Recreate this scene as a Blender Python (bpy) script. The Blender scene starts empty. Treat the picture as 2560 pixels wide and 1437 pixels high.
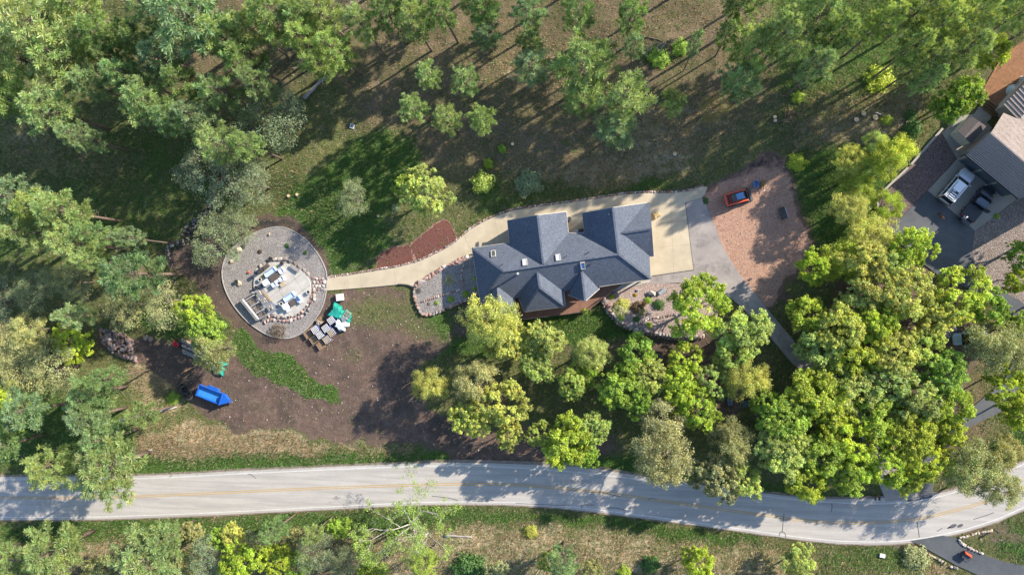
import bpy, bmesh, math, random
import numpy as np
from mathutils import Vector, Matrix, geometry

C = bpy.context.scene
COL = C.collection
rnd = random.Random(7)
R = math.radians

# ------------------------------------------------------------------ camera, light, exposure
CAM_H, FPX, TILT = 96.0, 1707.0, R(6.35)          # metres above ground, focal length in photo pixels, tilt of the lens
cam_d = bpy.data.cameras.new('camera'); cam = bpy.data.objects.new('camera', cam_d); COL.objects.link(cam)
cam_d.sensor_fit = 'HORIZONTAL'; cam_d.sensor_width = 36.0; cam_d.lens = 36.0 * FPX / 2560.0
cam_d.clip_start = 0.5; cam_d.clip_end = 2000.0
cam.location = (0, 0, CAM_H); cam.rotation_euler = (0, TILT, 0)
C.camera = cam

SUN_EL, SUN_AZ = R(27.0), math.atan2(0.86, 0.51)   # azimuth clockwise from +Y
w = bpy.data.worlds.new('World'); C.world = w; w.use_nodes = True
nt = w.node_tree
bg = nt.nodes['Background']; sky = nt.nodes.new('ShaderNodeTexSky')
sky.sky_type = 'NISHITA'; sky.sun_disc = False; sky.sun_elevation = SUN_EL; sky.sun_rotation = SUN_AZ
sky.altitude = 1300; sky.air_density = 1.0; sky.dust_density = 1.2; sky.ozone_density = 1.0
nt.links.new(sky.outputs[0], bg.inputs[0]); bg.inputs[1].default_value = 0.135
sd = bpy.data.lights.new('sun', 'SUN'); sd.energy = 4.3; sd.angle = R(0.6); sd.color = (1.0, 0.90, 0.76)
sun = bpy.data.objects.new('sun', sd); COL.objects.link(sun)
sv = Vector((math.sin(SUN_AZ) * math.cos(SUN_EL), math.cos(SUN_AZ) * math.cos(SUN_EL), math.sin(SUN_EL)))
sun.rotation_euler = sv.to_track_quat('Z', 'Y').to_euler(); sun.location = (40, 25, 60)
vs = C.view_settings
vs.view_transform = 'Standard'; vs.look = 'None'; vs.exposure = 1.4; vs.gamma = 1.0; vs.use_curve_mapping = False
C.cycles.max_bounces = 6; C.cycles.diffuse_bounces = 3; C.cycles.transmission_bounces = 4; C.cycles.transparent_max_bounces = 6

# ------------------------------------------------------------------ photo pixel -> point in the place
cT, sT = math.cos(TILT), math.sin(TILT)
def P(px, py, z=0.0):
    x = (px - 1280.0) / FPX; y = -(py - 718.5) / FPX
    X = x * cT - sT; Z = -x * sT - cT
    t = (z - CAM_H) / Z
    return Vector((X * t, y * t, z))
def pix_np(X, Y, Z=0.0):                            # inverse of P for arrays
    dz = Z - CAM_H
    x = X * cT - dz * sT; zz = X * sT + dz * cT
    return 1280.0 + FPX * x / (-zz), 718.5 - FPX * Y / (-zz)
def seg(a, b, z=0.0):                               # two photo points -> centre, angle, length
    A, B = P(a[0], a[1], z), P(b[0], b[1], z); d = B - A
    return (A + B) / 2, math.atan2(d.y, d.x), d.length

# ------------------------------------------------------------------ materials
def L(ntree, a, b): ntree.links.new(a, b)
class NB:
    def __init__(s, name):
        s.m = bpy.data.materials.new(name); s.m.use_nodes = True; s.t = s.m.node_tree
        s.b = s.t.nodes['Principled BSDF']; s.out = s.t.nodes['Material Output']
    def n(s, typ, **k):
        nd = s.t.nodes.new(typ)
        for a, v in k.items(): setattr(nd, a, v)
        return nd
    def l(s, a, b): s.t.links.new(a, b)
    def noise(s, vec, scale, detail=4, rough=.6, dist=0.0):
        nd = s.n('ShaderNodeTexNoise'); nd.inputs['Scale'].default_value = scale
        nd.inputs['Detail'].default_value = detail; nd.inputs['Roughness'].default_value = rough
        nd.inputs['Distortion'].default_value = dist
        s.l(vec, nd.inputs['Vector']); return nd.outputs['Fac']
    def math(s, op, a, b=0.0, clamp=False):
        nd = s.n('ShaderNodeMath', operation=op); nd.use_clamp = clamp
        for i, v in enumerate((a, b)):
            if isinstance(v, (int, float)): nd.inputs[i].default_value = v
            else: s.l(v, nd.inputs[i])
        return nd.outputs[0]
    def mix(s, f, a, b, mode='MIX'):
        nd = s.n('ShaderNodeMix', data_type='RGBA', blend_type=mode)
        for sock, v in ((nd.inputs[0], f), (nd.inputs[6], a), (nd.inputs[7], b)):
            if isinstance(v, (int, float)): sock.default_value = v
            elif isinstance(v, tuple): sock.default_value = (v[0], v[1], v[2], 1)
            else: s.l(v, sock)
        return nd.outputs[2]
    def mapr(s, v, a, b, c=0.0, d=1.0):
        nd = s.n('ShaderNodeMapRange'); nd.inputs[1].default_value = a; nd.inputs[2].default_value = b
        nd.inputs[3].default_value = c; nd.inputs[4].default_value = d; s.l(v, nd.inputs[0]); return nd.outputs[0]
    def bump(s, h, strength, dist=0.05):
        nd = s.n('ShaderNodeBump'); nd.inputs['Strength'].default_value = strength; nd.inputs['Distance'].default_value = dist
        s.l(h, nd.inputs['Height']); s.l(nd.outputs[0], s.b.inputs['Normal'])
    def set(s, rough=.85, metallic=0.0, spec=.3):
        s.b.inputs['Roughness'].default_value = rough; s.b.inputs['Metallic'].default_value = metallic
        s.b.inputs['Specular IOR Level'].default_value = spec

MATS = {}
def pm(name, a, b=None, scale=3.0, rough=.85, bump=0.0, bscale=None, detail=4, metallic=0.0, spec=.3, rndv=0.0, pos=False, lo=.35, hi=.65, dirt=0.0, coat=0.0):
    if name in MATS: return MATS[name]
    q = NB(name); q.set(rough, metallic, spec)
    if pos: vec = q.n('ShaderNodeNewGeometry').outputs['Position']
    else:
        tc = q.n('ShaderNodeTexCoord').outputs['Object']; oi = q.n('ShaderNodeObjectInfo')
        ad = q.n('ShaderNodeVectorMath', operation='ADD'); sc = q.n('ShaderNodeVectorMath', operation='SCALE')
        cb = q.n('ShaderNodeCombineXYZ'); q.l(oi.outputs['Random'], cb.inputs[0]); q.l(oi.outputs['Random'], cb.inputs[2])
        q.l(cb.outputs[0], sc.inputs[0]); sc.inputs['Scale'].default_value = 37.0
        q.l(tc, ad.inputs[0]); q.l(sc.outputs[0], ad.inputs[1]); vec = ad.outputs[0]
    nz = q.noise(vec, scale, detail)
    col = q.mix(q.mapr(nz, lo, hi), a, b if b else tuple(min(1, c * .8) for c in a))
    if dirt:
        d = q.noise(vec, scale * .23, 5, .7)
        col = q.mix(q.mapr(d, .45, .75, 0, dirt), col, (a[0] * .45, a[1] * .42, a[2] * .38))
    if rndv:
        oi = q.n('ShaderNodeObjectInfo')
        v = q.mapr(oi.outputs['Random'], 0, 1, 1 - rndv, 1 + rndv)
        cm = q.n('ShaderNodeVectorMath', operation='SCALE'); q.l(col, cm.inputs[0]); q.l(v, cm.inputs['Scale']); col = cm.outputs[0]
    q.l(col, q.b.inputs['Base Color'])
    if coat: q.b.inputs['Coat Weight'].default_value = coat
    if bump: q.bump(q.noise(vec, bscale or scale * 3, 3), bump, .04)
    MATS[name] = q.m; return q.m

# ------------------------------------------------------------------ objects
def link(o, parent=None):
    COL.objects.link(o)
    if parent: o.parent = parent
    return o
def tag(o, label=None, cat=None, group=None, kind=None):
    if label: o['label'] = label
    if cat: o['category'] = cat
    if group: o['group'] = group
    if kind: o['kind'] = kind
    return o
def thing(name, label, cat, loc=(0, 0, 0), rz=0.0, group=None):
    o = bpy.data.objects.new(name, None); o.empty_display_size = .3
    o.location = loc; o.rotation_euler = (0, 0, rz); link(o)
    return tag(o, label, cat, group)
def inst(name, me, parent=None, loc=(0, 0, 0), rot=(0, 0, 0), sc=(1, 1, 1)):
    o = bpy.data.objects.new(name, me); o.location = loc; o.rotation_euler = rot
    o.scale = sc if hasattr(sc, '__len__') else (sc, sc, sc)
    return link(o, parent)
def copy_tree(o, parent=None):
    c = o.copy(); COL.objects.link(c); c.parent = parent
    for ch in o.children: copy_tree(ch, c)
    return c

class MB:
    def __init__(s): s.v = []; s.f = []; s.mi = []; s.cur = 0
    def add(s, vs_, fs):
        k = len(s.v); s.v += [tuple(q) for q in vs_]; s.f += [tuple(k + i for i in f) for f in fs]; s.mi += [s.cur] * len(fs); return s
    def box(s, c, d, rz=0.0, rx=0.0, ry=0.0, taper=1.0):
        M = Matrix.Translation(c) @ Matrix.Rotation(rz, 4, 'Z') @ Matrix.Rotation(ry, 4, 'Y') @ Matrix.Rotation(rx, 4, 'X')
        p = []
        for z in (-.5, .5):
            k = taper if z > 0 else 1
            for x, y in ((-.5, -.5), (.5, -.5), (.5, .5), (-.5, .5)): p.append(M @ Vector((x * d[0] * k, y * d[1] * k, z * d[2])))
        return s.add(p, [(3, 2, 1, 0), (4, 5, 6, 7), (0, 1, 5, 4), (1, 2, 6, 5), (2, 3, 7, 6), (3, 0, 4, 7)])
    def bar(s, a, b, wd, ht, up=Vector((0, 0, 1))):
        a, b = Vector(a), Vector(b); d = (b - a).normalized(); sd_ = d.cross(up)
        sd_ = sd_.normalized() if sd_.length > 1e-4 else Vector((1, 0, 0)); u = sd_.cross(d)
        p = [q + sd_ * (wd / 2 * i) + u * (ht / 2 * j) for q in (a, b) for i, j in ((-1, -1), (1, -1), (1, 1), (-1, 1))]
        return s.add(p, [(3, 2, 1, 0), (4, 5, 6, 7), (0, 1, 5, 4), (1, 2, 6, 5), (2, 3, 7, 6), (3, 0, 4, 7)])
    def tube(s, pts, rad, n=6, cap=True):
        pts = [Vector(p) for p in pts]; rings = []
        if not hasattr(rad, '__len__'): rad = [rad] * len(pts)
        for i, p in enumerate(pts):
            d = (pts[min(i + 1, len(pts) - 1)] - pts[max(i - 1, 0)])
            d = d.normalized() if d.length > 1e-6 else Vector((0, 0, 1))
            a = d.cross(Vector((0.13, .31, 1)) if abs(d.z) < .9 else Vector((1, .2, 0))).normalized(); b = d.cross(a)
            rings.append([p + a * (rad[i] * math.cos(t)) + b * (rad[i] * math.sin(t)) for t in [2 * math.pi * k / n for k in range(n)]])
        return s.loft(rings, cap)
    def loft(s, rings, cap=True):
        n = len(rings[0]); vs_ = [q for r in rings for q in r]; fs = []
        for i in range(len(rings) - 1):
            for k in range(n):
                fs.append((i * n + k, i * n + (k + 1) % n, (i + 1) * n + (k + 1) % n, (i + 1) * n + k))
        if cap:
            fs.append(tuple(range(n - 1, -1, -1))); fs.append(tuple((len(rings) - 1) * n + k for k in range(n)))
        return s.add(vs_, fs)
    def cyl(s, c, r, h, n=14, r2=None):
        c = Vector(c); r2 = r if r2 is None else r2
        return s.loft([[c + Vector((q * math.cos(t), q * math.sin(t), z)) for t in [2 * math.pi * k / n for k in range(n)]] for q, z in ((r, 0), (r2, h))])
    def prism(s, poly, z0, z1):
        poly = [Vector((p[0], p[1])) for p in poly]; n = len(poly)
        if sum(poly[i].x * poly[(i + 1) % n].y - poly[(i + 1) % n].x * poly[i].y for i in range(n)) < 0: poly = poly[::-1]
        f0 = z0 if callable(z0) else (lambda p: z0); f1 = z1 if callable(z1) else (lambda p: z1)
        top = [(p.x, p.y, f1(p)) for p in poly]; bot = [(p.x, p.y, f0(p)) for p in poly]
        tri = geometry.tessellate_polygon([[Vector((p.x, p.y, 0)) for p in poly]])
        fs = []
        for t in tri:
            a, b, c = (poly[i] for i in t)
            if (b - a).cross(c - a) < 0: t = t[::-1]
            fs.append(tuple(t)); fs.append(tuple(n + i for i in t[::-1]))
        for i in range(n): fs.append((n + i, n + (i + 1) % n, (i + 1) % n, i))
        return s.add(top + bot, fs)
    def slab(s, pts, th):                            # sloping plate from 3-D points
        pts = [Vector(p) for p in pts]; n = len(pts)
        nn = geometry.normal(pts)
        if nn.z < 0: pts = pts[::-1]
        dn = Vector((0, 0, -th)); vs_ = pts + [p + dn for p in pts]
        fs = [tuple(range(n)), tuple(range(2 * n - 1, n - 1, -1))]
        for i in range(n): fs.append((n + i, n + (i + 1) % n, (i + 1) % n, i))
        return s.add(vs_, fs)
    def shift(s, d): s.v = [(a - d[0], b - d[1], c - d[2]) for a, b, c in s.v]; return s
    def mesh(s, name, mats, smooth=False):
        me = bpy.data.meshes.new(name); me.from_pydata(s.v, [], s.f)
        for m in (mats if isinstance(mats, (list, tuple)) else [mats]): me.materials.append(m)
        if any(s.mi): me.polygons.foreach_set('material_index', s.mi)
        if smooth: me.polygons.foreach_set('use_smooth', [True] * len(me.polygons))
        me.update(); return me
    def build(s, name, mats, parent=None, smooth=False, loc=(0, 0, 0), rz=0.0, bevel=0.0):
        o = inst(name, s.mesh(name, mats, smooth), parent, loc, (0, 0, rz))
        if bevel:
            b = o.modifiers.new('bevel', 'BEVEL'); b.width = bevel; b.segments = 2; b.limit_method = 'ANGLE'; b.angle_limit = R(35)
        return o

def np_mesh(name, V, F, mat, col=None):
    me = bpy.data.meshes.new(name); V = np.asarray(V, np.float32); F = np.asarray(F, np.int32); k = F.shape[1]
    me.vertices.add(len(V)); me.vertices.foreach_set('co', V.ravel())
    me.loops.add(F.size); me.loops.foreach_set('vertex_index', F.ravel())
    me.polygons.add(len(F)); me.polygons.foreach_set('loop_start', np.arange(0, F.size, k, dtype=np.int32))
    me.update(calc_edges=True)
    if col is not None:
        for nm, c in col.items():
            at = me.attributes.new(nm, 'FLOAT_COLOR', 'POINT')
            c4 = np.ones((len(V), 4), np.float32); c4[:, :3] = c; at.data.foreach_set('color', c4.ravel())
    if mat: me.materials.append(mat)
    return me

def spline(pts, k=5, closed=False):                  # Catmull-Rom through photo points
    n = len(pts); out = []
    rng = range(n if closed else n - 1)
    for i in rng:
        if closed: p = [pts[(i + j - 1) % n] for j in range(4)]
        else: p = [pts[max(0, min(n - 1, i + j - 1))] for j in range(4)]
        for q in range(k):
            t = q / k
            out.append(tuple(.5 * (2 * p[1][d] + (p[2][d] - p[0][d]) * t + (2 * p[0][d] - 5 * p[1][d] + 4 * p[2][d] - p[3][d]) * t * t + (3 * p[1][d] - p[0][d] - 3 * p[2][d] + p[3][d]) * t ** 3) for d in (0, 1)))
    if not closed: out.append(tuple(pts[-1]))
    return out
def along(pts, step, jit=0.0, rg=rnd):               # world points every `step` metres along a world polyline
    out = []; carry = 0.0
    for a, b in zip(pts[:-1], pts[1:]):
        d = b - a; ln = d.length; t = carry
        while t < ln:
            out.append((a + d * (t / ln), math.atan2(d.y, d.x))); t += step * (1 + rg.uniform(-jit, jit))
        carry = t - ln
    return out
def clip_half(poly, p, n):                           # keep the side where (q-p).n <= 0
    out = []
    for i in range(len(poly)):
        a, b = poly[i], poly[(i + 1) % len(poly)]; da, db = (a - p).dot(n), (b - p).dot(n)
        if da <= 0: out.append(a)
        if da * db < 0: out.append(a + (b - a) * (da / (da - db)))
    return out
def W(pts, z=0.0): return [P(x, y, z) for x, y in pts]

# value noise for numpy
def vnoise(x, y, seed=0):
    def h(i, j): 
        v = np.sin(i * 127.1 + j * 311.7 + seed * 74.7) * 43758.5453
        return v - np.floor(v)
    xi, yi = np.floor(x), np.floor(y); xf, yf = x - xi, y - yi
    u, v = xf * xf * (3 - 2 * xf), yf * yf * (3 - 2 * yf)
    return (h(xi, yi) * (1 - u) + h(xi + 1, yi) * u) * (1 - v) + (h(xi, yi + 1) * (1 - u) + h(xi + 1, yi + 1) * u) * v
def fbm(x, y, seed=0, o=3): return sum(vnoise(x * 2 ** k, y * 2 ** k, seed + k) * .5 ** k for k in range(o)) / sum(.5 ** k for k in range(o))
def sdist(px, py, poly):                             # signed distance in photo pixels, negative inside
    px, py = np.asarray(px, float), np.asarray(py, float)
    d = np.full(px.shape, 1e9); ins = np.zeros(px.shape, bool); n = len(poly)
    for i in range(n):
        ax, ay = poly[i]; bx, by = poly[(i + 1) % n]
        ex, ey = bx - ax, by - ay; t = np.clip(((px - ax) * ex + (py - ay) * ey) / (ex * ex + ey * ey + 1e-9), 0, 1)
        d = np.minimum(d, np.hypot(px - ax - t * ex, py - ay - t * ey))
        if ay != by: ins ^= ((ay > py) != (by > py)) & (px < (bx - ax) * (py - ay) / (by - ay) + ax)
    return np.where(ins, -d, d)
# ------------------------------------------------------------------ outlines of the place (photo points)
ROAD_MID = [(-90, 1246), (0, 1244), (140, 1243.5), (284, 1242.6), (460, 1235), (635, 1227), (854, 1217.5), (1074, 1210.5), (1180, 1209.5), (1280, 1211), (1460, 1225), (1641, 1249), (1780, 1269), (1920, 1288), (2020, 1301), (2154, 1306.5), (2287, 1297), (2388, 1275), (2468, 1251), (2555, 1220), (2680, 1160)]
ROAD_UP = [(-90, 1199), (0, 1198.5), (180, 1197.5), (364, 1195), (635, 1181.5), (874, 1171), (1074, 1163.5), (1180, 1163.5), (1280, 1168), (1447, 1180), (1597, 1198), (1750, 1218), (1898, 1237), (2000, 1249), (2087, 1255), (2160, 1258), (2240, 1256), (2354, 1239), (2454, 1203), (2555, 1161), (2680, 1095)]
ROAD_LO = [(-90, 1292.5), (0, 1292), (234, 1291), (450, 1284), (640, 1275), (840, 1265), (1041, 1255), (1160, 1253.5), (1275, 1255), (1414, 1264), (1597, 1286), (1760, 1308), (1915, 1330), (2020, 1344), (2120, 1352), (2254, 1351), (2388, 1328), (2488, 1298), (2555, 1269), (2680, 1215)]
up_s, lo_s, mid_s = spline(ROAD_UP, 4), spline(ROAD_LO, 4), spline(ROAD_MID, 4)
shoulder = lambda x: 7 + (7 * max(0, 1 - abs(x - 1450) / 250)) + (9 * max(0, 1 - abs(x - 2220) / 160))
ROAD = [(x, y - shoulder(x)) for x, y in up_s] + [(x, y + 6.5) for x, y in lo_s[::-1]]
DRIVE = [(1713, 507.5), (1734, 675), (1632, 690), (1622, 701), (1618, 711), (1660, 708.5), (1696, 706.7), (1726, 708.5), (1756, 714.5), (1778, 718), (1801, 729), (1824, 744), (1848, 762), (1880, 794), (1915, 829), (1953, 875), (1983, 911), (2012, 930), (2064, 955), (2130, 1040), (2170, 1130), (2200, 1215), (2215, 1252), (2300, 1246), (2270, 1180), (2215, 1090), (2150, 1000), (2090, 935), (2030, 905), (1953, 814), (1911, 764), (1880, 724), (1848, 684), (1820, 640), (1801, 603), (1790, 570), (1774, 533), (1766, 513), (1754, 495)]
CONC = [(817, 694), (850, 690), (874, 687.5), (941, 676.5), (991, 668.5), (1041, 655), (1074, 641.5), (1108, 625), (1141, 603.5), (1174, 575), (1208, 555), (1241, 540), (1280, 526.5), (1347, 517), (1414, 508), (1480, 498.5), (1557, 486.5), (1620, 482.5), (1681, 483), (1720, 478), (1757, 466), (1769, 468), (1764, 482), (1754, 494.5), (1712.5, 507), (1733.5, 674), (1631, 689), (1621, 701), (1600, 704), (1560, 640), (1300, 660), (1200, 640), (1178, 634.5), (1141, 650), (1098, 672), (1072, 690), (1046, 710), (1037, 717.5), (1018, 713), (996, 711), (940, 716.5), (880, 721.5), (814.5, 726.5)]
DISC = spline([(691, 567), (729, 575.5), (765, 599), (795, 634.6), (812, 667.7), (817, 691), (815.5, 729), (805, 769.4), (781, 807), (753, 833), (722, 845), (687, 843), (653.5, 828.5), (618, 802.5), (585, 764.7), (563.7, 724.5), (555.4, 686.6), (561, 651), (580, 622.8), (608.6, 599), (641.7, 580)], 4, True)
PATIO = spline([(672, 657), (700, 655.5), (724.5, 661), (748, 672), (769.4, 691), (777.5, 710), (776.5, 738.7), (764.7, 764.7), (745.8, 783.6), (719.8, 790.7), (700, 789), (683, 784.5), (660, 765), (640, 735), (636, 705.6), (642, 688), (655, 668)], 3, True)
NPAD = [(2319, 476.5), (2398, 392), (2546, 494), (2437, 577)]
NDRIVE = [(2319, 477), (2437, 577.5), (2431, 600), (2429.5, 631), (2436, 660), (2448, 683), (2476, 711), (2515, 733), (2545, 748), (2600, 790), (2610, 880), (2560, 980), (2500, 1030), (2400, 1078), (2358, 1130), (2338, 1180), (2330, 1243), (2268, 1254), (2285, 1180), (2310, 1120), (2360, 1062), (2440, 1010), (2510, 950), (2550, 870), (2545, 800), (2510, 765), (2460, 740), (2400, 712), (2353, 694.5), (2318, 667), (2275, 640), (2245, 600), (2231, 573), (2235, 563)]
LDRIVE = [(2275, 1351), (2318, 1344), (2358, 1337.5), (2380, 1342), (2393, 1345), (2397, 1352), (2404, 1360), (2430, 1374), (2470, 1390), (2510, 1403), (2560, 1413), (2640, 1425), (2640, 1520), (2520, 1470), (2446, 1437), (2420, 1425), (2390, 1412), (2360, 1395), (2300, 1362)]
REDG = [(2374, 330), (2392, 345), (2386, 372), (2381, 388), (2390, 396), (2319, 476), (2236, 561), (2216, 590), (2200, 582), (2192, 545), (2200, 500), (2232, 462), (2270, 418), (2310, 372), (2350, 322)]
BRNG = [(2438, 577), (2546, 495), (2660, 430), (2660, 800), (2560, 775), (2516, 732), (2477, 711), (2449, 683), (2437, 660), (2430.5, 631), (2432, 600)]
PAD = [(1759, 466), (1800, 449), (1850, 430), (1880, 405), (1910, 385), (1960, 386), (1978, 420), (1985, 452), (1998, 500), (2012, 560), (2034, 608), (2015, 635), (1990, 662), (1950, 694), (1915, 722), (1880, 722), (1848, 684), (1820, 640), (1801, 603), (1790, 570), (1774, 533), (1756, 496), (1765, 482)]
PADF = [(1740, 470), (1800, 449), (1850, 430), (1880, 405), (1910, 385), (1960, 386), (1978, 420), (1985, 452), (1998, 500), (2012, 560), (2034, 608), (2018, 640), (1995, 672), (1960, 715), (1925, 770), (1895, 765), (1830, 700), (1780, 610), (1745, 535)]
YARD = [(425, 660), (432, 625), (480, 605), (530, 560), (560, 540), (680, 528), (745, 548), (770, 585), (800, 630), (818, 690), (812, 728), (880, 722), (996, 712), (1036, 722), (1040, 790), (1110, 780), (1180, 752), (1190, 790), (1180, 840), (1120, 880), (1045, 915), (1060, 1010), (1125, 1060), (1200, 1075), (1290, 1090), (1335, 1130), (1320, 1158), (1180, 1158), (1130, 1130), (1000, 1108), (880, 1110), (770, 1085), (690, 1080), (600, 1072), (530, 1045), (490, 1020), (450, 985), (390, 950), (330, 905), (250, 860), (250, 825), (330, 845), (440, 850), (540, 830), (590, 870), (570, 800), (520, 760), (480, 710)]
EAST = [(2500, 150), (2545, 110), (2640, 60), (2640, 200), (2520, 270), (2487, 283), (2450, 250), (2462, 215)]
HOUSE_AREA = [(1030, 720), (1180, 600), (1450, 500), (1720, 480), (1760, 720), (1740, 860), (1550, 850), (1300, 800), (1050, 800)]
NHOUSE_AREA = [(2370, 320), (2500, 180), (2660, 80), (2660, 480), (2546, 500), (2400, 400)]
SWALE = [(575, 838), (600, 830), (640, 858), (700, 885), (760, 925), (820, 965), (868, 1008), (800, 990), (740, 978), (690, 962), (640, 935), (600, 900), (580, 868)]
LAWN = [(660, 540), (730, 500), (800, 420), (870, 365), (960, 320), (1040, 330), (1050, 420), (960, 540), (960, 600), (930, 650), (850, 685), (822, 690), (800, 640), (770, 590), (730, 560)]
SLAWN = [(1050, 790), (1190, 750), (1300, 790), (1470, 775), (1520, 770), (1550, 815), (1640, 845), (1560, 860), (1300, 880), (1100, 900), (1040, 910), (1120, 870)]

MULCH_A = [(955, 668), (962, 640), (985, 616), (1005, 622), (1012, 650), (1005, 662)]
MULCH_B = [(1038, 645), (1030, 615), (1050, 596), (1085, 575), (1118, 562), (1128, 590), (1100, 616), (1068, 640)]
def field(px, py):
    """what grows or lies on the ground at photo points: dirt, green, dry, red, litter, dark (channel, soil and painted tree shade)"""
    jx = (fbm(px / 60, py / 60, 3) - .5) * 44 + (fbm(px / 14, py / 14, 5) - .5) * 14
    jy = (fbm(px / 60, py / 60, 9) - .5) * 44 + (fbm(px / 14, py / 14, 11) - .5) * 14
    x, y = px + jx, py + jy
    pl = lambda poly, soft, wt=1.0: wt * np.clip(.5 - sdist(x, y, poly) / soft, 0, 1)
    el = lambda cx, cy, rx, ry, wt=1.0: wt * np.exp(-(((x - cx) / rx) ** 2 + ((y - cy) / ry) ** 2))
    mx = lambda *a: np.clip(np.maximum.reduce(a), 0, 1)
    swale = pl(SWALE, 14); yard = pl(YARD, 26)
    dirt = mx(yard, pl([(1080, 1080), (1500, 1060), (1560, 1120), (1400, 1165), (1150, 1160)], 40, .8), pl([(1600, 840), (1790, 830), (1900, 960), (1800, 1080), (1620, 1000)], 40, .75), pl(PADF, 10), pl([(1840, 680), (1960, 700), (1990, 760), (1900, 740)], 24, .8), pl([(2060, 700), (2300, 640), (2440, 760), (2420, 1100), (2300, 1200), (2150, 1000)], 60, .7), pl([(2240, 1230), (2560, 1330), (2560, 1380), (2400, 1340), (2270, 1400), (2230, 1370)], 24, .55), pl([(1320, 835), (1560, 850), (1760, 850), (1700, 890), (1400, 880)], 30, .6))
    dirt = dirt * (1 - swale)
    for cx, cy, rx, ry in ((1085, 820, 60, 40), (900, 800, 90, 40), (880, 880, 50, 22), (1000, 760, 120, 40), (960, 790, 110, 50), (1090, 830, 90, 50)): dirt = dirt * (1 - el(cx, cy, rx, ry, .45))  # thinner dirt shows olive cover; also paints tree shade on the upper yard
    lawn = pl(LAWN, 70)
    green = mx(swale, lawn * .95, pl(SLAWN, 40, .85), el(20, 210, 45, 80, 1), el(140, 60, 60, 40, .6), el(428, 1000, 30, 25, 1), el(1640, 145, 60, 25, .9), el(860, 500, 120, 70, .8), el(900, 620, 90, 50, .8), el(790, 660, 40, 60, .8),
        pl([(330, 1140), (640, 1135), (900, 1115), (1130, 1125), (1150, 1165), (600, 1190), (330, 1200)], 22, .75), pl([(-50, 1310), (600, 1290), (1040, 1270), (1280, 1275), (1600, 1305), (1900, 1345), (1900, 1365), (1300, 1300), (900, 1330), (600, 1350), (-50, 1360)], 24, .8),
        pl([(1340, 1130), (1620, 1130), (1900, 1215), (2200, 1255), (1900, 1240), (1600, 1200), (1350, 1172)], 26, .85), pl([(380, 730), (560, 780), (560, 840), (440, 845), (330, 820)], 30, .7), pl([(1960, 380), (2280, 330), (2230, 470), (2190, 560), (2040, 640), (1990, 460)], 50, .68),
        pl([(1900, -60), (2620, -60), (2500, 120), (2280, 240), (2000, 330), (1900, 260)], 90, .55), pl([(-60, 40), (100, 240), (-60, 380)], 60, .6), pl([(-60, 380), (400, 300), (640, 420), (640, 540), (420, 640), (-60, 700)], 120, .42), pl([(-60, 900), (300, 980), (360, 1180), (-60, 1190)], 60, .6), pl([(2340, 1180), (2560, 1060), (2640, 1080), (2560, 1150), (2440, 1200)], 24, .8), pl([(2460, 1330), (2640, 1290), (2640, 1440), (2500, 1400)], 30, .55), pl([(2040, 1380), (2280, 1350), (2330, 1420), (2000, 1480)], 40, .5),
        pl([(560, 570), (720, 540), (760, 580), (640, 590), (560, 640)], 30, .5), pl([(1240, 430), (1500, 470), (1750, 450), (1660, 478), (1300, 510), (1180, 560)], 24, .5), el(1620, 470, 80, 16, .8))
    dry = mx(pl([(350, 1075), (560, 1060), (760, 1095), (800, 1130), (640, 1150), (340, 1150)], 26, .95), pl([(740, 1105), (1030, 1112), (1040, 1135), (760, 1140)], 20, .7), pl([(-60, 1340), (700, 1310), (1200, 1290), (2000, 1370), (2300, 1440), (2300, 1500), (-60, 1500)], 70, .56),
        pl([(1230, 430), (1560, 380), (1720, 360), (1740, 440), (1500, 475), (1280, 500)], 60, .55), pl([(1960, 240), (2300, 180), (2330, 280), (2200, 380), (1990, 380)], 60, .52), pl([(1250, 160), (1400, 120), (1400, 220), (1280, 230)], 40, .5), pl([(1500, 300), (1800, 240), (1850, 320), (1560, 400)], 60, .45), pl([(20, 300), (380, 380), (320, 470), (0, 450)], 70, .5), pl([(300, 880), (480, 980), (460, 1040), (360, 1060), (330, 960)], 30, .7), pl([(2260, 1360), (2330, 1380), (2400, 1430), (2300, 1440)], 30, .7), pl([(2230, 1340), (2480, 1330), (2420, 1350)], 20, .4))
    red = mx(pl(PADF, 16, 1), pl(MULCH_A, 26, .9), pl(MULCH_B, 26, .9), pl([(470, 1000), (700, 1040), (760, 1085), (600, 1072), (500, 1030)], 40, .42), pl([(880, 860), (1050, 840), (1000, 1050), (860, 980)], 70, .3), el(1310, 1125, 26, 22, .7), pl([(1900, 700), (1990, 640), (2040, 660), (1960, 740)], 26, .6), pl([(1880, 380), (2200, 300), (2180, 350), (1990, 400)], 40, .42), pl(EAST, 16, .5))
    red = red + 8.0 * mx(pl(MULCH_A, 30), pl(MULCH_B, 30)) * (.35 + .8 * fbm(px / 22, py / 22, 55))
    litter = mx(pl([(820, -80), (2000, -80), (2000, 260), (1700, 430), (1300, 470), (1000, 430), (860, 280)], 120, .85), pl([(420, -50), (720, -50), (760, 240), (560, 280), (380, 180)], 80, .8), pl([(1950, 60), (2300, 60), (2300, 300), (1960, 380)], 70, .55), pl([(2100, 720), (2480, 700), (2480, 1160), (2150, 1160)], 80, .7), el(1110, 285, 40, 30, .9))
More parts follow.
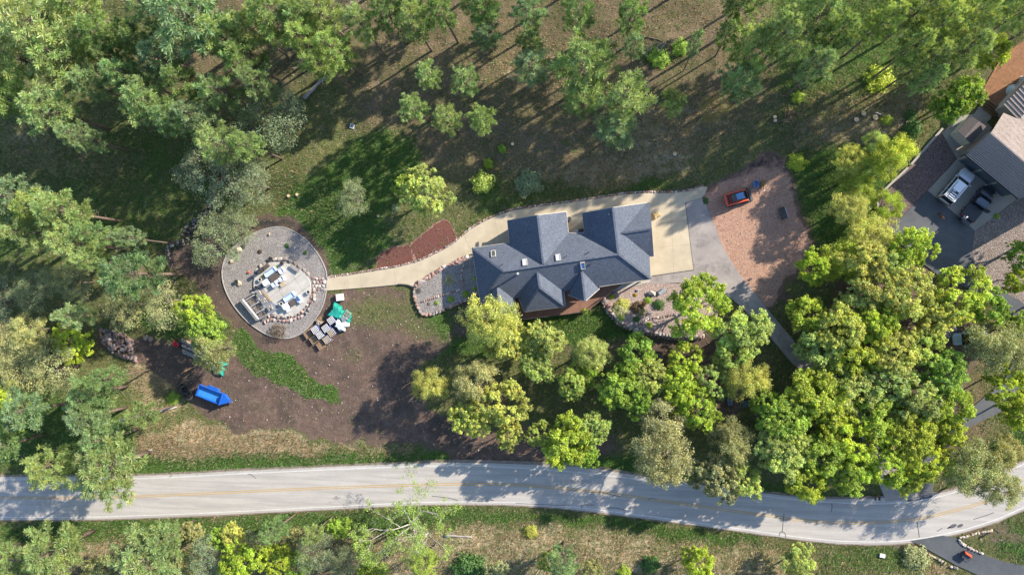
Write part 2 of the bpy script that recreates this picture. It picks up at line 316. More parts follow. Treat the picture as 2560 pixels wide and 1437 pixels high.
    dark = mx(pl([(420, 650), (410, 630), (500, 540), (520, 515), (560, 535), (700, 545), (740, 560), (560, 560), (480, 610)], 26, .95), pl([(1790, 452), (1850, 428), (1880, 403), (1910, 383), (1962, 384), (1988, 452), (2000, 500), (1975, 480), (1960, 430), (1900, 430), (1830, 458)], 22, .55), pl([(560, 740), (640, 825), (720, 862), (830, 885), (900, 905), (860, 945), (700, 872), (600, 825), (540, 800)], 40, .42), pl([(440, 640), (540, 620), (560, 720), (600, 800), (540, 790), (470, 700)], 30, .4), el(760, 150, 50, 90, .75), el(860, 40, 50, 50, .7), pl([(1180, 1060), (1000, 1000), (980, 1060), (1120, 1100)], 50, .35))  # channel bed, dark soil, and tree shade painted onto the yard
    return dirt, green, dry, red, litter, dark

FLAT = [ROAD, DISC, YARD, PAD, HOUSE_AREA, NHOUSE_AREA, NPAD, EAST, DRIVE, NDRIVE, LDRIVE, BRNG, REDG, CONC, SLAWN]
def relief(X, Y):
    px, py = pix_np(X, Y)
    d = np.full(np.shape(px), 1e9)
    for poly in FLAT: d = np.minimum(d, sdist(px, py, poly))
    k = np.clip((d - 12) / 110, 0, 1); k = k * k * (3 - 2 * k)
    return k * (1.5 * fbm(X * .07, Y * .07, 2) + .5 * (fbm(X * .3, Y * .3, 21) - .3)) - .05 + .045 * (fbm(X * 1.7, Y * 1.7, 31) - 1) + k * .10 * (fbm(X * 1.1, Y * 1.1, 41) - .5)
def gz(x, y): return float(relief(np.array([x]), np.array([y]))[0])

# ------------------------------------------------------------------ ground material
def ground_material():
    q = NB('ground_cover'); q.set(.95, 0, .12)
    pos = q.n('ShaderNodeNewGeometry').outputs['Position']
    sa, sb = q.n('ShaderNodeSeparateColor'), q.n('ShaderNodeSeparateColor')
    for s_, nm in ((sa, 'field_a'), (sb, 'field_b')):
        a = q.n('ShaderNodeAttribute'); a.attribute_name = nm; q.l(a.outputs['Color'], s_.inputs[0])
    n1, n2, n3, n4 = q.noise(pos, .25, 3), q.noise(pos, 1.1, 5, .65), q.noise(pos, 4.5, 5, .7), q.noise(pos, 16, 3, .7)
    def amt(m, k=.8, gain=3.0):
        wob = q.math('ADD', q.math('MULTIPLY', q.math('SUBTRACT', n2, .5), k * 1.6), q.math('MULTIPLY', q.math('SUBTRACT', n3, .5), k * 1.2))
        wob = q.math('ADD', wob, q.math('MULTIPLY', q.math('SUBTRACT', n1, .5), k * .7))
        g = q.math('MULTIPLY', q.math('SUBTRACT', q.math('ADD', m, wob), .5), gain)
        return q.math('MULTIPLY', q.math('ADD', g, .5, True), q.math('MULTIPLY', m, 4.0, True))
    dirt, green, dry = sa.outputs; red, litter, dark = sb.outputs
    t3, t4, t2 = q.mapr(n3, .32, .68), q.mapr(n4, .3, .7), q.mapr(n2, .35, .65)
    col = q.mix(t3, (.066, .070, .028), (.175, .165, .075))
    col = q.mix(q.math('MULTIPLY', t2, .5), col, (.058, .078, .022))
    lit = q.mix(t4, q.mix(t2, (.055, .042, .027), (.095, .071, .043)), q.mix(t3, (.135, .103, .064), (.30, .225, .145)))
    col = q.mix(amt(litter), col, q.mix(q.mapr(n1, .42, .6, 0, .5), lit, (.085, .088, .036)))
    col = q.mix(q.math('MULTIPLY', q.mapr(n2, .52, .66), q.mapr(n1, .35, .6, .1, .6)), col, (.052, .068, .022))
    col = q.mix(amt(dry), col, q.mix(t4, q.mix(t3, (.14, .115, .06), (.27, .225, .135)), (.40, .34, .23)))
    col = q.mix(amt(green, .6), col, q.mix(t3, (.038, .085, .016), (.078, .15, .03)))
    dcol = q.mix(t2, q.mix(t4, (.068, .047, .036), (.122, .084, .066)), q.mix(t3, (.106, .071, .054), (.195, .138, .11)))
    col = q.mix(amt(dirt, .45), col, dcol)
    dk2 = q.noise(pos, .16, 4, .6, 1.2); col = q.mix(q.math('MULTIPLY', q.mapr(dk2, .46, .62), q.math('MULTIPLY', dirt, .55)), col, (.05, .042, .036))
    rcol = q.mix(t3, q.mix(t2, (.215, .112, .08), (.30, .175, .13)), (.43, .28, .20))
    rcol = q.mix(q.mapr(red, .8, .95), q.mix(t3, (.13, .08, .062), (.19, .12, .094)), rcol)
    rcol = q.mix(q.mapr(red, 1.0, 1.25), rcol, q.mix(t3, (.105, .045, .036), (.18, .08, .064)))
    col = q.mix(amt(red, .4), col, rcol)
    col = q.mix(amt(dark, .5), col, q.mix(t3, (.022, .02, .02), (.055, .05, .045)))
    vo = q.n('ShaderNodeTexVoronoi'); vo.inputs['Scale'].default_value = 1.7; q.l(pos, vo.inputs['Vector'])
    peb = q.math('LESS_THAN', vo.outputs['Distance'], .085)
    sc = q.n('ShaderNodeSeparateColor'); q.l(vo.outputs['Color'], sc.inputs[0])
    pick = q.math('MULTIPLY', peb, q.math('GREATER_THAN', sc.outputs[0], .72))
    col = q.mix(q.math('MULTIPLY', pick, q.mapr(dirt, .3, .7, .0, .8)), col, (.42, .38, .35))
    mm = q.mapr(n4, .25, .75, .72, 1.28); sv_ = q.n('ShaderNodeVectorMath', operation='SCALE'); q.l(col, sv_.inputs[0]); q.l(mm, sv_.inputs['Scale'])
    q.l(sv_.outputs[0], q.b.inputs['Base Color'])
    h = q.math('ADD', q.math('MULTIPLY', n3, .7), q.math('MULTIPLY', n4, .35))
    q.bump(h, .75, .16)
    return q.m
M_GROUND = ground_material()

# ground sheet: one grid whose faces are shared out among the named pieces of ground
gx = np.concatenate([[-420, -260, -170, -125], np.arange(-108, 72.01, .3), [90, 130, 210, 420]])
gy = np.concatenate([[-420, -240, -140, -90], np.arange(-64, 64.01, .3), [90, 140, 240, 420]])
GX, GY = np.meshgrid(gx, gy); GZ = relief(GX, GY)
PX, PY = pix_np(GX, GY)
inside_view = (np.abs(PX - 1280) < 2600) & (np.abs(PY - 718) < 1900)
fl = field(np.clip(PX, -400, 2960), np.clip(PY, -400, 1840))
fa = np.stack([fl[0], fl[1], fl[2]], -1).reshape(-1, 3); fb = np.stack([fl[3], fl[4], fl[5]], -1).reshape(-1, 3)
ny, nx = GX.shape; idx = np.arange(ny * nx).reshape(ny, nx)
quads = np.stack([idx[:-1, :-1], idx[:-1, 1:], idx[1:, 1:], idx[1:, :-1]], -1).reshape(-1, 4)
cx_ = ((PX[:-1, :-1] + PX[1:, 1:]) / 2).ravel(); cy_ = ((PY[:-1, :-1] + PY[1:, 1:]) / 2).ravel()
wob = (fbm(cx_ / 16, cy_ / 16, 77) - .5) * 26
lab = np.zeros(len(quads), int)
for i, poly in enumerate((LAWN, SLAWN, YARD, PAD, SWALE)): lab[sdist(cx_, cy_, poly) + wob < 0] = i + 1
def grid(arr, X, Y):                                # bilinear look-up in the ground grid
    u, v = (X + 108) / .3 + 4, (Y + 64) / .3 + 4; i, j = np.floor(u).astype(int), np.floor(v).astype(int); u, v = u - i, v - j
    return (arr[j, i] * (1 - u) + arr[j, i + 1] * u) * (1 - v) + (arr[j + 1, i] * (1 - u) + arr[j + 1, i + 1] * u) * v
VG = np.stack([GX.ravel(), GY.ravel(), GZ.ravel()], -1)
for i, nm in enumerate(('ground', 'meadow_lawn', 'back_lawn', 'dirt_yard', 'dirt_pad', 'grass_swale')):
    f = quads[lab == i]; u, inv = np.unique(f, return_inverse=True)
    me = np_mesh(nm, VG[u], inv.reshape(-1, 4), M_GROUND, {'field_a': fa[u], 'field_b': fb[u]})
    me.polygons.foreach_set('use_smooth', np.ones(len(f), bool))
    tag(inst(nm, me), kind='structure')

# ------------------------------------------------------------------ roads, drives, concrete
def asphalt(name, a, b, patch, scale=.35, streak=None, lo=.52, hi=.74, amt_=.55, s2=2.2):
    q = NB(name); q.set(.9, 0, .25); pos = q.n('ShaderNodeNewGeometry').outputs['Position']
    n1, n2, n3 = q.noise(pos, scale, 5, .65), q.noise(pos, s2, 6, .75), q.noise(pos, 24, 2, .6)
    col = q.mix(q.mapr(n1, .35, .65), a, b); col = q.mix(q.mapr(n2, lo, hi, 0, amt_), col, patch)
    if streak:                                        # wear running along the road
        mp = q.n('ShaderNodeMapping'); mp.inputs['Scale'].default_value = streak; q.l(pos, mp.inputs[0])
        col = q.mix(q.mapr(q.noise(mp.outputs[0], 1.0, 4, .6), .40, .62, 0, .75), col, patch)
    mm = q.mapr(n3, .25, .75, .88, 1.12); sv_ = q.n('ShaderNodeVectorMath', operation='SCALE'); q.l(col, sv_.inputs[0]); q.l(mm, sv_.inputs['Scale'])
    q.l(sv_.outputs[0], q.b.inputs['Base Color']); q.bump(n3, .25, .02); return q.m
M_ROAD = asphalt('road_asphalt', (.365, .342, .312), (.40, .375, .342), (.285, .265, .246), .25, (.10, 1.6, 1))
M_OLD = asphalt('weathered_asphalt', (.32, .285, .26), (.24, .215, .20), (.095, .086, .082), .35, None, .5, .74, .7, .55)
M_BLK = asphalt('sealed_asphalt', (.062, .068, .075), (.085, .092, .10), (.12, .125, .128), .3)
M_GRY = asphalt('grey_asphalt', (.072, .078, .088), (.115, .12, .126), (.05, .056, .064), .22)
M_CONC = pm('tan_concrete', (.47, .40, .29), (.39, .335, .24), .5, .9, .1, 12, 5, pos=True, dirt=.4)
M_CONC2 = pm('grey_concrete', (.44, .42, .38), (.36, .345, .315), 1.1, .88, .1, 14, 5, pos=True, dirt=.25)
M_NCONC = pm('driveway_concrete', (.30, .275, .235), (.26, .24, .21), .6, .9, .08, 12, 5, pos=True, dirt=.2)
M_YEL = pm('yellow_paint', (.42, .27, .085), (.33, .24, .12), 3, .8, pos=True)
M_WHT = pm('white_paint', (.55, .54, .52), (.43, .42, .40), 3, .8, pos=True)
M_JOINT = pm('joint_filler', (.30, .26, .19), (.25, .22, .16), 3, .9)
M_TAR = pm('crack_sealant', (.10, .10, .105), (.07, .07, .075), 3, .5)

def sheet(name, pts, z, mat, z0=-.25, parent=None, kind='structure'):
    b = MB(); b.prism([P(x, y, 0) for x, y in pts], z0, z); o = b.build(name, mat, parent)
    if not parent: tag(o, kind=kind)
    return o
wob_ = lambda x, k: 5 + 9 * vnoise(np.array([x / 17.0]), np.array([k]), 8)[0] + 7 * max(0, 1 - abs(x - 1350) / 380) * (k < 1)
sheet('road_shoulder', [(x, y - shoulder(x) - wob_(x, 0.5) * .55) for x, y in spline(ROAD_UP, 12)] + [(x, y + 5 + wob_(x, 3.5) * .5) for x, y in spline(ROAD_LO, 12)[::-1]], .012, pm('shoulder_gravel', (.25, .20, .165), (.15, .118, .095), 2.5, .95, .5, 18, 5, pos=True))
road = sheet('road', ROAD, .03, M_ROAD)
def strip(pts, z, half, th=.004):                     # thin painted band along world points
    b = MB(); rows = []
    for i, p in enumerate(pts):
        d = pts[min(i + 1, len(pts) - 1)] - pts[max(0, i - 1)]; nrm = Vector((-d.y, d.x, 0)).normalized()
        rows.append((p + nrm * half, p - nrm * half))
    vs_ = []
    for a, c in rows: vs_ += [(a.x, a.y, z), (c.x, c.y, z)]
    return b.add(vs_, [(2 * i, 2 * i + 1, 2 * i + 3, 2 * i + 2) for i in range(len(rows) - 1)])
def offset(pts, d):
    out = []
    for i, p in enumerate(pts):
        t = pts[min(i + 1, len(pts) - 1)] - pts[max(0, i - 1)]; out.append(p + Vector((-t.y, t.x, 0)).normalized() * d)
    return out
mid_w = W(mid_s)
for sgn in (-1, 1): strip(offset(mid_w, sgn * .13), .034, .055).build('centre_line', M_YEL, road)
for e in (up_s, lo_s): strip(W(e), .034, .06).build('edge_line', M_WHT, road)
for cr in ([(1080, 1239), (1100, 1241), (1118, 1243), (1135, 1247), (1145, 1251)], [(1180, 1252), (1210, 1252), (1235, 1249)], [(1473, 1229), (1495, 1229), (1520, 1233), (1550, 1241)], [(1455, 1270), (1456, 1262), (1488, 1261)], [(1523, 1269), (1540, 1269), (1565, 1275)], [(1960, 1283), (1957, 1310), (1955, 1330)], [(1947, 1340), (1950, 1330), (1957, 1328), (1963, 1334), (1964, 1343)], [(2079, 1257), (2080, 1266), (2078, 1278)], [(2292, 1302), (2295, 1320), (2298, 1342)], [(2433, 1297), (2460, 1289), (2485, 1280)], [(2342, 1327), (2356, 1319)], [(120, 1246), (135, 1243), (147, 1247)], [(620, 1184), (628, 1186), (640, 1195)], [(1620, 1247), (1630, 1245), (1641, 1247)], [(8, 1196), (9, 1212)], [(1290, 1257), (1340, 1259), (1400, 1262), (1424, 1261)]):
    strip(W(spline(cr, 4)), .0355, .045).build('sealed_crack', M_TAR, road)
for cx, cy, r in ((2372, 1318, 3), (2382, 1314, 6), (2400, 1313, 5)):
    b = MB(); b.prism([P(cx + r * 1.6 * math.cos(a), cy + r * .8 * math.sin(a) - r * .5 * math.cos(a)) for a in [i * .52 for i in range(12)]], .031, .0345); b.build('tar_patch', M_TAR, road)
drive = sheet('asphalt_driveway', DRIVE, .045, M_OLD)
sheet('concrete_path', CONC, .07, M_CONC)
for a, b_ in (((1713, 508), (1734, 675)), ((1734, 675), (1632, 690)), ((1640, 560), (1720, 552)), ((1645, 618), (1727, 611)), ((1676, 484), (1684, 682)), ((1560, 487), (1566, 512)), ((1440, 505), (1443, 530)), ((1330, 520), (1334, 537)), ((1236, 544), (1250, 606)), ((1160, 590), (1182, 634)), ((1075, 642), (1098, 671)), ((985, 671), (990, 711)), ((900, 684), (904, 719))): strip([P(*a), P(*b_)], .075, .035 if a in ((1713, 508), (1734, 675)) else .016).build('expansion_joint', M_TAR if a in ((1713, 508), (1734, 675)) else M_JOINT, drive)
sheet('neighbour_driveway', NDRIVE, .04, M_GRY)
sheet('concrete_parking_pad', NPAD, .07, M_NCONC)
sheet('lower_driveway', LDRIVE, .048, M_BLK)
sheet('sunken_deck_pavement', [(2425, 292), (2437, 283), (2450, 262), (2480, 288), (2475, 300), (2460, 310)], .05, M_NCONC)
sheet('shed_pavement', [(2355, 333), (2395, 290), (2445, 285), (2480, 320), (2418, 400), (2394, 400)], .045, M_NCONC)
sheet('back_walkway', [(1500, 717), (1628, 695), (1622, 706), (1545, 725), (1508, 735)], .06, M_CONC2)
def gravel(name, a, b, c, sc=13):
    q = NB(name); q.set(.9, 0, .2); pos = q.n('ShaderNodeNewGeometry').outputs['Position']
    vo = q.n('ShaderNodeTexVoronoi'); vo.inputs['Scale'].default_value = sc; q.l(pos, vo.inputs['Vector'])
    s_ = q.n('ShaderNodeSeparateColor'); q.l(vo.outputs['Color'], s_.inputs[0])
    col = q.mix(s_.outputs[0], a, b); col = q.mix(q.mapr(s_.outputs[1], .7, 1), col, c)
    col = q.mix(q.mapr(q.noise(pos, .8, 4), .4, .7, 0, .4), col, tuple(x * .7 for x in a))
    col = q.mix(q.mapr(vo.outputs['Distance'], .35, .75, 0, .75), col, tuple(x * .3 for x in a))
    q.l(col, q.b.inputs['Base Color']); q.bump(q.math('SUBTRACT', 1, vo.outputs['Distance']), .8, .06); return q.m
M_GRAVEL = gravel('grey_gravel', (.22, .20, .19), (.38, .35, .325), (.54, .50, .46))
M_PINKG = gravel('pink_gravel', (.30, .22, .19), (.44, .34, .30), (.56, .48, .43), 10)
M_REDG = gravel('red_gravel', (.145, .10, .092), (.23, .165, .15), (.30, .24, .22), 10)
M_BRNG = gravel('brown_gravel', (.20, .155, .135), (.34, .28, .245), (.48, .43, .39), 10)
sheet('gravel_circle', DISC, .02, M_GRAVEL)
sheet('red_gravel_bed', REDG, .025, M_REDG)
sheet('brown_gravel_bed', BRNG, .028, M_BRNG)
sheet('bark_yard', EAST, .03, pm('bark_mulch', (.26, .13, .065), (.19, .095, .05), 2, .95, .6, 7, 5, pos=True))
# curb strip at the rim of the gravel circle
b = MB(); rim = W(DISC); rim.append(rim[0])
for a, c in zip(rim[:-1], rim[1:]): b.bar((a.x, a.y, .03), (c.x, c.y, .03), .12, .12)
tag(b.build('gravel_edging', pm('edging_concrete', (.36, .34, .32), None, 3, .9)), kind='structure')
# ------------------------------------------------------------------ the main house
def shingle(name, a, b, c, rows=0.06):
    q = NB(name); q.set(.88, 0, .25); pos = q.n('ShaderNodeNewGeometry').outputs['Position']
    mp = q.n('ShaderNodeMapping'); mp.inputs['Scale'].default_value = (3.2, 3.2, 14.0); mp.inputs['Rotation'].default_value = (0, 0, R(8)); q.l(pos, mp.inputs[0])
    n1, n2, n3 = q.noise(mp.outputs[0], 1.0, 2, .5), q.noise(pos, 5.5, 4, .75), q.noise(pos, .5, 3)
    col = q.mix(q.mapr(n1, .35, .65), a, b); col = q.mix(q.mapr(n2, .5, .72), col, c)
    col = q.mix(q.mapr(n3, .4, .7, 0, .3), col, tuple(x * .8 for x in a))
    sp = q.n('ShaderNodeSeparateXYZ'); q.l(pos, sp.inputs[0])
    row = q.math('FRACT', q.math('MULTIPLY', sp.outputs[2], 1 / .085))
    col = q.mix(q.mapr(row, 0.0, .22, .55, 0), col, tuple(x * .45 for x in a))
    q.l(col, q.b.inputs['Base Color'])
    q.bump(q.math('ADD', q.math('MULTIPLY', row, -.6), n1), .5, .03); return q.m
M_SHING = shingle('slate_blue_shingle', (.066, .08, .108), (.105, .122, .156), (.165, .182, .215))
M_WALL = pm('tan_siding', (.42, .37, .29), (.38, .33, .26), 2, .85, .1, 8)
M_FASCIA = pm('cream_fascia', (.50, .46, .40), (.42, .38, .33), 2, .6)
M_DARKM = pm('dark_metal', (.035, .036, .04), (.05, .05, .055), 4, .45, spec=.5)
M_LMETAL = pm('bare_metal', (.45, .46, .48), (.36, .37, .39), 5, .4, metallic=.7)
def glass(name, col, rough=.08):
    q = NB(name); q.set(rough, 0, .6); q.b.inputs['Base Color'].default_value = (*col, 1); return q.m
M_SKYL = glass('skylight_glass', (.10, .20, .38)); M_SKYL2 = glass('pale_skylight_glass', (.42, .50, .58)); M_SKYL3 = glass('dark_skylight_glass', (.05, .08, .085))
M_GLASS = glass('dark_glass', (.012, .016, .022), .05)
EV, RV = 3.0, 5.7
RW, RE = (1257.7, 678, RV), (1545.8, 635, RV); SE, SW = (1627, 697, EV), (1201, 758.6, EV); NW = (1180, 620.3, EV)
house_o = P(1400, 660, 0); house_o.z = 0
house = thing('house', 'large house with slate blue hipped roof and four skylights beside tan concrete path', 'house', house_o)
hl = lambda pts: [P(*p) - house_o for p in pts]
PLANES = {
 'south_slope': [RW, RE, SE, SW], 'west_hip': [RW, SW, NW], 'north_slope': [NW, (1274, 606.5, EV), (1421, 582.7, EV), (1461, 581.5, EV), RE, RW],
 'west_wing_west': [(1268.5, 551.4, EV), (1344, 538, RV), (1358.6, 662.4, RV), (1274, 606.5, EV)],
 'west_wing_east': [(1344, 538, RV), (1415.5, 529.6, EV), (1421, 582.7, EV), (1358.6, 662.4, RV)],
 'garage_west': [(1455.6, 533, EV), (1532, 519, RV), RE, (1461, 581.5, EV)],
 'garage_east': [(1532, 519, RV), (1616, 507.6, EV), SE, RE],
 'cross_gable_south': [(1545, 584, 5.3), (1629.7, 571.5, 5.3), (1634.7, 640, EV), (1610, 641, EV)],
 'cross_gable_north': [(1545, 584, 5.3), (1616, 507.6, EV + .02), (1624, 506, EV), (1629.7, 571.5, 5.3)],
 'south_gable_west': [(1344, 680.4, 5.15), (1349, 718, 5.15), (1310, 779.4, EV), (1298, 747, EV)],
 'south_gable_hip': [(1349, 718, 5.15), (1413, 765.6, EV), (1310, 779.4, EV)],
 'south_gable_east': [(1344, 680.4, 5.15), (1409.5, 729.3, EV), (1413, 765.6, EV), (1349, 718, 5.15)],
 'prow_west': [(1454.3, 676, 4.75), (1463, 753, 4.75), (1420.5, 736.8, EV)], 'prow_east': [(1454.3, 676, 4.75), (1498, 722, EV), (1463, 753, 4.75)],
 'bedroom_gable_east': [(1241.4, 713, 4.45), (1285, 748, EV), (1290, 783, EV), (1250, 789, 4.45)],
 'bedroom_gable_west': [(1241.4, 713, 4.45), (1250, 789, 4.45), (1208, 797, EV), (1203, 757, EV)]}
for k, pts in PLANES.items():
    b = MB(); b.slab(hl(pts), .12); b.build('roof', M_SHING, house)
# ridge and hip caps
b = MB()
for a, c in ((RW, RE), (RE, SE), (RW, SW), (RW, NW), ((1344, 538, RV), (1358.6, 662.4, RV)), ((1532, 519, RV), RE), ((1344, 680.4, 5.15), (1349, 718, 5.15)), ((1349, 718, 5.15), (1413, 765.6, EV)), ((1349, 718, 5.15), (1310, 779.4, EV)), ((1454.3, 680, 4.75), (1463, 753, 4.75)), ((1545, 584, 5.3), (1629.7, 571.5, 5.3))):
    p, q_ = hl([a, c]); b.bar(p + Vector((0, 0, .03)), q_ + Vector((0, 0, .03)), .26, .06)
b.build('ridge_cap', M_SHING, house)
eaves = [(NW, (1274, 606.5, EV)), ((1274, 606.5, EV), (1268.5, 551.4, EV)), ((1415.5, 529.6, EV), (1421, 582.7, EV)), ((1421, 582.7, EV), (1461, 581.5, EV)), ((1461, 581.5, EV), (1455.6, 533, EV)), ((1616, 507.6, EV), (1634.7, 640, EV)), ((1634.7, 640, EV), (1621, 641, EV)), ((1621, 641, EV), SE), (SE, (1498, 716.5, EV)), ((1409.5, 729.3, EV), (1413, 765.6, EV)), ((1413, 765.6, EV), (1310, 779.4, EV)), ((1310, 779.4, EV), (1298, 747, EV)), (NW, SW), ((1285, 748, EV), (1290, 783, EV)),
 ((1268.5, 551.4, EV), (1344, 538, RV)), ((1344, 538, RV), (1415.5, 529.6, EV)), ((1455.6, 533, EV), (1532, 519, RV)), ((1532, 519, RV), (1616, 507.6, EV)), ((1420.5, 736.8, EV), (1463, 753, 4.75)), ((1463, 753, 4.75), (1498, 722, EV))]
for a, c in eaves:
    p, q_ = hl([a, c]); b = MB(); b.bar(p - Vector((0, 0, .16)), q_ - Vector((0, 0, .16)), .11, .2); b.build('gutter' if a[2] == c[2] else 'rake_board', M_FASCIA, house)
def wall_block(pts, top, nm='wall'):
    b = MB(); b.prism([p - house_o for p in W(pts, 0)], -.1, top); return b.build(nm, M_WALL, house)
ins = lambda q_: P(q_[0], q_[1], EV)
def footprint(corners, inset=.5):
    pts = [ins(c) for c in corners]; c0 = sum(pts, Vector()) / len(pts); out = []
    for p in pts:
        d = p - c0; out.append(Vector((p.x - math.copysign(min(inset, abs(d.x)), d.x), p.y - math.copysign(min(inset, abs(d.y)), d.y), 0)))
    return out
def walls_of(corners, top=EV - .22):
    b = MB(); b.prism([p - house_o for p in footprint(corners)], -.1, top); b.build('wall', M_WALL, house)
walls_of([NW, (1545, 566), SE, SW]); walls_of([(1268.5, 551.4), (1415.5, 529.6), (1430, 640), (1285, 660)], EV - .24); walls_of([(1455.6, 533), (1616, 507.6), (1633, 640), (1475, 660)], EV - .26)
walls_of([(1298, 735), (1409.5, 720), (1413, 765.6), (1310, 779.4)], EV - .28)
for tri in ([(1272, 553, 2.5), (1344, 540, 5.3), (1411, 532, 2.5)], [(1459, 535, 2.5), (1532, 521, 5.3), (1612, 510, 2.5)], [(1627, 512, 2.6), (1627.6, 571.8, 4.95), (1631, 638, 2.6)]):
    p = [Vector(v) + Vector((0, -.35, 0)) if tri[0][0] < 1600 else Vector(v) + Vector((-.25, 0, 0)) for v in hl(tri)]
    b = MB(); th = Vector((0, -.1, 0)) if tri[0][0] < 1600 else Vector((-.1, 0, 0))
    b.add([*p, *[v + th for v in p]], [(0, 1, 2), (5, 4, 3), (0, 3, 4, 1), (1, 4, 5, 2), (2, 5, 3, 0)]); b.build('gable_wall', M_WALL, house)
# garage doors on the east front
for t0, t1 in ((.08, .42), (.52, .9)):
    a, c = P(1616, 507.6, EV), P(1634.7, 640, EV); a.z = c.z = 0
    p, q_ = a.lerp(c, t0), a.lerp(c, t1); off = Vector((-.46, 0, 0))
    b = MB(); b.bar(p + off + Vector((0, 0, 1.15)) - house_o, q_ + off + Vector((0, 0, 1.15)) - house_o, .06, 2.3); g = b.build('garage_door', M_FASCIA, house)
    for k in range(3):
        b = MB(); o2 = off + Vector((.034, 0, .6 * (k + 1))); b.bar(p + o2 - house_o, q_ + o2 - house_o, .012, .03); b.build('panel_groove', M_DARKM, g)
def plane_z(pts):
    a, b_, c = [P(*p) for p in (pts[0], pts[2] if len(pts) < 6 else pts[-2], pts[-1])]; n = (b_ - a).cross(c - a); n = n if n.z > 0 else -n; n.normalize()
    return a, n
def on_roof(px, py, key):                            # where the ray through a photo point meets a roof plane
    a, n = plane_z(PLANES[key]); o = Vector((0, 0, CAM_H)); d = P(px, py, 0) - o
    return o + d * ((a - o).dot(n) / d.dot(n)), n
for (px, py, key, mt, lab_) in ((1233.7, 635.5, 'north_slope', M_SKYL3, 'dark skylight'), (1312.5, 657, 'north_slope', M_SKYL2, 'pale skylight'), (1395.5, 645, 'north_slope', M_SKYL2, 'pale skylight with a round vent'), (1457, 663, 'south_slope', M_SKYL, 'blue skylight')):
    p, n = on_roof(px, py, key); x = (P(1545.8, 635, RV) - P(1257.7, 678, RV)).normalized(); y = n.cross(x).normalized(); M4 = Matrix((x, y, n)).transposed()
    b = MB()
    for sx, sy, wx, wy in ((0, .5, .62, .08), (0, -.5, .62, .08), (.27, 0, .08, .92), (-.27, 0, .08, .92)): b.box((sx, sy, .1), (wx, wy, .2))
    f = b.build('skylight', M_FASCIA, house); f.matrix_local = Matrix.Translation(p - house_o) @ M4.to_4x4(); f['label'] = lab_
    b = MB(); b.box((0, 0, .12), (.46, .92, .03)); b.build('pane', mt, f)
for (px, py, key, r, h) in ((1256, 661, 'north_slope', .05, .5), (1417, 640, 'north_slope', .05, .45), (1472, 630.5, 'north_slope', .06, .45), (1523, 536, 'garage_west', .11, .2), (1478, 660, 'south_slope', .1, .25)):
    p, n = on_roof(px, py, key); b = MB(); b.cyl((0, 0, -.1), r, h + .1, 10); b.cyl((0, 0, h - .02), r * 1.5, .06, 10); v = b.build('vent_pipe', M_DARKM, house); v.location = p - house_o
p, n = on_roof(1295.5, 685, 'south_slope'); b = MB(); b.cyl((0, 0, -.2), .14, 1.5, 12); b.cyl((0, 0, 1.3), .24, .12, 12, .2); b.cyl((0, 0, 1.46), .2, .05, 12, .05); v = b.build('chimney_flue', M_LMETAL, house, True); v.location = p - house_o
# deck
M_DECK = pm('red_brown_decking', (.235, .125, .085), (.185, .098, .066), 1.2, .75, .15, 10, rndv=.12)
deck_poly = [(1283, 770), (1292, 792), (1314, 797), (1400, 787), (1468, 777.5), (1508, 745.5), (1552, 711.5), (1548, 700), (1420, 716), (1300, 735)]
deck_z = .95
dw = [P(x, y, deck_z) for x, y in deck_poly]; dirv = (dw[4] - dw[2]).normalized(); nrm = Vector((-dirv.y, dirv.x, 0))
do = P(1400, 770, 0)
deck = thing('deck', 'red-brown timber deck along the south side of the slate-roofed house', 'deck', do)
lo_, hi_ = min(p.dot(nrm) for p in dw), max(p.dot(nrm) for p in dw); b = MB(); k = lo_
while k < hi_:
    po = [Vector((p.x, p.y)) for p in dw]; n2 = Vector((nrm.x, nrm.y))
    po = clip_half(po, n2 * (k + .138), n2); po = clip_half(po, n2 * k, -n2)
    if len(po) > 2: b.prism([(v.x - do.x, v.y - do.y) for v in po], deck_z - .05, deck_z)
    k += .146
tag(b.build('deck_boards', M_DECK, deck), kind='stuff')
b = MB(); pts = [p - do for p in dw[:7]]
for a, c in zip(pts[:-1], pts[1:]): b.bar(Vector((a.x, a.y, deck_z - .2)), Vector((c.x, c.y, deck_z - .2)), .05, .26)
b.build('rim_joist', M_DECK, deck)
for a, c in zip(pts[:-1], pts[1:]):
    n_ = max(1, int((c - a).length / 1.8))
    for i in range(n_ + 1):
        p = a.lerp(c, i / n_); b = MB(); b.box((p.x, p.y, (deck_z + 1) / 2), (.1, .1, deck_z + 1.0)); b.build('post', M_DARKM, deck)
b = MB()
for a, c in zip(pts[:-1], pts[1:]):
    for z in (.3, .55, .8): b.bar((a.x, a.y, deck_z + z), (c.x, c.y, deck_z + z), .015, .015)
    b.bar((a.x, a.y, deck_z + 1.02), (c.x, c.y, deck_z + 1.02), .06, .03)
b.build('railing', M_DARKM, deck)
pp = P(1598, 706, 1.2); b = MB(); b.box((0, 0, 1.35), (.16, .16, 2.7)); tag(b.build('porch_post', M_DARKM, None, loc=(pp.x, pp.y, 0)), 'dark square porch post beside the pale back walkway', 'post')
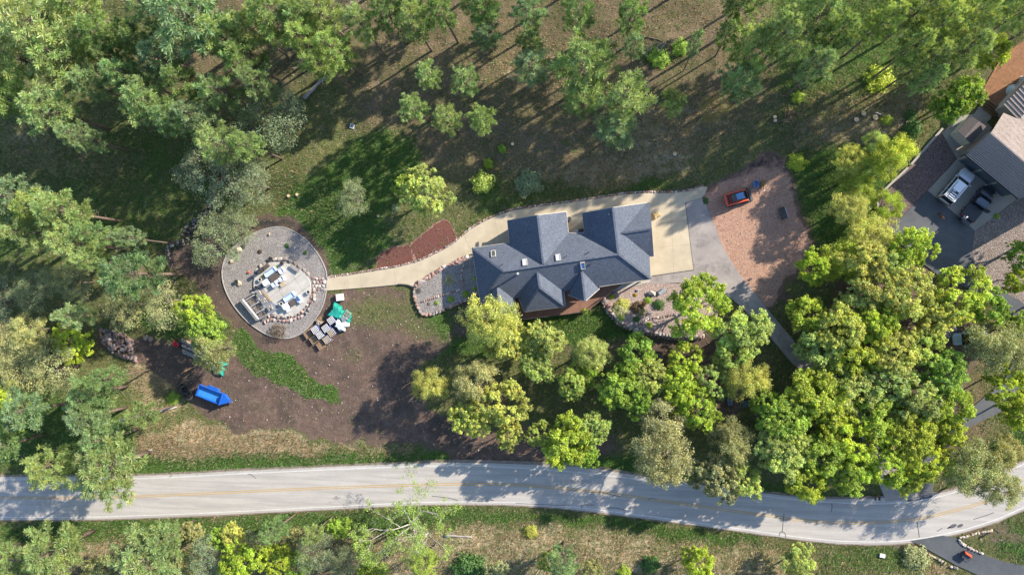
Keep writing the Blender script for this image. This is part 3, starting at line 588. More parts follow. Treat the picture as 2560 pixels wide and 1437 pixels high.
# furniture by the recess
for (px, py, r, h, lab_) in ((1423.5, 547, .28, .8, 'dark round bin standing on tan concrete between the two wings'), (1421, 553.5, .2, .45, 'small dark pot next to the round bin between the two wings')):
    p = P(px, py, h); b = MB(); b.cyl((0, 0, 0), r * .85, h, 14, r); b.cyl((0, 0, h), r * 1.05, .05, 14, r * .9); tag(b.build('round_bin', M_DARKM, loc=(p.x, p.y, .07)), lab_, 'bin')
p = P(1454, 576, .9); g = thing('grill', 'black grill and side shelf tucked into the roof recess of the house', 'grill', (p.x, p.y, .07), R(8))
b = MB(); b.box((0, 0, .45), (.9, .5, .9)); b.build('cabinet', M_DARKM, g); b = MB(); b.tube([(-.45, 0, .95), (.45, 0, .95)], .26, 10); b.build('lid', M_DARKM, g, True); b = MB(); b.box((-.75, 0, .85), (.5, .42, .04)); b.build('side_shelf', M_LMETAL, g)

# ------------------------------------------------------------------ neighbour's house
M_TILE = shingle('brown_roof_tile', (.30, .24, .205), (.36, .295, .255), (.43, .365, .325))
M_TILEE = pm('tile_edge_shade', (.035, .03, .03), None, 3, .9)  # near-black risers: shadow lines between tile courses put into the colour
M_NWALL = pm('grey_stucco', (.33, .31, .275), (.29, .27, .24), 2, .9, .1)
M_SHADEW = pm('blue_grey_door', (.075, .10, .13), (.06, .08, .105), 2, .6)
no = P(2520, 380, 0)
nh = thing('neighbour_house', 'house with brown tiled roof courses and garage facing a concrete pad', 'house', no)
nl = lambda pts: [P(*p) - no for p in pts]
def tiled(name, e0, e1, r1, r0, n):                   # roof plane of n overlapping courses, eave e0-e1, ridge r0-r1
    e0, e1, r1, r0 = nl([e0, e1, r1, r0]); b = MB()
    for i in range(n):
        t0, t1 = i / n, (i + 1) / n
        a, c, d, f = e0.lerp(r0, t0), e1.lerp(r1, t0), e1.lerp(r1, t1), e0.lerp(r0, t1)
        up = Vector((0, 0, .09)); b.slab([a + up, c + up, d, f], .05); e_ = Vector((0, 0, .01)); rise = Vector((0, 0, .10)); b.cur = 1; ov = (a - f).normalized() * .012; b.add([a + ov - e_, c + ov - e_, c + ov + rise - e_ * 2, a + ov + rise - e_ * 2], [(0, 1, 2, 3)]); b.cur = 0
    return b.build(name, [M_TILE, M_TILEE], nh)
NE_, NR = 3.2, 5.6
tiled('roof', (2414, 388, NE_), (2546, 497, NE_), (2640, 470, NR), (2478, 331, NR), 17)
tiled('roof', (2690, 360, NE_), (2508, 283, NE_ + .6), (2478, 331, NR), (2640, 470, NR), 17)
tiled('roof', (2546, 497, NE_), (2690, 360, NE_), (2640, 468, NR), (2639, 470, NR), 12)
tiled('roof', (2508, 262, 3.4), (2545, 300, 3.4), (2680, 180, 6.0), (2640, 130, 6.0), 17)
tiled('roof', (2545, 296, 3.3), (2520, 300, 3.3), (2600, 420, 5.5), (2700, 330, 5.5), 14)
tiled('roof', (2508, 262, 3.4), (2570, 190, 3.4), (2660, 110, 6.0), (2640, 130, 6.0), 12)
b = MB(); b.prism([p - no for p in [P(*q_, 3) for q_ in ((2434, 375), (2546, 468), (2680, 400), (2680, 250), (2540, 300), (2500, 320))]], -.1, 2.9); b.build('wall', M_NWALL, nh)
b = MB(); b.prism([p - no for p in [P(*q_, 3) for q_ in ((2516, 262), (2556, 300), (2690, 250), (2690, 120), (2600, 170))]], -.1, 3.1); b.build('wall', M_NWALL, nh)
ea, eb = P(2414, 388, NE_), P(2546, 497, NE_); dv = (eb - ea).normalized(); nv = Vector((-dv.y, dv.x, 0)); nv = nv if nv.x > 0 else -nv
wa, wb = ea + nv * .55 + dv * .4, eb + nv * .55 - dv * .3
b = MB(); b.bar(wa.to_2d().to_3d() + Vector((0, 0, 1.45)) - no, wb.to_2d().to_3d() + Vector((0, 0, 1.45)) - no, .2, 2.9); b.build('garage_front', M_NWALL, nh)
for t0, t1 in ((.04, .32), (.36, .64), (.68, .96)):
    p, q_ = wa.lerp(wb, t0), wa.lerp(wb, t1); off = -nv * .13
    b = MB(); b.bar(Vector((p.x, p.y, 1.15)) + off - no, Vector((q_.x, q_.y, 1.15)) + off - no, .06, 2.3); g = b.build('garage_door', M_SHADEW, nh)
    for k in range(3):
        b = MB(); b.bar(Vector((p.x, p.y, .6 * k + .6)) + off * 1.3 - no, Vector((q_.x, q_.y, .6 * k + .6)) + off * 1.3 - no, .012, .03); b.build('panel_groove', M_DARKM, g)
b = MB(); a, c = ea - no, eb - no; b.bar(a - Vector((0, 0, .12)), c - Vector((0, 0, .12)), .12, .16); b.build('gutter', M_DARKM, nh)
b = MB(); b.prism([p - no for p in W([(2612, 440), (2700, 380), (2740, 440), (2650, 505)])], -.1, 8.6); b.build('unseen_upper_storey', M_NWALL, nh)  # unseen upper storey, added so its shade falls over the driveway
ur = [p - no for p in W([(2604, 438), (2702, 370), (2750, 438), (2652, 514)])]; um = [ur[0].lerp(ur[3], .5).lerp(ur[1].lerp(ur[2], .5), t) + Vector((0, 0, 10.2)) for t in (.25, .75)]; ur = [p + Vector((0, 0, 8.55)) for p in ur]
for pl_ in ([ur[0], ur[1], um[1], um[0]], [ur[2], ur[3], um[0], um[1]], [ur[3], ur[0], um[0]], [ur[1], ur[2], um[1]]): b = MB(); b.slab(pl_, .12); b.build('roof', M_TILE, nh)  # hip roof of the added, unseen upper storey
# shed
so = P(2425, 335, 0); M_SHEDW = pm('cream_shed_wall', (.47, .44, .36), (.42, .39, .32), 3, .8); M_SHEDR = shingle('dark_shed_shingle', (.10, .085, .085), (.13, .11, .105), (.17, .15, .14))
shed = thing('garden_shed', 'cream garden shed with dark gabled roof against the tiled house', 'shed', so)
sl = lambda pts: [P(*p) - so for p in pts]
q4 = [(2394, 328, 2.3), (2428, 359, 2.3), (2466, 316, 2.3), (2428, 290, 2.3)]
mid_a, mid_b = (2411, 343, 2.9), (2447, 303, 2.9)
for pl_ in ([q4[0], mid_a, mid_b, q4[3]], [mid_a, q4[1], q4[2], mid_b]): b = MB(); b.slab(sl(pl_), .08); b.build('roof', M_SHEDR, shed)
b = MB(); cc = sum(sl(q4), Vector()) / 4; b.prism([(c.lerp(cc, .07).x, c.lerp(cc, .07).y) for c in sl(q4)], 0, 2.2); b.build('wall', M_SHEDW, shed)
b = MB(); a, c = sl([q4[0], q4[1]]); a = a.lerp(cc, .055); c = c.lerp(cc, .055); b.bar(Vector((a.x, a.y, 1.0)).lerp(Vector((c.x, c.y, 1.0)), .3), Vector((a.x, a.y, 1.0)).lerp(Vector((c.x, c.y, 1.0)), .7), .05, 1.9); b.build('door', M_FASCIA, shed)
# timber steps, retaining edge and rocks
M_TIMB = pm('brown_timber', (.20, .125, .07), (.15, .092, .05), 4, .85, .2, rndv=.15)
ts = P(2468, 268, 0); st = thing('timber_steps', 'brown timber steps between bark yard and grey paved corner', 'steps', ts)
for k in range(4):
    a, c = P(2447 + 4 * k, 260 - 4 * k, 0) - ts, P(2486 + 4 * k, 292 - 4 * k, 0) - ts
    b = MB(); b.bar(a + Vector((0, 0, .12 + .16 * k)), c + Vector((0, 0, .12 + .16 * k)), .24, .26); b.build('tread', M_TIMB, st)
for (x0, y0, x1, y1) in ((2486, 282, 2555, 196), (2355, 322, 2276, 412), (2268, 420, 2192, 492), (2192, 497, 2200, 582)):
    o = P(x0, y0, 0); b = MB(); b.bar(Vector((0, 0, .1)), P(x1, y1, 0) - o + Vector((0, 0, .1)), .28, .3)
    tag(b.build('garden_kerb', pm('kerb_concrete', (.35, .33, .28), (.29, .27, .22), 3, .9), loc=o), {2486: 'pale kerb between bark yard and the tiled house', 2355: 'pale kerb along the upper side of the red gravel bed', 2268: 'pale kerb beside red gravel, half under lime trees', 2192: 'short grey kerb at the narrow end of the red gravel bed'}[x0], 'kerb')
p = P(2532, 229, 0); b = MB(); b.cyl((0, 0, 0), .9, .12, 16, .8); b.cyl((0, 0, .12), .7, .5, 14, .15); tag(b.build('covered_fire_pit', pm('pale_green_cover', (.42, .47, .41), (.36, .41, .36), 3, .7), loc=(p.x, p.y, .05)), 'pale green rounded cover beside the tiled roof edge and bark yard', 'cover')
p = P(2551, 199, .4); b = MB()
for i in range(3): b.box((.1 * i, .28 * i - .2, .45), (.5, .06, .05)); b.box((.1 * i, .28 * i - .2, .2), (.05, .06, .42))
tag(b.build('patio_chair', pm('white_plastic', (.7, .7, .7)), loc=(p.x, p.y, .05)), 'white patio chair beside the tiled house at the bark yard', 'chair')
# ------------------------------------------------------------------ vehicles
M_RUB = pm('tyre_rubber', (.022, .022, .024), (.035, .034, .034), 8, .85)
M_RIM = pm('wheel_metal', (.42, .43, .45), None, 8, .35, metallic=.7)
def paint(name, a, rough=.28, metallic=.3): return pm(name, a, tuple(c * .94 for c in a), 1.2, rough, metallic=metallic, spec=.5, coat=.6)
M_SILV, M_SILVR = paint('silver_paint', (.52, .54, .57)), paint('pale_silver_roof', (.74, .75, .77), .35, .1)
M_NAVY = paint('black_paint', (.022, .026, .034)); M_TONN = pm('tonneau_vinyl', (.045, .05, .058), None, 4, .7)
M_RED_L = glass('red_lens', (.35, .015, .012), .2); M_CLEAR = glass('clear_lens', (.6, .62, .65), .1)
def outline(x0, x1, hw, rf, rr, z, n=5):
    """rounded car outline at height z, x forward"""
    pts = []
    for cx, cy, rx, ry, a0 in ((x1 - rf, hw - rf * .8, rf, rf * .8, 0), (x0 + rr, hw - rr * .8, rr, rr * .8, 90), (x0 + rr, -hw + rr * .8, rr, rr * .8, 180), (x1 - rf, -hw + rf * .8, rf, rf * .8, 270)):
        for i in range(n):
            a = R(a0 + 90 * i / (n - 1)); pts.append(Vector((cx + rx * math.cos(a), cy + ry * math.sin(a), z)))
    return pts
def wheel(root, x, y, r, wd=.24):
    b = MB(); b.tube([(x, y - wd / 2, r), (x, y - wd * .42, r), (x, y + wd * .42, r), (x, y + wd / 2, r)], [r * .93, r, r, r * .93], 20); wl = b.build('wheel', M_RUB, root)
    b = MB(); s_ = 1 if y > 0 else -1; b.tube([(x, y + s_ * wd * .3, r), (x, y + s_ * (wd / 2 + .012), r)], [r * .6, r * .55], 14); b.build('rim', M_RIM, wl)
def vehicle(name, label, cat, a, b_, L, Wd, body_m, roof_m, H=1.75, hood=.26, pickup=False, clad=None):
    """a, b_: rear and front photo points"""
    c, ang, ln = seg(a, b_, .8); o = thing(name, label, cat, (c.x, c.y, .07), ang); h = Wd / 2; x0, x1 = -L / 2, L / 2
    belt = H * .58; hx = x1 - L * hood; wr = .37
    m = MB(); m.loft([outline(x0 + .06, x1 - .1, h - .08, .45, .25, .3), outline(x0, x1 - .02, h - .01, .5, .28, .55), outline(x0 + .02, x1, h, .55, .3, .75), outline(x0 + .04, x1 - .05, h - .02, .55, .3, belt * .92), outline(x0 + .08, x1 - .14, h - .07, .55, .3, belt)])
    m.build('body', body_m, o, False, bevel=.02)
    m = MB(); m.loft([outline(hx - .1, x1 - .2, h - .17, .42, .12, belt - .01), outline(hx - .12, x1 - .3, h - .25, .42, .12, belt + .05)]); m.build('bonnet', body_m, o)
    for sy in (-.33, .33): m = MB(); m.bar((hx, sy, belt + .056), (x1 - .5, sy * .85, belt + .05), .05, .015); m.build('bonnet_crease', body_m, o)
    cab0 = x0 + .1 if not pickup else x0 + L * .39; cab1 = hx + .05
    m = MB(); m.loft([outline(cab0, cab1, h - .07, .3, .15, belt - .02), outline(cab0 + (.25 if not pickup else .12), cab1 - .75, h - .19, .3, .14, H - .06)]); m.build('windows', M_GLASS, o)
    m = MB(); m.loft([outline(cab0 + (.22 if not pickup else .1), cab1 - .72, h - .17, .3, .14, H - .07), outline(cab0 + .28, cab1 - .8, h - .22, .3, .14, H)]); m.build('roof', roof_m, o)
    for t, w0 in ((0, .13), (.36, .07), (.70, .07), (1, .10)):
        for s_ in (-1, 1):
            xb = cab0 + .06 + (cab1 - .12 - cab0) * t; xt = cab0 + .32 + (cab1 - .9 - cab0 - .25) * t
            m = MB(); m.bar((xb, s_ * (h - .07), belt - .02), (xt, s_ * (h - .2), H - .05), w0, .05); m.build('pillar', body_m, o)
    for s_ in (-1, 1):
        for xw in (x0 + L * .2, x1 - L * .19): wheel(o, xw, s_ * (h - .12), wr)
        m = MB(); m.box((cab1 - .35, s_ * (h + .1), belt + .08), (.14, .22, .17)); m.build('mirror', body_m, o, bevel=.03)
        m = MB(); m.box((x1 - .16, s_ * (h - .3), belt * .78), (.22, .34, .16)); m.build('headlight', M_CLEAR, o, bevel=.03)
        m = MB(); m.box((x0 + .06, s_ * (h - .13), belt * .85), (.1, .14, .3)); m.build('taillight', M_RED_L, o)
        for t in (.05, .5):
            m = MB(); m.bar((cab0 + .15, s_ * h, .5), (cab1, s_ * h, .5), .03, .06)
        m.build('side_trim', clad or body_m, o)
        for t in (.3, .62):
            m = MB(); m.box((cab0 + (cab1 - cab0) * t, s_ * (h + .01), belt * .83), (.18, .03, .04)); m.build('door_handle', clad or M_RIM, o)
    m = MB(); m.box((x1 - .06, 0, .5), (.16, Wd * .82, .22)); m.build('bumper', clad or body_m, o, bevel=.04)
    m = MB(); m.box((x0 + .02, 0, .5), (.18, Wd * .86, .2)); m.build('bumper', clad or M_RIM, o, bevel=.04)
    m = MB(); m.box((x1 - .02, 0, .75), (.06, Wd * .55, .2)); m.build('grille', M_DARKM, o)
    return o, (x0, x1, h, belt, cab0, cab1)
suv, (x0, x1, h, belt, c0, c1) = vehicle('parked_suv', 'silver SUV with black roof rack and pale roof on the concrete pad', 'car', (2360, 503), (2423, 430), 5.05, 1.95, M_SILV, M_SILVR, clad=M_DARKM)
m = MB(); m.box((c0 + .95, 0, 1.762), (1.2, .95, .012)); m.build('rear_roof_panel', M_TONN, suv)
for i in range(4): m = MB(); m.box((c0 + .5 + .3 * i, -.02 if i < 3 else .2, 1.80), (.17, .78 if i < 3 else .4, .03)); m.build('rack_slat', M_SILV, suv)
for s_ in (-1, 1): m = MB(); m.bar((c0 + .35, s_ * .6, 1.8), (c1 - 1.0, s_ * .6, 1.8), .05, .05); m.build('roof_rail', M_DARKM, suv)
pk, (x0, x1, h, belt, c0, c1) = vehicle('pickup_truck', 'black pickup with grey bed cover, lowered tailgate and one door open', 'truck', (2419, 543), (2473, 476), 5.0, 1.92, M_NAVY, paint('navy_roof', (.05, .07, .10), .3), H=1.78, pickup=True)
m = MB(); m.box(((x0 + c0) / 2 + .04, 0, belt + .03), (c0 - x0 - .2, 1.62, .05)); m.build('bed_cover', M_TONN, pk, bevel=.015)
m = MB(); m.box((x0 - .28, 0, .72), (.56, 1.6, .07)); m.build('tailgate', M_NAVY, pk)
for s_ in (-1, 1): m = MB(); m.bar((x0 + .1, s_ * .9, belt + .02), (c0, s_ * .9, belt + .02), .1, .07); m.build('bed_rail', M_NAVY, pk)
m = MB(); m.box((c0 + .28, -h - .33, .85), (.08, .7, .75)); m.box((c0 + .30, -h - .3, 1.4), (.04, .6, .36)); m.build('door', M_NAVY, pk)
# skid steer with orange frame
c, ang, ln = seg((1819, 500), (1869, 486), 1.2)
M_ORG, M_BLKP = paint('orange_red_paint', (.62, .075, .02), .4, 0), pm('black_frame', (.028, .03, .034), (.04, .042, .046), 4, .5, spec=.5)
sk = thing('skid_steer', 'orange-red skid steer loader with glass cab roof on red dirt', 'loader', (c.x, c.y, -.02), ang)
for s_ in (-1, 1):
    m = MB(); prof = [(-1.3, .02), (-1.45, .3), (-1.2, .68), (1.1, .68), (1.4, .4), (1.2, .05)]
    m.loft([[Vector((x, s_ * y, z)) for x, z in prof] for y in (.52, .92)]); m.build('track', M_RUB, sk)
    for k in range(5): m = MB(); m.tube([(-1.0 + .5 * k, s_ * .93, .28), (-1.0 + .5 * k, s_ * .96, .28)], .17, 10); m.build('roller', M_BLKP, sk)
    m = MB(); m.bar((-1.35, s_ * .74, 1.45), (1.05, s_ * .72, 1.35), .2, .26); m.bar((1.0, s_ * .72, 1.35), (1.42, s_ * .70, .45), .2, .22); m.build('lift_arm', M_ORG, sk, bevel=.03)
    m = MB(); m.bar((-1.4, s_ * .74, .6), (-1.3, s_ * .74, 1.5), .22, .34); m.build('tower', M_ORG, sk, bevel=.02)
m = MB(); m.loft([outline(-1.6, 1.0, .52, .1, .2, .3), outline(-1.65, 1.0, .56, .1, .2, .95), outline(-1.55, -.3, .55, .1, .2, 1.3)]); m.build('engine_body', M_ORG, sk, bevel=.03)
m = MB(); m.box((-1.58, 0, 1.33), (.2, 1.66, .12)); m.build('rear_crossbar', M_ORG, sk, bevel=.02)
m = MB(); m.box((-1.25, 0, 1.33), (.22, 1.0, .05)); m.build('engine_grille', M_BLKP, sk)
m = MB(); m.loft([outline(-.9, .95, .5, .1, .1, .9), outline(-.85, .75, .47, .1, .1, 1.98)]); m.build('cab', M_GLASS, sk)
m = MB(); m.loft([outline(-.98, .85, .53, .12, .12, 1.98), outline(-.94, .8, .5, .12, .12, 2.05)]); m.build('cab_roof', M_BLKP, sk)
m = MB(); m.box((.18, 0, 2.058), (1.0, .8, .02)); m.build('roof_window', M_SKYL, sk)
for s_ in (-1, 1):
    for x in (-.9, .85): m = MB(); m.bar((x, s_ * .5, .9), (x * .96, s_ * .48, 2.0), .07, .07); m.build('cab_post', M_BLKP, sk)
m = MB(); m.loft([[Vector((x, y, z)) for x, z in ((1.35, .1), (1.4, .72), (1.75, .62), (2.15, .06))] for y in (-.95, .95)]); m.build('front_attachment', M_BLKP, sk)
m = MB(); m.tube([(1.7, -.9, .55), (1.7, .9, .55)], .24, 10); m.build('drum', M_BLKP, sk)
# blue tub, rope-wound spool, dark bucket on the dirt pad
p = P(1890, 460.5, .3); t = MB(); M_BLUT = pm('blue_plastic', (.13, .22, .42), (.11, .19, .37), 3, .5)
o0, o1 = outline(-.42, .42, .3, .28, .1, 0), outline(-.47, .47, .34, .32, .1, .42); i1, i0 = outline(-.41, .41, .28, .27, .08, .42), outline(-.36, .36, .24, .23, .08, .1)
t.loft([o0, o1, i1, i0]); tub = tag(t.build('plastic_tub', M_BLUT, loc=(p.x, p.y, 0), rz=R(-92)), 'open blue-grey plastic tub on red dirt near the loader', 'tub')
sp = thing('brush_bundle', 'bundle of tan sticks and coiled hose beside the blue-grey tub', 'bundle', P(1908, 462, .1)); M_STICK = pm('tan_sticks', (.34, .24, .10), (.24, .17, .08), 5, .9)
for i in range(26):
    a = rnd.uniform(0, 6.3); m = MB(); q_ = Vector((rnd.uniform(-.25, .25), rnd.uniform(-.35, .35), rnd.uniform(0, .3))); d = Vector((math.cos(a) * .16, .34, rnd.uniform(-.05, .1))); m.tube([q_ - d, q_ + d], .025, 5); m.build('stick', M_STICK, sp)
for i in range(2): m = MB(); m.tube([(.5 * math.cos(a) + .05, .62 * math.sin(a), .06 + .02 * i) for a in [k * .31 + i for k in range(20)]], .02, 5); m.build('hose', M_DARKM, sp)
m = MB(); m.tube([(.1, -.55, .1), (.12, -.95, .2)], .035, 6); m.build('handle', M_LMETAL, sp)
c, ang, ln = seg((1956, 519), (1964, 545), .5); bk = thing('loader_bucket', 'dark open loader bucket lying on red dirt near its eastern edge', 'bucket', (c.x, c.y, 0), ang)
m = MB(); prof = [(-.4, .05), (-.42, .5), (-.3, .62), (-.28, .56), (-.34, .46), (-.32, .1), (.42, .06), (.46, .02)]; m.loft([[Vector((x, y, z)) for y, z in prof] for x in (-.8, .8)]); m.build('shell', M_BLKP, bk)
for s_ in (-1, 1): m = MB(); m.loft([[Vector((s_ * x, y, z)) for y, z in ((-.4, .03), (-.4, .56), (.44, .05))] for x in (.77, .81)]); m.build('side_plate', M_BLKP, bk)
m = MB(); m.box((0, .44, .035), (1.62, .1, .03)); m.build('cutting_edge', M_LMETAL, bk)
# blue dump trailer
rear, nose, z = P((499.5 + 488) / 2, (961.7 + 987) / 2, 1.1), P(554, 998, 1.1), 1.1
d = nose - rear; ang = math.atan2(d.y, d.x); ln = d.length; wd = (P(499.5, 961.7, 1.1) - P(488, 987, 1.1)).length; o = (rear + nose) / 2
M_BLU = paint('bright_blue_paint', (.010, .095, .42), .4, 0); M_BLUI = pm('worn_blue_floor', (.035, .22, .54), (.03, .18, .47), 2, .6, dirt=.15)
tr = thing('dump_trailer', 'bright blue open dump trailer with pointed nose parked on dirt', 'trailer', (o.x, o.y, -.02), ang)
m = MB(); m.box((0, 0, .62), (ln, wd - .1, .1)); m.build('floor', M_BLUI, tr)
for s_ in (-1, 1):
    m = MB(); m.box((0, s_ * (wd / 2 - .04), .86), (ln, .07, .5)); m.build('side_panel', M_BLU, tr)
    m = MB(); m.box((0, s_ * (wd / 2 - .03), 1.13), (ln + .04, .08, .07)); m.build('top_rail', M_BLU, tr)
    for k in range(5): m = MB(); m.box((-ln / 2 + .1 + k * (ln - .2) / 4, s_ * (wd / 2 + .02), .86), (.08, .05, .5)); m.build('stake', M_BLU, tr)
    m = MB(); m.loft([[Vector((x, s_ * y, zz)) for x, zz in ((-1.0, .45), (-.75, .72), (.75, .72), (1.0, .45))] for y in (wd / 2 + .03, wd / 2 + .28)]); m.build('fender', M_BLU, tr)
    for x in (-.45, .45): wheel(tr, x, s_ * (wd / 2 + .14), .34, .2)
m = MB(); m.box((-ln / 2, 0, .88), (.07, wd, .52)); m.build('rear_gate', M_BLU, tr)
m = MB(); m.box((ln / 2, 0, .98), (.09, wd, .74)); m.build('front_bulkhead', M_BLU, tr)
m = MB(); m.box((ln / 2, 0, 1.37), (.15, wd + .04, .07)); m.build('bulkhead_rail', M_BLU, tr)
m = MB(); m.loft([[Vector((ln / 2 + .06, -wd / 2, zz)), Vector((ln / 2 + .95, -.22, zz)), Vector((ln / 2 + .95, .22, zz)), Vector((ln / 2 + .06, wd / 2, zz))] for zz in (.5, 1.02)]); m.build('nose_box', M_BLU, tr)
for s_ in (-1, 1): m = MB(); m.bar((ln / 2, s_ * wd * .46, .52), (ln / 2 + 1.35, s_ * .05, .5), .09, .12); m.build('tongue', M_BLU, tr)
m = MB(); m.box((ln / 2 + 1.38, 0, .52), (.25, .1, .1)); m.cyl((ln / 2 + 1.12, 0, .1), .05, .75, 8); m.build('coupler', M_LMETAL, tr)
# tyre heap, wheelbarrow, timber, tarp pile
for i, (px, py, zz, tx) in enumerate(((457, 966, .2, .15), (468, 983, .2, -.1), (461, 974, .5, .3), (474, 990, .35, .6))):
    p = P(px, py, zz); t = bpy.data.meshes.get('tyre')
    if not t:
        m = MB(); n1, n2 = 20, 8; ring = [[Vector(((.42 + .13 * math.cos(b_)) * math.cos(a), (.42 + .13 * math.cos(b_)) * math.sin(a), .12 * math.sin(b_))) for b_ in [k * 2 * math.pi / n2 for k in range(n2)]] for a in [k * 2 * math.pi / n1 for k in range(n1 + 1)]]; m.loft(ring, False); t = m.mesh('tyre', M_RUB, True)
    tag(inst('tyre', t, None, (p.x, p.y, zz), (tx, tx * .6, i), 1.45), ('black tyre lying flat nearest the grass in the heap behind the blue trailer', 'black tyre lying flat nearest the blue trailer in its heap', 'black tyre topmost on the heap behind the blue trailer', 'tilted black tyre leaning low at the bottom of the heap by the trailer')[i], 'tyre', 'tyres heaped behind the trailer')
p = P(440, 860, .5); wb = thing('wheelbarrow', 'red wheelbarrow tray on dark dirt above the blue trailer', 'wheelbarrow', (p.x, p.y, -.02), R(-32)); M_REDT = paint('red_tray_paint', (.55, .02, .03), .4, 0)
m = MB(); m.loft([outline(-.3, .3, .2, .1, .06, .3), outline(-.42, .48, .33, .14, .08, .62), outline(-.39, .45, .30, .14, .08, .62), outline(-.27, .27, .17, .1, .06, .34)]); m.build('tray', M_REDT, wb)
for s_ in (-1, 1): m = MB(); m.bar((.5, s_ * .12, .25), (-1.15, s_ * .32, .55), .04, .04); m.build('handle', M_TIMB, wb); m = MB(); m.bar((-.25, s_ * .25, .4), (-.35, s_ * .27, 0), .03, .03); m.build('leg', M_DARKM, wb)
m = MB(); m.tube([(.58, -.05, .2), (.58, .05, .2)], .2, 14); m.build('wheel', M_RUB, wb)
lp = thing('timber_pile', 'grey and tan timbers piled under a leafy tree near the wheelbarrow', 'timber pile', P(486, 862, 0)); M_OLDW = pm('weathered_grey_timber', (.27, .25, .235), (.20, .185, .175), 4, .9, .2, rndv=.2); M_TANW = pm('fresh_tan_timber', (.46, .35, .21), (.38, .28, .17), 4, .8, .1, rndv=.15)
for i in range(10):
    a, c = Vector((-1.7 + rnd.uniform(-.2, .3), .9 - .23 * i, 0)), Vector((1.5 + rnd.uniform(-.2, .3), -.55 - .2 * i, 0)); zz = .12 + .22 * (i % 3 == 1)
    m = MB(); m.bar(a + Vector((0, 0, zz)), c + Vector((0, 0, zz)), .18, .2); m.build('timber', M_TANW if i in (0, 5) else M_OLDW, lp)
M_TEAL = pm('teal_tarp', (.02, .27, .21), (.012, .20, .155), 1.5, .45, .3, 3); M_WTARP = pm('white_tarp', (.56, .60, .64), (.48, .53, .58), 1.5, .5, .3, 3); M_GTARP = pm('grey_tarp', (.20, .215, .24), (.15, .165, .19), 1.0, .5, .4, 3)
def drape(name, mat, cx, cy, w_, d_, rz, h, seed, lobes=.18, n=26):
    """a crumpled sheet pulled over a heap: high in the middle, wrinkled, with an uneven hem on the ground"""
    rg = np.random.RandomState(seed); u, v = np.meshgrid(np.linspace(-1, 1, n), np.linspace(-1, 1, n)); ang_ = np.arctan2(v, u)
    rad = 1 + lobes * np.sin(ang_ * 3 + seed) + lobes * .6 * np.sin(ang_ * 7 + seed * 2)
    X, Y = u * w_ / 2 * rad, v * d_ / 2 * rad; e = np.maximum(np.abs(u), np.abs(v))
    Zh = h * np.clip((1 - e) * 3.2, 0, 1) ** .7 * (1 + .16 * (fbm(X * 1.6 + seed, Y * 1.6, seed) - .5)) + .09 * (fbm(X * 4 + seed, Y * 4, seed + 5)) + .03
    f = [(i * n + j, i * n + j + 1, (i + 1) * n + j + 1, (i + 1) * n + j) for i in range(n - 1) for j in range(n - 1)]
    me = np_mesh(name, np.stack([X.ravel(), Y.ravel(), Zh.ravel()], -1), f, mat)
    o_ = inst(name, me, None, (cx, cy, -.02), (0, 0, rz)); sm = o_.modifiers.new('cloth', 'SOLIDIFY'); sm.thickness = .015; return o_
p = P(545, 914, .3); tag(drape('tarpaulin', M_TEAL, p.x, p.y, 2.3, 1.7, R(-30), .55, 4), 'teal tarpaulin crumpled over materials at the foot of the leafy tree', 'tarp')
ww = thing('white_pipes', 'white plastic pipes lying beside the crumpled teal tarp', 'pipes', P(532, 917, 0), R(-38))
for i in range(5): m = MB(); m.tube([(-1.25 + .1 * i, -.25 + .12 * i, .08), (1.35 - .08 * i, -.3 + .12 * i, .08)], .055, 8); m.build('pipe', M_WTARP, ww)
# pallets of pavers
M_PAV = pm('white_paver_block', (.60, .60, .61), (.50, .50, .52), 4, .85, .1, rndv=.1); M_PAVT = pm('tan_paver_block', (.47, .42, .34), (.38, .34, .28), 4, .85, .1, rndv=.1)
M_PALW = pm('pallet_wood', (.30, .20, .125), (.22, .145, .09), 5, .85, .15, rndv=.2); M_BLUW = pm('blue_wrap', (.09, .12, .30), (.06, .08, .22), 2, .35)
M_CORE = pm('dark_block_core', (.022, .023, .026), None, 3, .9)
def pal_base(o, w_=1.05, z0=0.0):
    for k in range(6): m = MB(); m.box((0, -w_ / 2 + .07 + k * (w_ - .14) / 5, z0 + .125), (w_, .11, .025)); m.build('board', M_PALW, o)
    for k in range(3): m = MB(); m.box((-w_ / 2 + .06 + k * (w_ - .12) / 2, 0, z0 + .055), (.09, w_, .11)); m.build('runner', M_PALW, o)
def paver_stack(px, py, mat, label, lay=4, rz=R(-55), w_=.96, wrap=M_BLUW):
    """hollow blocks laid in layers on a pallet: a grid of walls round open cells"""
    p = P(px, py, .14 + .2 * lay); o = thing('paver_pallet', label, 'pallet', (p.x, p.y, -.02), rz, 'pallets of hollow pavers'); pal_base(o)
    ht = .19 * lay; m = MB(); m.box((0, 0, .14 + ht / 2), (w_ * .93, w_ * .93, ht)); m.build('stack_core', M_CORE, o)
    m = MB()
    for s_ in (-1, 1): m.box((s_ * w_ * .478, 0, .14 + ht * .46), (.02, w_ * .96, ht * .9)); m.box((0, s_ * w_ * .478, .14 + ht * .46), (w_ * .93, .02, ht * .9))
    m.build('wrapping', wrap, o); zt = .14 + ht + .045
    cl = (w_ - .07) / 4
    for k in range(5):
        t = -w_ / 2 + .035 + k * cl
        m = MB(); m.box((t, 0, zt), (.048, w_, .09)); m.build('paver_row', mat, o)
    for j in range(5):
        t = -w_ / 2 + .035 + j * cl
        m = MB()
        for k in range(4): m.box((-w_ / 2 + .035 + (k + .5) * cl, t, zt - .004), (cl - .05, .045, .088))
        m.build('paver_web', mat, o)
    return o
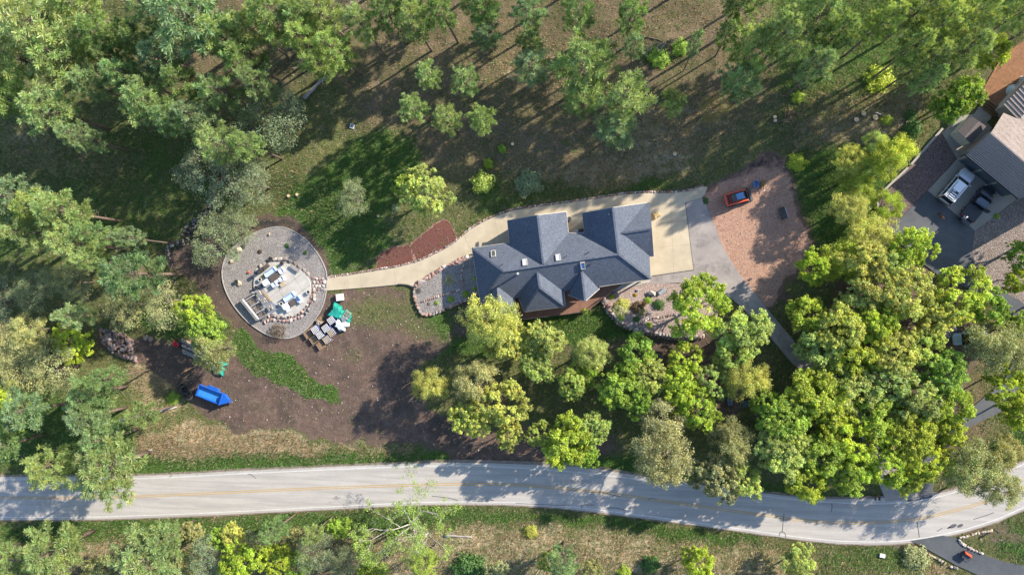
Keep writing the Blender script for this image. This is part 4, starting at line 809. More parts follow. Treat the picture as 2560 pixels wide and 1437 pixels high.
for px, py, mt, lab_, ly in ((827.5, 801, M_PAV, 'white hollow paver stack tucked against the big teal tarp', 5), (814, 820.5, M_PAV, 'white hollow paver stack in the middle of the pallet cluster', 5), (787, 824, M_PAV, 'white hollow paver stack closest to the gravel circle', 4), (799.5, 837, M_PAV, 'white hollow paver stack above the middle bare pallet', 4), (828.5, 831.5, M_PAVT, 'tan hollow paver stack below the white tarp', 3), (816.5, 849, M_PAVT, 'grey-tan hollow paver stack beside the lowest bare pallet', 3)):
    paver_stack(px, py, mt, lab_, ly)
for px, py, lab_, zz in ((770.5, 835, 'bare brown pallet stack at the gravel edge of the cluster', 3), (785.5, 849, 'bare brown pallet stack at the middle of the cluster\'s lower edge', 3), (803, 863, 'bare brown pallet stack lowest in the cluster', 3), (800, 803, 'bare pallet with loose blocks between gravel circle and paver stacks', 2)):
    p = P(px, py, .1); o = thing('wooden_pallet', lab_, 'pallet', (p.x, p.y, -.02), R(-55), 'bare wooden pallets')
    for k in range(zz): pal_base(o, 1.05, .14 * k)
    if zz == 2:
        for i in range(7): m = MB(); m.box((rnd.uniform(-.3, .35), rnd.uniform(-.4, .3), .36), (.3, .16, .16), rnd.uniform(0, 3)); m.build('loose_block', M_PAVT, o)
p = P(848.5, 743, .5); o = thing('wrapped_pallet', 'square white paver stack standing alone below the concrete path', 'pallet', (p.x, p.y, -.02), R(7)); pal_base(o)
m = MB(); m.box((0, 0, .34), (1.0, 1.0, .38)); m.build('stack_core', M_PAV, o)
for i in range(4):
    for j in range(4): m = MB(); m.box((-.375 + .25 * i, -.375 + .25 * j, .56), (.238, .238, .06)); m.build('paver', M_PAV, o)
p = P(842, 781, .5); tag(drape('tarpaulin', M_TEAL, p.x, p.y, 2.1, 2.0, R(-30), .95, 2), 'large teal tarpaulin draped over stacks at the top of the pallet cluster', 'tarp')
p = P(866, 790, .3); tag(drape('tarpaulin', M_TEAL, p.x, p.y, 1.5, 1.4, R(-35), .5, 9), 'small teal tarpaulin under a slatted pallet beside the big teal one', 'tarp')
p = P(852, 812, .4); tag(drape('tarpaulin', M_WTARP, p.x, p.y, 1.9, 1.5, R(-25), .75, 6), 'white tarpaulin bundled over stacks beside the pavers', 'tarp')
p = P(861, 797, .4); tag(drape('tarpaulin', M_GTARP, p.x, p.y, 1.1, 1.0, R(-30), .75, 12), 'small blue-grey tarpaulin between the teal and the white ones', 'tarp')
p = P(869, 785, .7); o = thing('slatted_pallet', 'pale slatted pallet resting on the small teal tarpaulin', 'pallet', (p.x, p.y, .56), R(-33)); 
for k in range(6): m = MB(); m.box((-.45 + .18 * k, 0, .1), (.06, .75, .03)); m.build('slat', M_PALW if k % 2 else M_PAVT, o)
for y in (-.36, .36): m = MB(); m.box((0, y, .06), (1.05, .07, .06)); m.build('rail', M_PALW, o)

# ------------------------------------------------------------------ patio
M_LOGD = pm('dark_dead_wood', (.085, .072, .062), (.13, .11, .10), 3, .9, .4, 10)
M_RED_ROCK = pm('pinkish_rock', (.32, .205, .17), (.24, .155, .135), 1.6, .9, .4, 6, 5, rndv=.28)
M_GREY_ROCK = pm('grey_rock', (.26, .23, .215), (.18, .16, .152), 1.6, .9, .4, 6, 5, rndv=.25)
M_PALE_ROCK = pm('pale_rock', (.47, .41, .36), (.36, .31, .275), 1.6, .9, .3, 6, 5, rndv=.2)
M_TAN_ROCK = pm('tan_rock', (.44, .35, .24), (.36, .285, .20), 1.6, .9, .3, 6, 5, rndv=.2)
M_DARK_ROCK = pm('dark_rock', (.09, .08, .078), (.15, .13, .125), 1.6, .9, .4, 6, 5, rndv=.4)
pto = P(708, 724, 0); PZ = .26
patio = thing('patio', 'pale concrete patio slab scored into panels inside the gravel circle', 'patio', pto)
pw = [Vector((p.x - pto.x, p.y - pto.y)) for p in W(PATIO)]
ax = (P(752, 678, 0) - P(673, 735, 0)).to_2d().normalized(); ay = Vector((-ax.y, ax.x)); g = .018; org = (P(687, 735, 0) - pto).to_2d()
cuts_y = [-9, -2.05, 0, 2.9, 9]; cuts_x = [-9, -2.2, .9, 3.9, 9]
for i in range(len(cuts_x) - 1):
    for j in range(len(cuts_y) - 1):
        po = pw
        for n_, o_ in ((ax, org + ax * (cuts_x[i + 1] - g)), (-ax, org + ax * (cuts_x[i] + g)), (ay, org + ay * (cuts_y[j + 1] - g)), (-ay, org + ay * (cuts_y[j] + g))):
            if len(po) > 2: po = clip_half(po, o_, n_)
        if len(po) > 2 and abs(sum(po[k].cross(po[(k + 1) % len(po)]) for k in range(len(po)))) > .3: m = MB(); m.prism(po, -.1, PZ); m.build('concrete_panel', M_CONC2, patio)
m = MB(); m.prism([(p.x * .99, p.y * .99) for p in pw], -.1, PZ - .03); m.build('joint_bed', M_TAR, patio)
pang = math.atan2(ax.y, ax.x)
M_COVER = pm('white_cover', (.58, .60, .64), (.50, .53, .58), 1.2, .6, .25, 3); M_COVERB = pm('pale_blue_cover', (.42, .51, .66), (.36, .45, .60), 1.2, .6, .25, 3)
M_WICK = pm('brown_wicker', (.10, .082, .07), (.07, .058, .05), 8, .8, .3, 20)
def lounge(px, py, w_, d_, rz, mat, label, name, cat, back=True, h=.62):
    p = P(px, py, PZ + h * .8); o = thing(name, label, cat, (p.x, p.y, PZ), rz, 'covered patio furniture')
    m = MB(); m.loft([outline(-w_ / 2, w_ / 2, d_ / 2, .12, .12, z) if z < .1 else outline(-w_ / 2 + .04, w_ / 2 - .04, d_ / 2 - .04, .16, .16, z) for z in (.06, h * .62)] + [outline(-w_ / 2 + .1, w_ / 2 - .1, d_ / 2 - .1, .16, .16, h * .68)]); m.build('seat_cover', mat, o, bevel=.03)
    if back:
        m = MB(); m.loft([outline(-w_ / 2 + .05, w_ / 2 - .05, d_ * .11, .1, .1, h * .6), outline(-w_ / 2 + .1, w_ / 2 - .1, d_ * .08, .1, .1, h + .12)]); m.v = [(a, b_ + d_ * .36, c) for a, b_, c in m.v]; m.build('back_cover', mat, o, bevel=.03)
        for s_ in (-1, 1): m = MB(); m.box((s_ * (w_ / 2 - .12), -.02, h * .75), (.14, d_ * .8, .2)); m.build('arm_cover', mat, o, bevel=.04)
    for sx in (-1, 1):
        for sy in (-1, 1): m = MB(); m.box((sx * (w_ / 2 - .12), sy * (d_ / 2 - .12), .04), (.06, .06, .08)); m.build('foot', M_DARKM, o)
    return o
lounge(674.5, 680, 2.0, .8, pang, M_COVERB, 'long sofa under a pale blue cover beside the grill on the patio', 'covered_sofa', 'sofa')
lounge(702.5, 676.5, .92, .85, pang, M_COVER, 'covered armchair at the upper end of the long sofa, beside a stone bench', 'covered_armchair', 'armchair')
lounge(703, 697.5, .9, .85, pang + 3.14, M_COVER, 'white covered armchair touching the tiny white table, upper of its pair', 'covered_armchair', 'armchair')
lounge(685, 711.5, .9, .88, pang + 3.14, M_COVER, 'white covered armchair touching the tiny white table, lower of its pair', 'covered_armchair', 'armchair')
lounge(663.5, 706.5, .95, .9, pang + 1.57, M_COVER, 'white covered armchair between round planters and brown wicker table', 'covered_armchair', 'armchair')
lounge(721.5, 742, 1.9, .85, pang, M_COVERB, 'second sofa under a pale blue cover in the lower half of the patio', 'covered_sofa', 'sofa')
lounge(744.5, 747, .95, .9, pang - 1.57, M_COVERB, 'pale blue covered armchair at the end of the second sofa', 'covered_armchair', 'armchair')
lounge(713.5, 766, .95, .9, pang + 1.57, M_COVER, 'white covered armchair lowest on the patio beside a white stool', 'covered_armchair', 'armchair')
def table(px, py, w_, d_, mat, label, h=.42, name='patio_table', cat='table'):
    p = P(px, py, PZ + h); o = thing(name, label, cat, (p.x, p.y, PZ), pang)
    m = MB(); m.box((0, 0, h - .03), (w_, d_, .06)); m.build('table_top', mat, o, bevel=.012)
    for sx in (-1, 1):
        for sy in (-1, 1): m = MB(); m.box((sx * (w_ / 2 - .06), sy * (d_ / 2 - .06), (h - .06) / 2), (.07, .07, h - .06)); m.build('leg', mat, o)
table(684.5, 692, 1.35, .95, M_WICK, 'brown wicker coffee table between the long sofa and armchairs')
table(730.5, 756.5, .9, .85, M_WICK, 'brown wicker coffee table in the lower seating group')
table(692.5, 703, .42, .42, M_COVER, 'tiny white side table between two white armchairs', .5); table(751.5, 753.5, .48, .42, M_COVER, 'white stool beside the pale blue armchair at the patio rim', .45, 'white_stool', 'stool'); table(720, 775.5, .5, .45, M_COVER, 'white stool at the lowest white armchair on the patio', .45, 'white_stool', 'stool')
table(706, 711, .8, .55, pm('pale_wood', (.42, .33, .22), (.34, .27, .18), 4, .7), 'low tan bench catching sun behind the paired armchairs', .25, 'low_bench', 'bench')
p = P(649.5, 677, .9); o = thing('grill', 'black barbecue grill at the rocky rim of the patio', 'grill', (p.x, p.y, PZ), pang); m = MB(); m.box((0, 0, .4), (.75, .5, .8)); m.build('cabinet', M_DARKM, o); m = MB(); m.box((0, 0, .9), (.8, .55, .2)); m.build('lid', M_BLKP, o, bevel=.06); 
for s_ in (-1, 1): m = MB(); m.box((s_ * .6, 0, .78), (.38, .42, .04)); m.build('side_shelf', M_BLKP, o)
for i in range(3): m = MB(); m.cyl((-.15 + .15 * i, -.2, 1.0), .035, .04, 8); m.build('knob', M_LMETAL, o)
p = P(667, 666.5, .3); tag((lambda m: m.build('dark_chest', M_WICK, loc=(p.x, p.y, PZ), rz=pang, bevel=.02))(MB().box((0, 0, .2), (.95, .5, .4)).box((0, 0, .43), (1.0, .55, .06))), 'dark brown storage chest behind the long sofa', 'chest')
M_POTD, M_POTW = pm('dark_glazed_pot', (.04, .04, .045), (.06, .055, .055), 4, .4), pm('white_glazed_pot', (.5, .49, .47), (.42, .41, .39), 4, .5)
for px, py, r, h, mt, lab_, z0 in ((674.8, 647, .34, .45, M_POTD, 'dark round pot on a flagstone outside the upper patio rim', .1), (703, 658.5, .27, .5, M_POTD, 'dark pot on the patio beside the upper rim rocks', PZ), (649, 699, .32, .4, M_POTW, 'brown-rimmed planter with dark soil beside the corner armchair', PZ), (639.5, 719, .28, .45, M_POTD, 'dark pot on rocks at the patio\'s western rim', .2), (655, 714.5, .22, .3, M_POTD, 'small dark pot against the corner armchair', PZ), (702.5, 759, .3, .5, M_POTW, 'white-rimmed planter at the edge of the grey tarp', PZ), (770, 730, .32, .45, M_POTW, 'white-rimmed planter alone near the patio\'s eastern edge', PZ), (613, 780, .16, .2, M_POTW, 'small white-rimmed pot on gravel beyond the block enclosure', .02), (589.5, 704, .3, .4, M_POTD, 'dark pot beside the tan boulder on the gravel circle', .02)):
    p = P(px, py, z0 + h); o = thing('planter', lab_, 'planter', (p.x, p.y, z0)); m = MB(); n_ = 16
    ringf = lambda r_, z_: [Vector((r_ * math.cos(k * 2 * math.pi / n_), r_ * math.sin(k * 2 * math.pi / n_), z_)) for k in range(n_)]
    m.loft([ringf(r * .75, 0), ringf(r, h), ringf(r * .72, h), ringf(r * .7, h - .08)]); m.build('pot', mt, o); m = MB(); m.cyl((0, 0, h - .1), r * .7, .05, 14); m.build('soil', M_CORE, o)
p = P(622.5, 680.5, .1); m = MB(); m.loft([[Vector((math.cos(a) * r, math.sin(a) * r, z)) for a in [k * .628 for k in range(10)]] for r, z in ((.1, 0), (.19, .08), (.2, .16), (.12, .27), (.03, .3))]); tag(m.build('orange_ball', pm('orange_rubber', (.75, .10, .02), None, 3, .5), loc=(p.x, p.y, .02)), 'small bright orange ball on the grey gravel', 'ball')
p = P(739, 670.5, .3); o = thing('stone_bench', 'grey plank bench at the upper edge of the patio', 'bench', (p.x, p.y, PZ), math.atan2(-(682 - 661), 758 - 726))
for i in range(4): m = MB(); m.box((0, -.2 + .13 * i, .36), (1.6, .11, .05)); m.build('plank', M_OLDW, o)
for s_ in (-1, 1): m = MB(); m.box((s_ * .6, 0, .17), (.12, .45, .34)); m.build('leg', M_OLDW, o)
# grey tarp with the half built block enclosure
ga = [(630, 729), (652, 716), (661, 722), (672, 737), (684, 756), (697, 765), (695, 774), (681, 785), (668, 789)]
sheet('grey_groundsheet', ga, PZ + .03, M_GTARP, PZ - .05)['kind'] = 'structure'
bpy.data.objects['grey_groundsheet']['label'] = 'grey groundsheet spread between the patio and the block enclosure'
be = P(635, 768, 0); enc = thing('block_enclosure', 'half-built rectangle of hollow grey blocks beside the patio', 'enclosure', be); M_CMU = pm('concrete_block', (.32, .31, .305), (.25, .245, .24), 4, .9, .15, rndv=.12)
cor = [P(601.5, 751, .8), P(631, 731, .8), P(669, 786, .8), P(641.5, 800.5, .8)]
for k, (a, c) in enumerate(zip(cor, cor[1:] + cor[:1])):
    a, c = a - be, c - be; a.z = c.z = 0; dd = c - a; n_ = max(2, round(dd.length / .42)); an = math.atan2(dd.y, dd.x); top = 4 if k in (0, 2, 3) else 2
    for lay in range(top):
        for i in range(n_):
            p = a + dd * ((i + .5) / n_); m = MB(); hh = .1 + lay * .2
            for yy in (-.085, .085): m.box((0, yy, 0), (dd.length / n_ - .012, .035, .188))
            for xx in (-.5, 0, .5): m.box((xx * (dd.length / n_ - .05), 0, 0), (.035, .135, .186))
            m.build('block', M_CMU, enc, loc=(p.x, p.y, hh), rz=an)
a, c = cor[0] - be, cor[3] - be; a.z = c.z = 0; nn = (cor[1] - cor[0]).normalized(); m = MB(); m.bar(a + nn * .35 + Vector((0, 0, .78)), c + nn * .35 + Vector((0, 0, .78)), .22, .06); m.build('countertop', M_PAV, enc)
for t in (.1, .42, .75):
    a, c = cor[0].lerp(cor[3], t) - be, cor[1].lerp(cor[2], t) - be; a.z = c.z = 0; m = MB(); m.bar(a.lerp(c, .3) + Vector((0, 0, .5)), a.lerp(c, .95) + Vector((0, 0, .5)), .16, .5); m.build('divider', M_CMU, enc)
for t in (.28, .6, .88):
    a, c = cor[0].lerp(cor[3], t) - be, cor[1].lerp(cor[2], t) - be; a.z = c.z = 0; q_ = a.lerp(c, .62); m = MB()
    for s_ in (-.3, -.1, .1, .3): m.box((0, s_, .66), (.8, .04, .05)); m.box((s_, 0, .60), (.04, .8, .05))
    m.build('frame', M_LOGD, enc, loc=q_, rz=R(-55))
for i, (px, py, lab_) in enumerate(((646, 734, 'stack of hollow grey blocks at the top of the grey groundsheet'), (659.5, 752, 'stack of hollow grey blocks in the middle of the grey groundsheet'), (675, 769.5, 'stack of hollow grey blocks at the bottom of the grey groundsheet'))):
    p = P(px, py, .5); o = thing('block_stack', lab_, 'block stack', (p.x, p.y, PZ + .03), R(-58), 'hollow block stacks on the groundsheet')
    for lay in range(2):
        for u in range(3):
            for v in range(2):
                m = MB()
                for yy in (-.085, .085): m.box((0, yy, 0), (.38, .035, .19))
                for xx in (-.17, 0, .17): m.box((xx, 0, 0), (.035, .135, .188))
                if not (lay and (u + v + i) % 4 == 0): m.build('block', M_CMU, o, loc=(-.2 + .4 * v + rnd.uniform(-.03, .03), -.25 + .24 * u, .1 + .2 * lay))
c, ang, ln = seg((656, 727), (678, 753), .3); o = thing('plank_pair', 'two long tan planks lying along the grey groundsheet', 'planks', (c.x, c.y, PZ + .03), ang)
for k in range(2): m = MB(); m.box((0, -.12 + .2 * k, .05 + .05 * k), (ln, .16, .05)); m.build('plank', M_TANW, o)
# white frame, small signs and boxes
p = P(882, 317, 0); o = thing('white_frame', 'small square white frame with dark centre on the upper meadow', 'frame', (p.x, p.y, gz(p.x, p.y) + .05), R(-15)); m = MB()
for s_ in (-1, 1): m.box((s_ * .28, 0, .06), (.08, .64, .1)); m.box((0, s_ * .28, .06), (.48, .08, .1))
m.build('border', M_COVER, o); m = MB(); m.box((0, 0, .03), (.5, .5, .04)); m.build('centre', M_GTARP, o)
p = P(2206, 1388, .2); tag((lambda m: m.build('utility_box', M_COVER, loc=(p.x, p.y, -.05), rz=R(-8)))(MB().box((0, 0, .15), (.62, .42, .3)).box((0, 0, .32), (.68, .48, .05))), 'pale low utility box in grass below the road', 'utility box')
c, ang, ln = seg((2407, 1383), (2424, 1394), .4); o = thing('garden_trailer', 'orange and black tipping cart on the dark lower driveway', 'cart', (c.x, c.y, .05), ang)
m = MB(); m.box((0, .3, .55), (.95, .12, .5), rx=.4); m.build('orange_panel', M_ORG, o, bevel=.02); m = MB(); m.loft([outline(-.45, .5, .28, .1, .1, .25), outline(-.52, .58, .36, .1, .1, .55)]); m.v = [(x, y - .1, z) for x, y, z in m.v]; m.build('tub', M_BLKP, o)
for s_ in (-1, 1): m = MB(); m.tube([(-.2, s_ * .45, .2), (-.2, s_ * .5, .2)], .2, 12); m.build('wheel', M_RUB, o)
m = MB(); m.bar((.5, -.1, .35), (1.1, -.15, .3), .04, .04); m.build('handle', M_DARKM, o)
for px, py, lab_ in ((1824, 1004, 'dark lidded bin in a clearing among the leafy trees'), (1862, 1008, 'dark bin half hidden by leaves beside another dark bin')):
    p = P(px, py, .5); o = thing('wheelie_bin', lab_, 'bin', (p.x, p.y, -.05), R(8)); m = MB(); m.box((0, 0, .45), (.6, .7, .9), taper=1.12); m.build('body', M_NAVY, o); m = MB(); m.box((0, 0, .95), (.72, .84, .07)); m.build('lid', paint('dark_blue_lid', (.05, .075, .10), .5, 0), o, bevel=.03)
for i, px in enumerate((2187, 2197)):
    p = P(px, 1243.5, .8); o = thing('mailbox', ('dark mailbox at the road edge, one nearer the trees of the pair', 'dark mailbox at the road edge, one nearer the gravel turnout of the pair')[i], 'mailbox', (p.x, p.y, -.05), R(-100), 'mailboxes by the road'); m = MB(); m.box((0, 0, .5), (.1, .1, 1.0)); m.build('post', M_TIMB, o); m = MB(); m.box((0, 0, 1.1), (.5, .24, .14)); m.tube([(-.25, 0, 1.17), (.25, 0, 1.17)], .12, 10); m.build('box', M_DARKM, o)
c, ang, ln = seg((2076, 694), (2084, 717), .3); m = MB(); m.loft([[Vector((x, r * math.cos(a), .28 + r * .75 * math.sin(a))) for a in [k * .785 for k in range(8)]] for x, r in ((-1.5, .03), (-1.2, .2), (-.5, .34), (.4, .35), (1.2, .2), (1.5, .03))]); tag(m.build('kayak', paint('sky_blue_hull', (.03, .26, .62), .3, 0), None, True, loc=(c.x, c.y, .05), rz=ang), 'bright blue curved plastic shell glimpsed through a gap between lime-green treetops', 'kayak')
for (a, b_, lab_, mt, cat) in (((2455, 845), (2392, 849), 'pale blue car mostly hidden under trees on the eastern drive', paint('pale_blue_paint', (.40, .52, .58), .3), 'car'), ((2330, 846), (2372, 822), 'dark car with a pale tail under trees beside the pale blue one', paint('dark_blue_paint', (.04, .06, .08), .3), 'car')):
    vehicle('parked_car', lab_, cat, a, b_, 4.4, 1.8, mt, mt, H=1.5)
p = P(1629, 738, 1); 
# pale sign-like slab in the rock bed
c, ang, ln = seg((1648, 735), (1664, 722), 1.2); tag((lambda m: m.build('leaning_slab', pm('blue_grey_slab', (.26, .30, .34), (.20, .24, .28), 2, .8, .2), loc=(c.x, c.y, .3), rz=ang, bevel=.03))(MB().box((0, 0, .35), (1.1, .55, .16), rx=.55).box((.1, .05, .1), (.7, .4, .3))), 'blue-grey leaning slab of rock beside a pale boulder in the pink gravel', 'rock')
p = P(1593, 726.5, .2); o = thing('landscape_light', 'small pale square light fitting on the pink gravel bed', 'light', (p.x, p.y, .15)); m = MB(); m.box((0, 0, .1), (.3, .3, .2)); m.build('housing', M_COVER, o); m = MB(); m.box((0, 0, .215), (.2, .2, .03)); m.build('lens', M_GLASS, o)

p = P(1641, 538, .1); bm_ = drape('sand_pile', pm('yellow_sand', (.42, .31, .16), (.36, .26, .13), 3, .95, .4, 8), p.x, p.y, 1.0, .8, .4, .32, 21); bm_.location.z = .065; tag(bm_, 'small heap of yellow sand spilled on the concrete apron', 'sand heap')
q = MB(); q.prism([P(1636 + 9 * math.cos(a) * (1 + .3 * math.sin(3 * a)) - 5, 545 + 7 * math.sin(a) * (1 + .25 * math.cos(4 * a)), 0) - P(1636, 545, 0) for a in [k * .4 for k in range(15)]], .071, .0745); tag(q.build('sand_stain', pm('sand_film', (.40, .31, .18), (.44, .36, .23), 3, .95), loc=P(1636, 545, 0)), kind='structure')
# ------------------------------------------------------------------ person and dog
def skin_mesh(name, joints, edges, root, mat, levels=2):
    bm = bmesh.new(); ids = {}
    for k, (co, r) in joints.items(): ids[k] = bm.verts.new(co)
    for a, b_ in edges: bm.edges.new((ids[a], ids[b_]))
    me = bpy.data.meshes.new(name); bm.verts.index_update(); order = list(joints); bm.to_mesh(me); bm.free(); me.materials.append(mat)
    o_ = bpy.data.objects.new(name, me); link(o_); md = o_.modifiers.new('skin', 'SKIN'); md.use_smooth_shade = True
    for i, k in enumerate(order):
        r = joints[k][1]; r = (r, r) if not isinstance(r, tuple) else r; me.skin_vertices[0].data[i].radius = r; me.skin_vertices[0].data[i].use_root = (k == root)
    s_ = o_.modifiers.new('sub', 'SUBSURF'); s_.levels = s_.render_levels = levels
    return o_
c = P(2404, 547, .9); dd = P(2425, 535, .9) - c; pang2 = math.atan2(dd.y, dd.x)
per = thing('person', 'person in white cap and blue shirt standing at the open tailgate', 'person', (c.x, c.y, .07), pang2 - math.pi / 2)
J = {'pel': ((0, 0, .95), (.15, .11)), 'bel': ((0, .02, 1.12), (.14, .1)), 'che': ((0, .06, 1.32), (.17, .11)), 'nec': ((0, .09, 1.5), .055), 'chin': ((0, .13, 1.58), .07), 'hed': ((0, .14, 1.66), (.078, .098)), 'crn': ((0, .13, 1.74), .06)}
E = [('pel', 'bel'), ('bel', 'che'), ('che', 'nec'), ('nec', 'chin'), ('chin', 'hed'), ('hed', 'crn')]
for s_, t in ((-1, 'l'), (1, 'r')):
    J[t + 'sh'] = ((s_ * .19, .07, 1.42), .062); J[t + 'el'] = ((s_ * .27, .2, 1.2), .046); J[t + 'wr'] = ((s_ * .2, .42, 1.1), .032); J[t + 'pa'] = ((s_ * .19, .5, 1.08), (.042, .02))
    E += [('che', t + 'sh'), (t + 'sh', t + 'el'), (t + 'el', t + 'wr'), (t + 'wr', t + 'pa')]
    for k, (dx, ln_) in enumerate(((-.03, .075), (-.01, .085), (.011, .08), (.031, .062))):
        J[f'{t}f{k}'] = ((s_ * .19 + dx, .535, 1.075), .0095); J[f'{t}g{k}'] = ((s_ * .19 + dx, .535 + ln_ * .6, 1.06), .0085); J[f'{t}h{k}'] = ((s_ * .19 + dx, .535 + ln_ * .85, 1.03), .007)
        E += [(t + 'pa', f'{t}f{k}'), (f'{t}f{k}', f'{t}g{k}'), (f'{t}g{k}', f'{t}h{k}')]
    J[t + 't0'] = ((s_ * .15, .46, 1.085), .011); J[t + 't1'] = ((s_ * .125, .5, 1.06), .009); E += [(t + 'wr', t + 't0'), (t + 't0', t + 't1')]
    J[t + 'hi'] = ((s_ * .09, 0, .9), .095); J[t + 'kn'] = ((s_ * .1, .03, .5), .062); J[t + 'an'] = ((s_ * .11, -.02, .1), .043); J[t + 'to'] = ((s_ * .13, .17, .04), (.042, .03))
    E += [('pel', t + 'hi'), (t + 'hi', t + 'kn'), (t + 'kn', t + 'an'), (t + 'an', t + 'to')]
M_SKIN = pm('skin', (.46, .29, .21), None, 4, .55)
body = skin_mesh('body', J, E, 'pel', M_SKIN); body.parent = per
M_SHIRT, M_JEAN, M_CAP = pm('blue_shirt', (.10, .15, .27), (.08, .12, .22), 5, .9), pm('dark_jeans', (.03, .04, .07), None, 5, .9), pm('white_cap', (.62, .65, .70), None, 5, .8)
JS = {k: (v[0], (v[1][0] + .018, v[1][1] + .018) if isinstance(v[1], tuple) else v[1] + .018) for k, v in J.items() if k in ('pel', 'bel', 'che', 'lsh', 'rsh', 'lel', 'rel')}
o = skin_mesh('shirt', JS, [('pel', 'bel'), ('bel', 'che'), ('che', 'lsh'), ('lsh', 'lel'), ('che', 'rsh'), ('rsh', 'rel')], 'pel', M_SHIRT); o.parent = per
JT = {k: (v[0], (v[1][0] + .014, v[1][1] + .014) if isinstance(v[1], tuple) else v[1] + .014) for k, v in J.items() if k in ('pel', 'lhi', 'rhi', 'lkn', 'rkn', 'lan', 'ran')}
o = skin_mesh('trousers', JT, [('pel', 'lhi'), ('lhi', 'lkn'), ('lkn', 'lan'), ('pel', 'rhi'), ('rhi', 'rkn'), ('rkn', 'ran')], 'pel', M_JEAN); o.parent = per
m = MB(); m.loft([[Vector((.095 * k * math.cos(a), .14 + .115 * k * math.sin(a), z)) for a in [i * .524 for i in range(12)]] for k, z in ((1.0, 1.69), (1.02, 1.73), (.85, 1.79), (.4, 1.83))]); m.box((0, .29, 1.70), (.16, .15, .012)); m.build('cap', M_CAP, per, True)
for s_ in (-1, 1):
    m = MB(); m.cyl((s_ * .032, .232, 1.655), .012, .014, 8); m.build('eye', M_GLASS, per); m = MB(); m.box((s_ * .087, .135, 1.645), (.02, .045, .065)); m.build('ear', M_SKIN, per, bevel=.008)
m = MB(); m.box((0, .245, 1.63), (.03, .04, .05), taper=.5); m.build('nose', M_SKIN, per); m = MB(); m.box((0, .222, 1.585), (.05, .015, .01)); m.build('mouth', pm('lips', (.3, .12, .1)), per)
c, ang, ln = seg((2349.5, 533), (2355, 545), .4); dog = thing('dog', 'reddish brown dog standing on the dark neighbouring driveway', 'dog', (c.x, c.y, .04), ang)
D = {'rump': ((-.28, 0, .48), .10), 'loin': ((-.1, 0, .5), .095), 'chest': ((.14, 0, .48), (.105, .13)), 'neck': ((.3, 0, .6), .075), 'head': ((.42, .02, .7), .07), 'muz': ((.53, .03, .67), .038), 'nose': ((.59, .03, .66), .028), 't1': ((-.42, .02, .53), .024), 't2': ((-.6, .08, .6), .014)}
DE = [('rump', 'loin'), ('loin', 'chest'), ('chest', 'neck'), ('neck', 'head'), ('head', 'muz'), ('muz', 'nose'), ('rump', 't1'), ('t1', 't2')]
for s_, t in ((-1, 'a'), (1, 'b')):
    D.update({t + 'sh': ((.17, s_ * .09, .4), .05), t + 'wr': ((.18, s_ * .09, .19), .026), t + 'pw': ((.2, s_ * .09, .03), .028), t + 'th': ((-.27, s_ * .09, .38), .062), t + 'kn': ((-.2, s_ * .1, .27), .042), t + 'ho': ((-.33, s_ * .1, .17), .024), t + 'hp': ((-.3, s_ * .1, .03), .028), t + 'er': ((.39, s_ * .07, .74), .022), t + 'et': ((.36, s_ * .09, .68), .012)})
    DE += [('chest', t + 'sh'), (t + 'sh', t + 'wr'), (t + 'wr', t + 'pw'), ('rump', t + 'th'), (t + 'th', t + 'kn'), (t + 'kn', t + 'ho'), (t + 'ho', t + 'hp'), ('head', t + 'er'), (t + 'er', t + 'et')]
o = skin_mesh('body', D, DE, 'loin', pm('reddish_fur', (.20, .075, .03), (.14, .05, .02), 9, .9, .3)); o.parent = dog
# ------------------------------------------------------------------ rocks
def rock_mesh(name, seed, n=16, flat=1.0):
    rg = random.Random(seed); bm = bmesh.new()
    for _ in range(n):
        v = Vector((rg.gauss(0, 1), rg.gauss(0, 1), rg.gauss(0, 1))).normalized() * rg.uniform(.82, 1.08)
        bm.verts.new((v.x * .5, v.y * .5, v.z * .5 * flat))
    r = bmesh.ops.convex_hull(bm, input=bm.verts)
    bmesh.ops.delete(bm, geom=list({g for g in list(r['geom_interior']) + list(r['geom_unused']) if isinstance(g, bmesh.types.BMVert)}), context='VERTS')
    bmesh.ops.recalc_face_normals(bm, faces=bm.faces)
    me = bpy.data.meshes.new(name); bm.to_mesh(me); bm.free(); return me
ROCKS = {}
def rock_pool(mat):
    if mat.name not in ROCKS:
        ROCKS[mat.name] = []
        for i in range(7):
            me = rock_mesh('rock', 100 + i, 15 + i % 3 * 2, .75); me.materials.append(mat); ROCKS[mat.name].append(me)
    return ROCKS[mat.name]
def put_rock(parent, p, sx, sy, sz, mats, name='rock', rz=None, org=Vector()):
    m = rnd.choice(mats); me = rnd.choice(rock_pool(m))
    return inst(name, me, parent, (p[0] - org.x, p[1] - org.y, p[2] - org.z), (rnd.uniform(-.25, .25), rnd.uniform(-.25, .25), rnd.uniform(0, 6.3) if rz is None else rz), (sx, sy, sz))
PK = [M_RED_ROCK, M_RED_ROCK, M_GREY_ROCK, M_PALE_ROCK]
# low stone edging along the upper side of the concrete path
EDGE = spline([(820, 692), (874, 684.5), (940, 673.5), (991, 665.5), (1041, 652), (1074, 638.5), (1108, 622), (1141, 600.5), (1174, 572), (1208, 552), (1241, 537), (1280, 523.5), (1347, 514), (1414, 505), (1480, 495.5), (1557, 483.5), (1620, 479.5), (1681, 480), (1720, 475), (1757, 463)], 4)
e0 = P(1250, 560, 0); edg = thing('stone_edging', 'long low line of pink and pale stones along the concrete path', 'stone edging', e0)
for p, a in along(W(EDGE), .20, .25):
    put_rock(edg, (p.x + rnd.uniform(-.06, .06), p.y + rnd.uniform(-.05, .05), .08), rnd.uniform(.18, .5), rnd.uniform(.18, .4), rnd.uniform(.22, .42), [M_RED_ROCK, M_RED_ROCK, M_PALE_ROCK, M_GREY_ROCK], 'stone', org=e0)
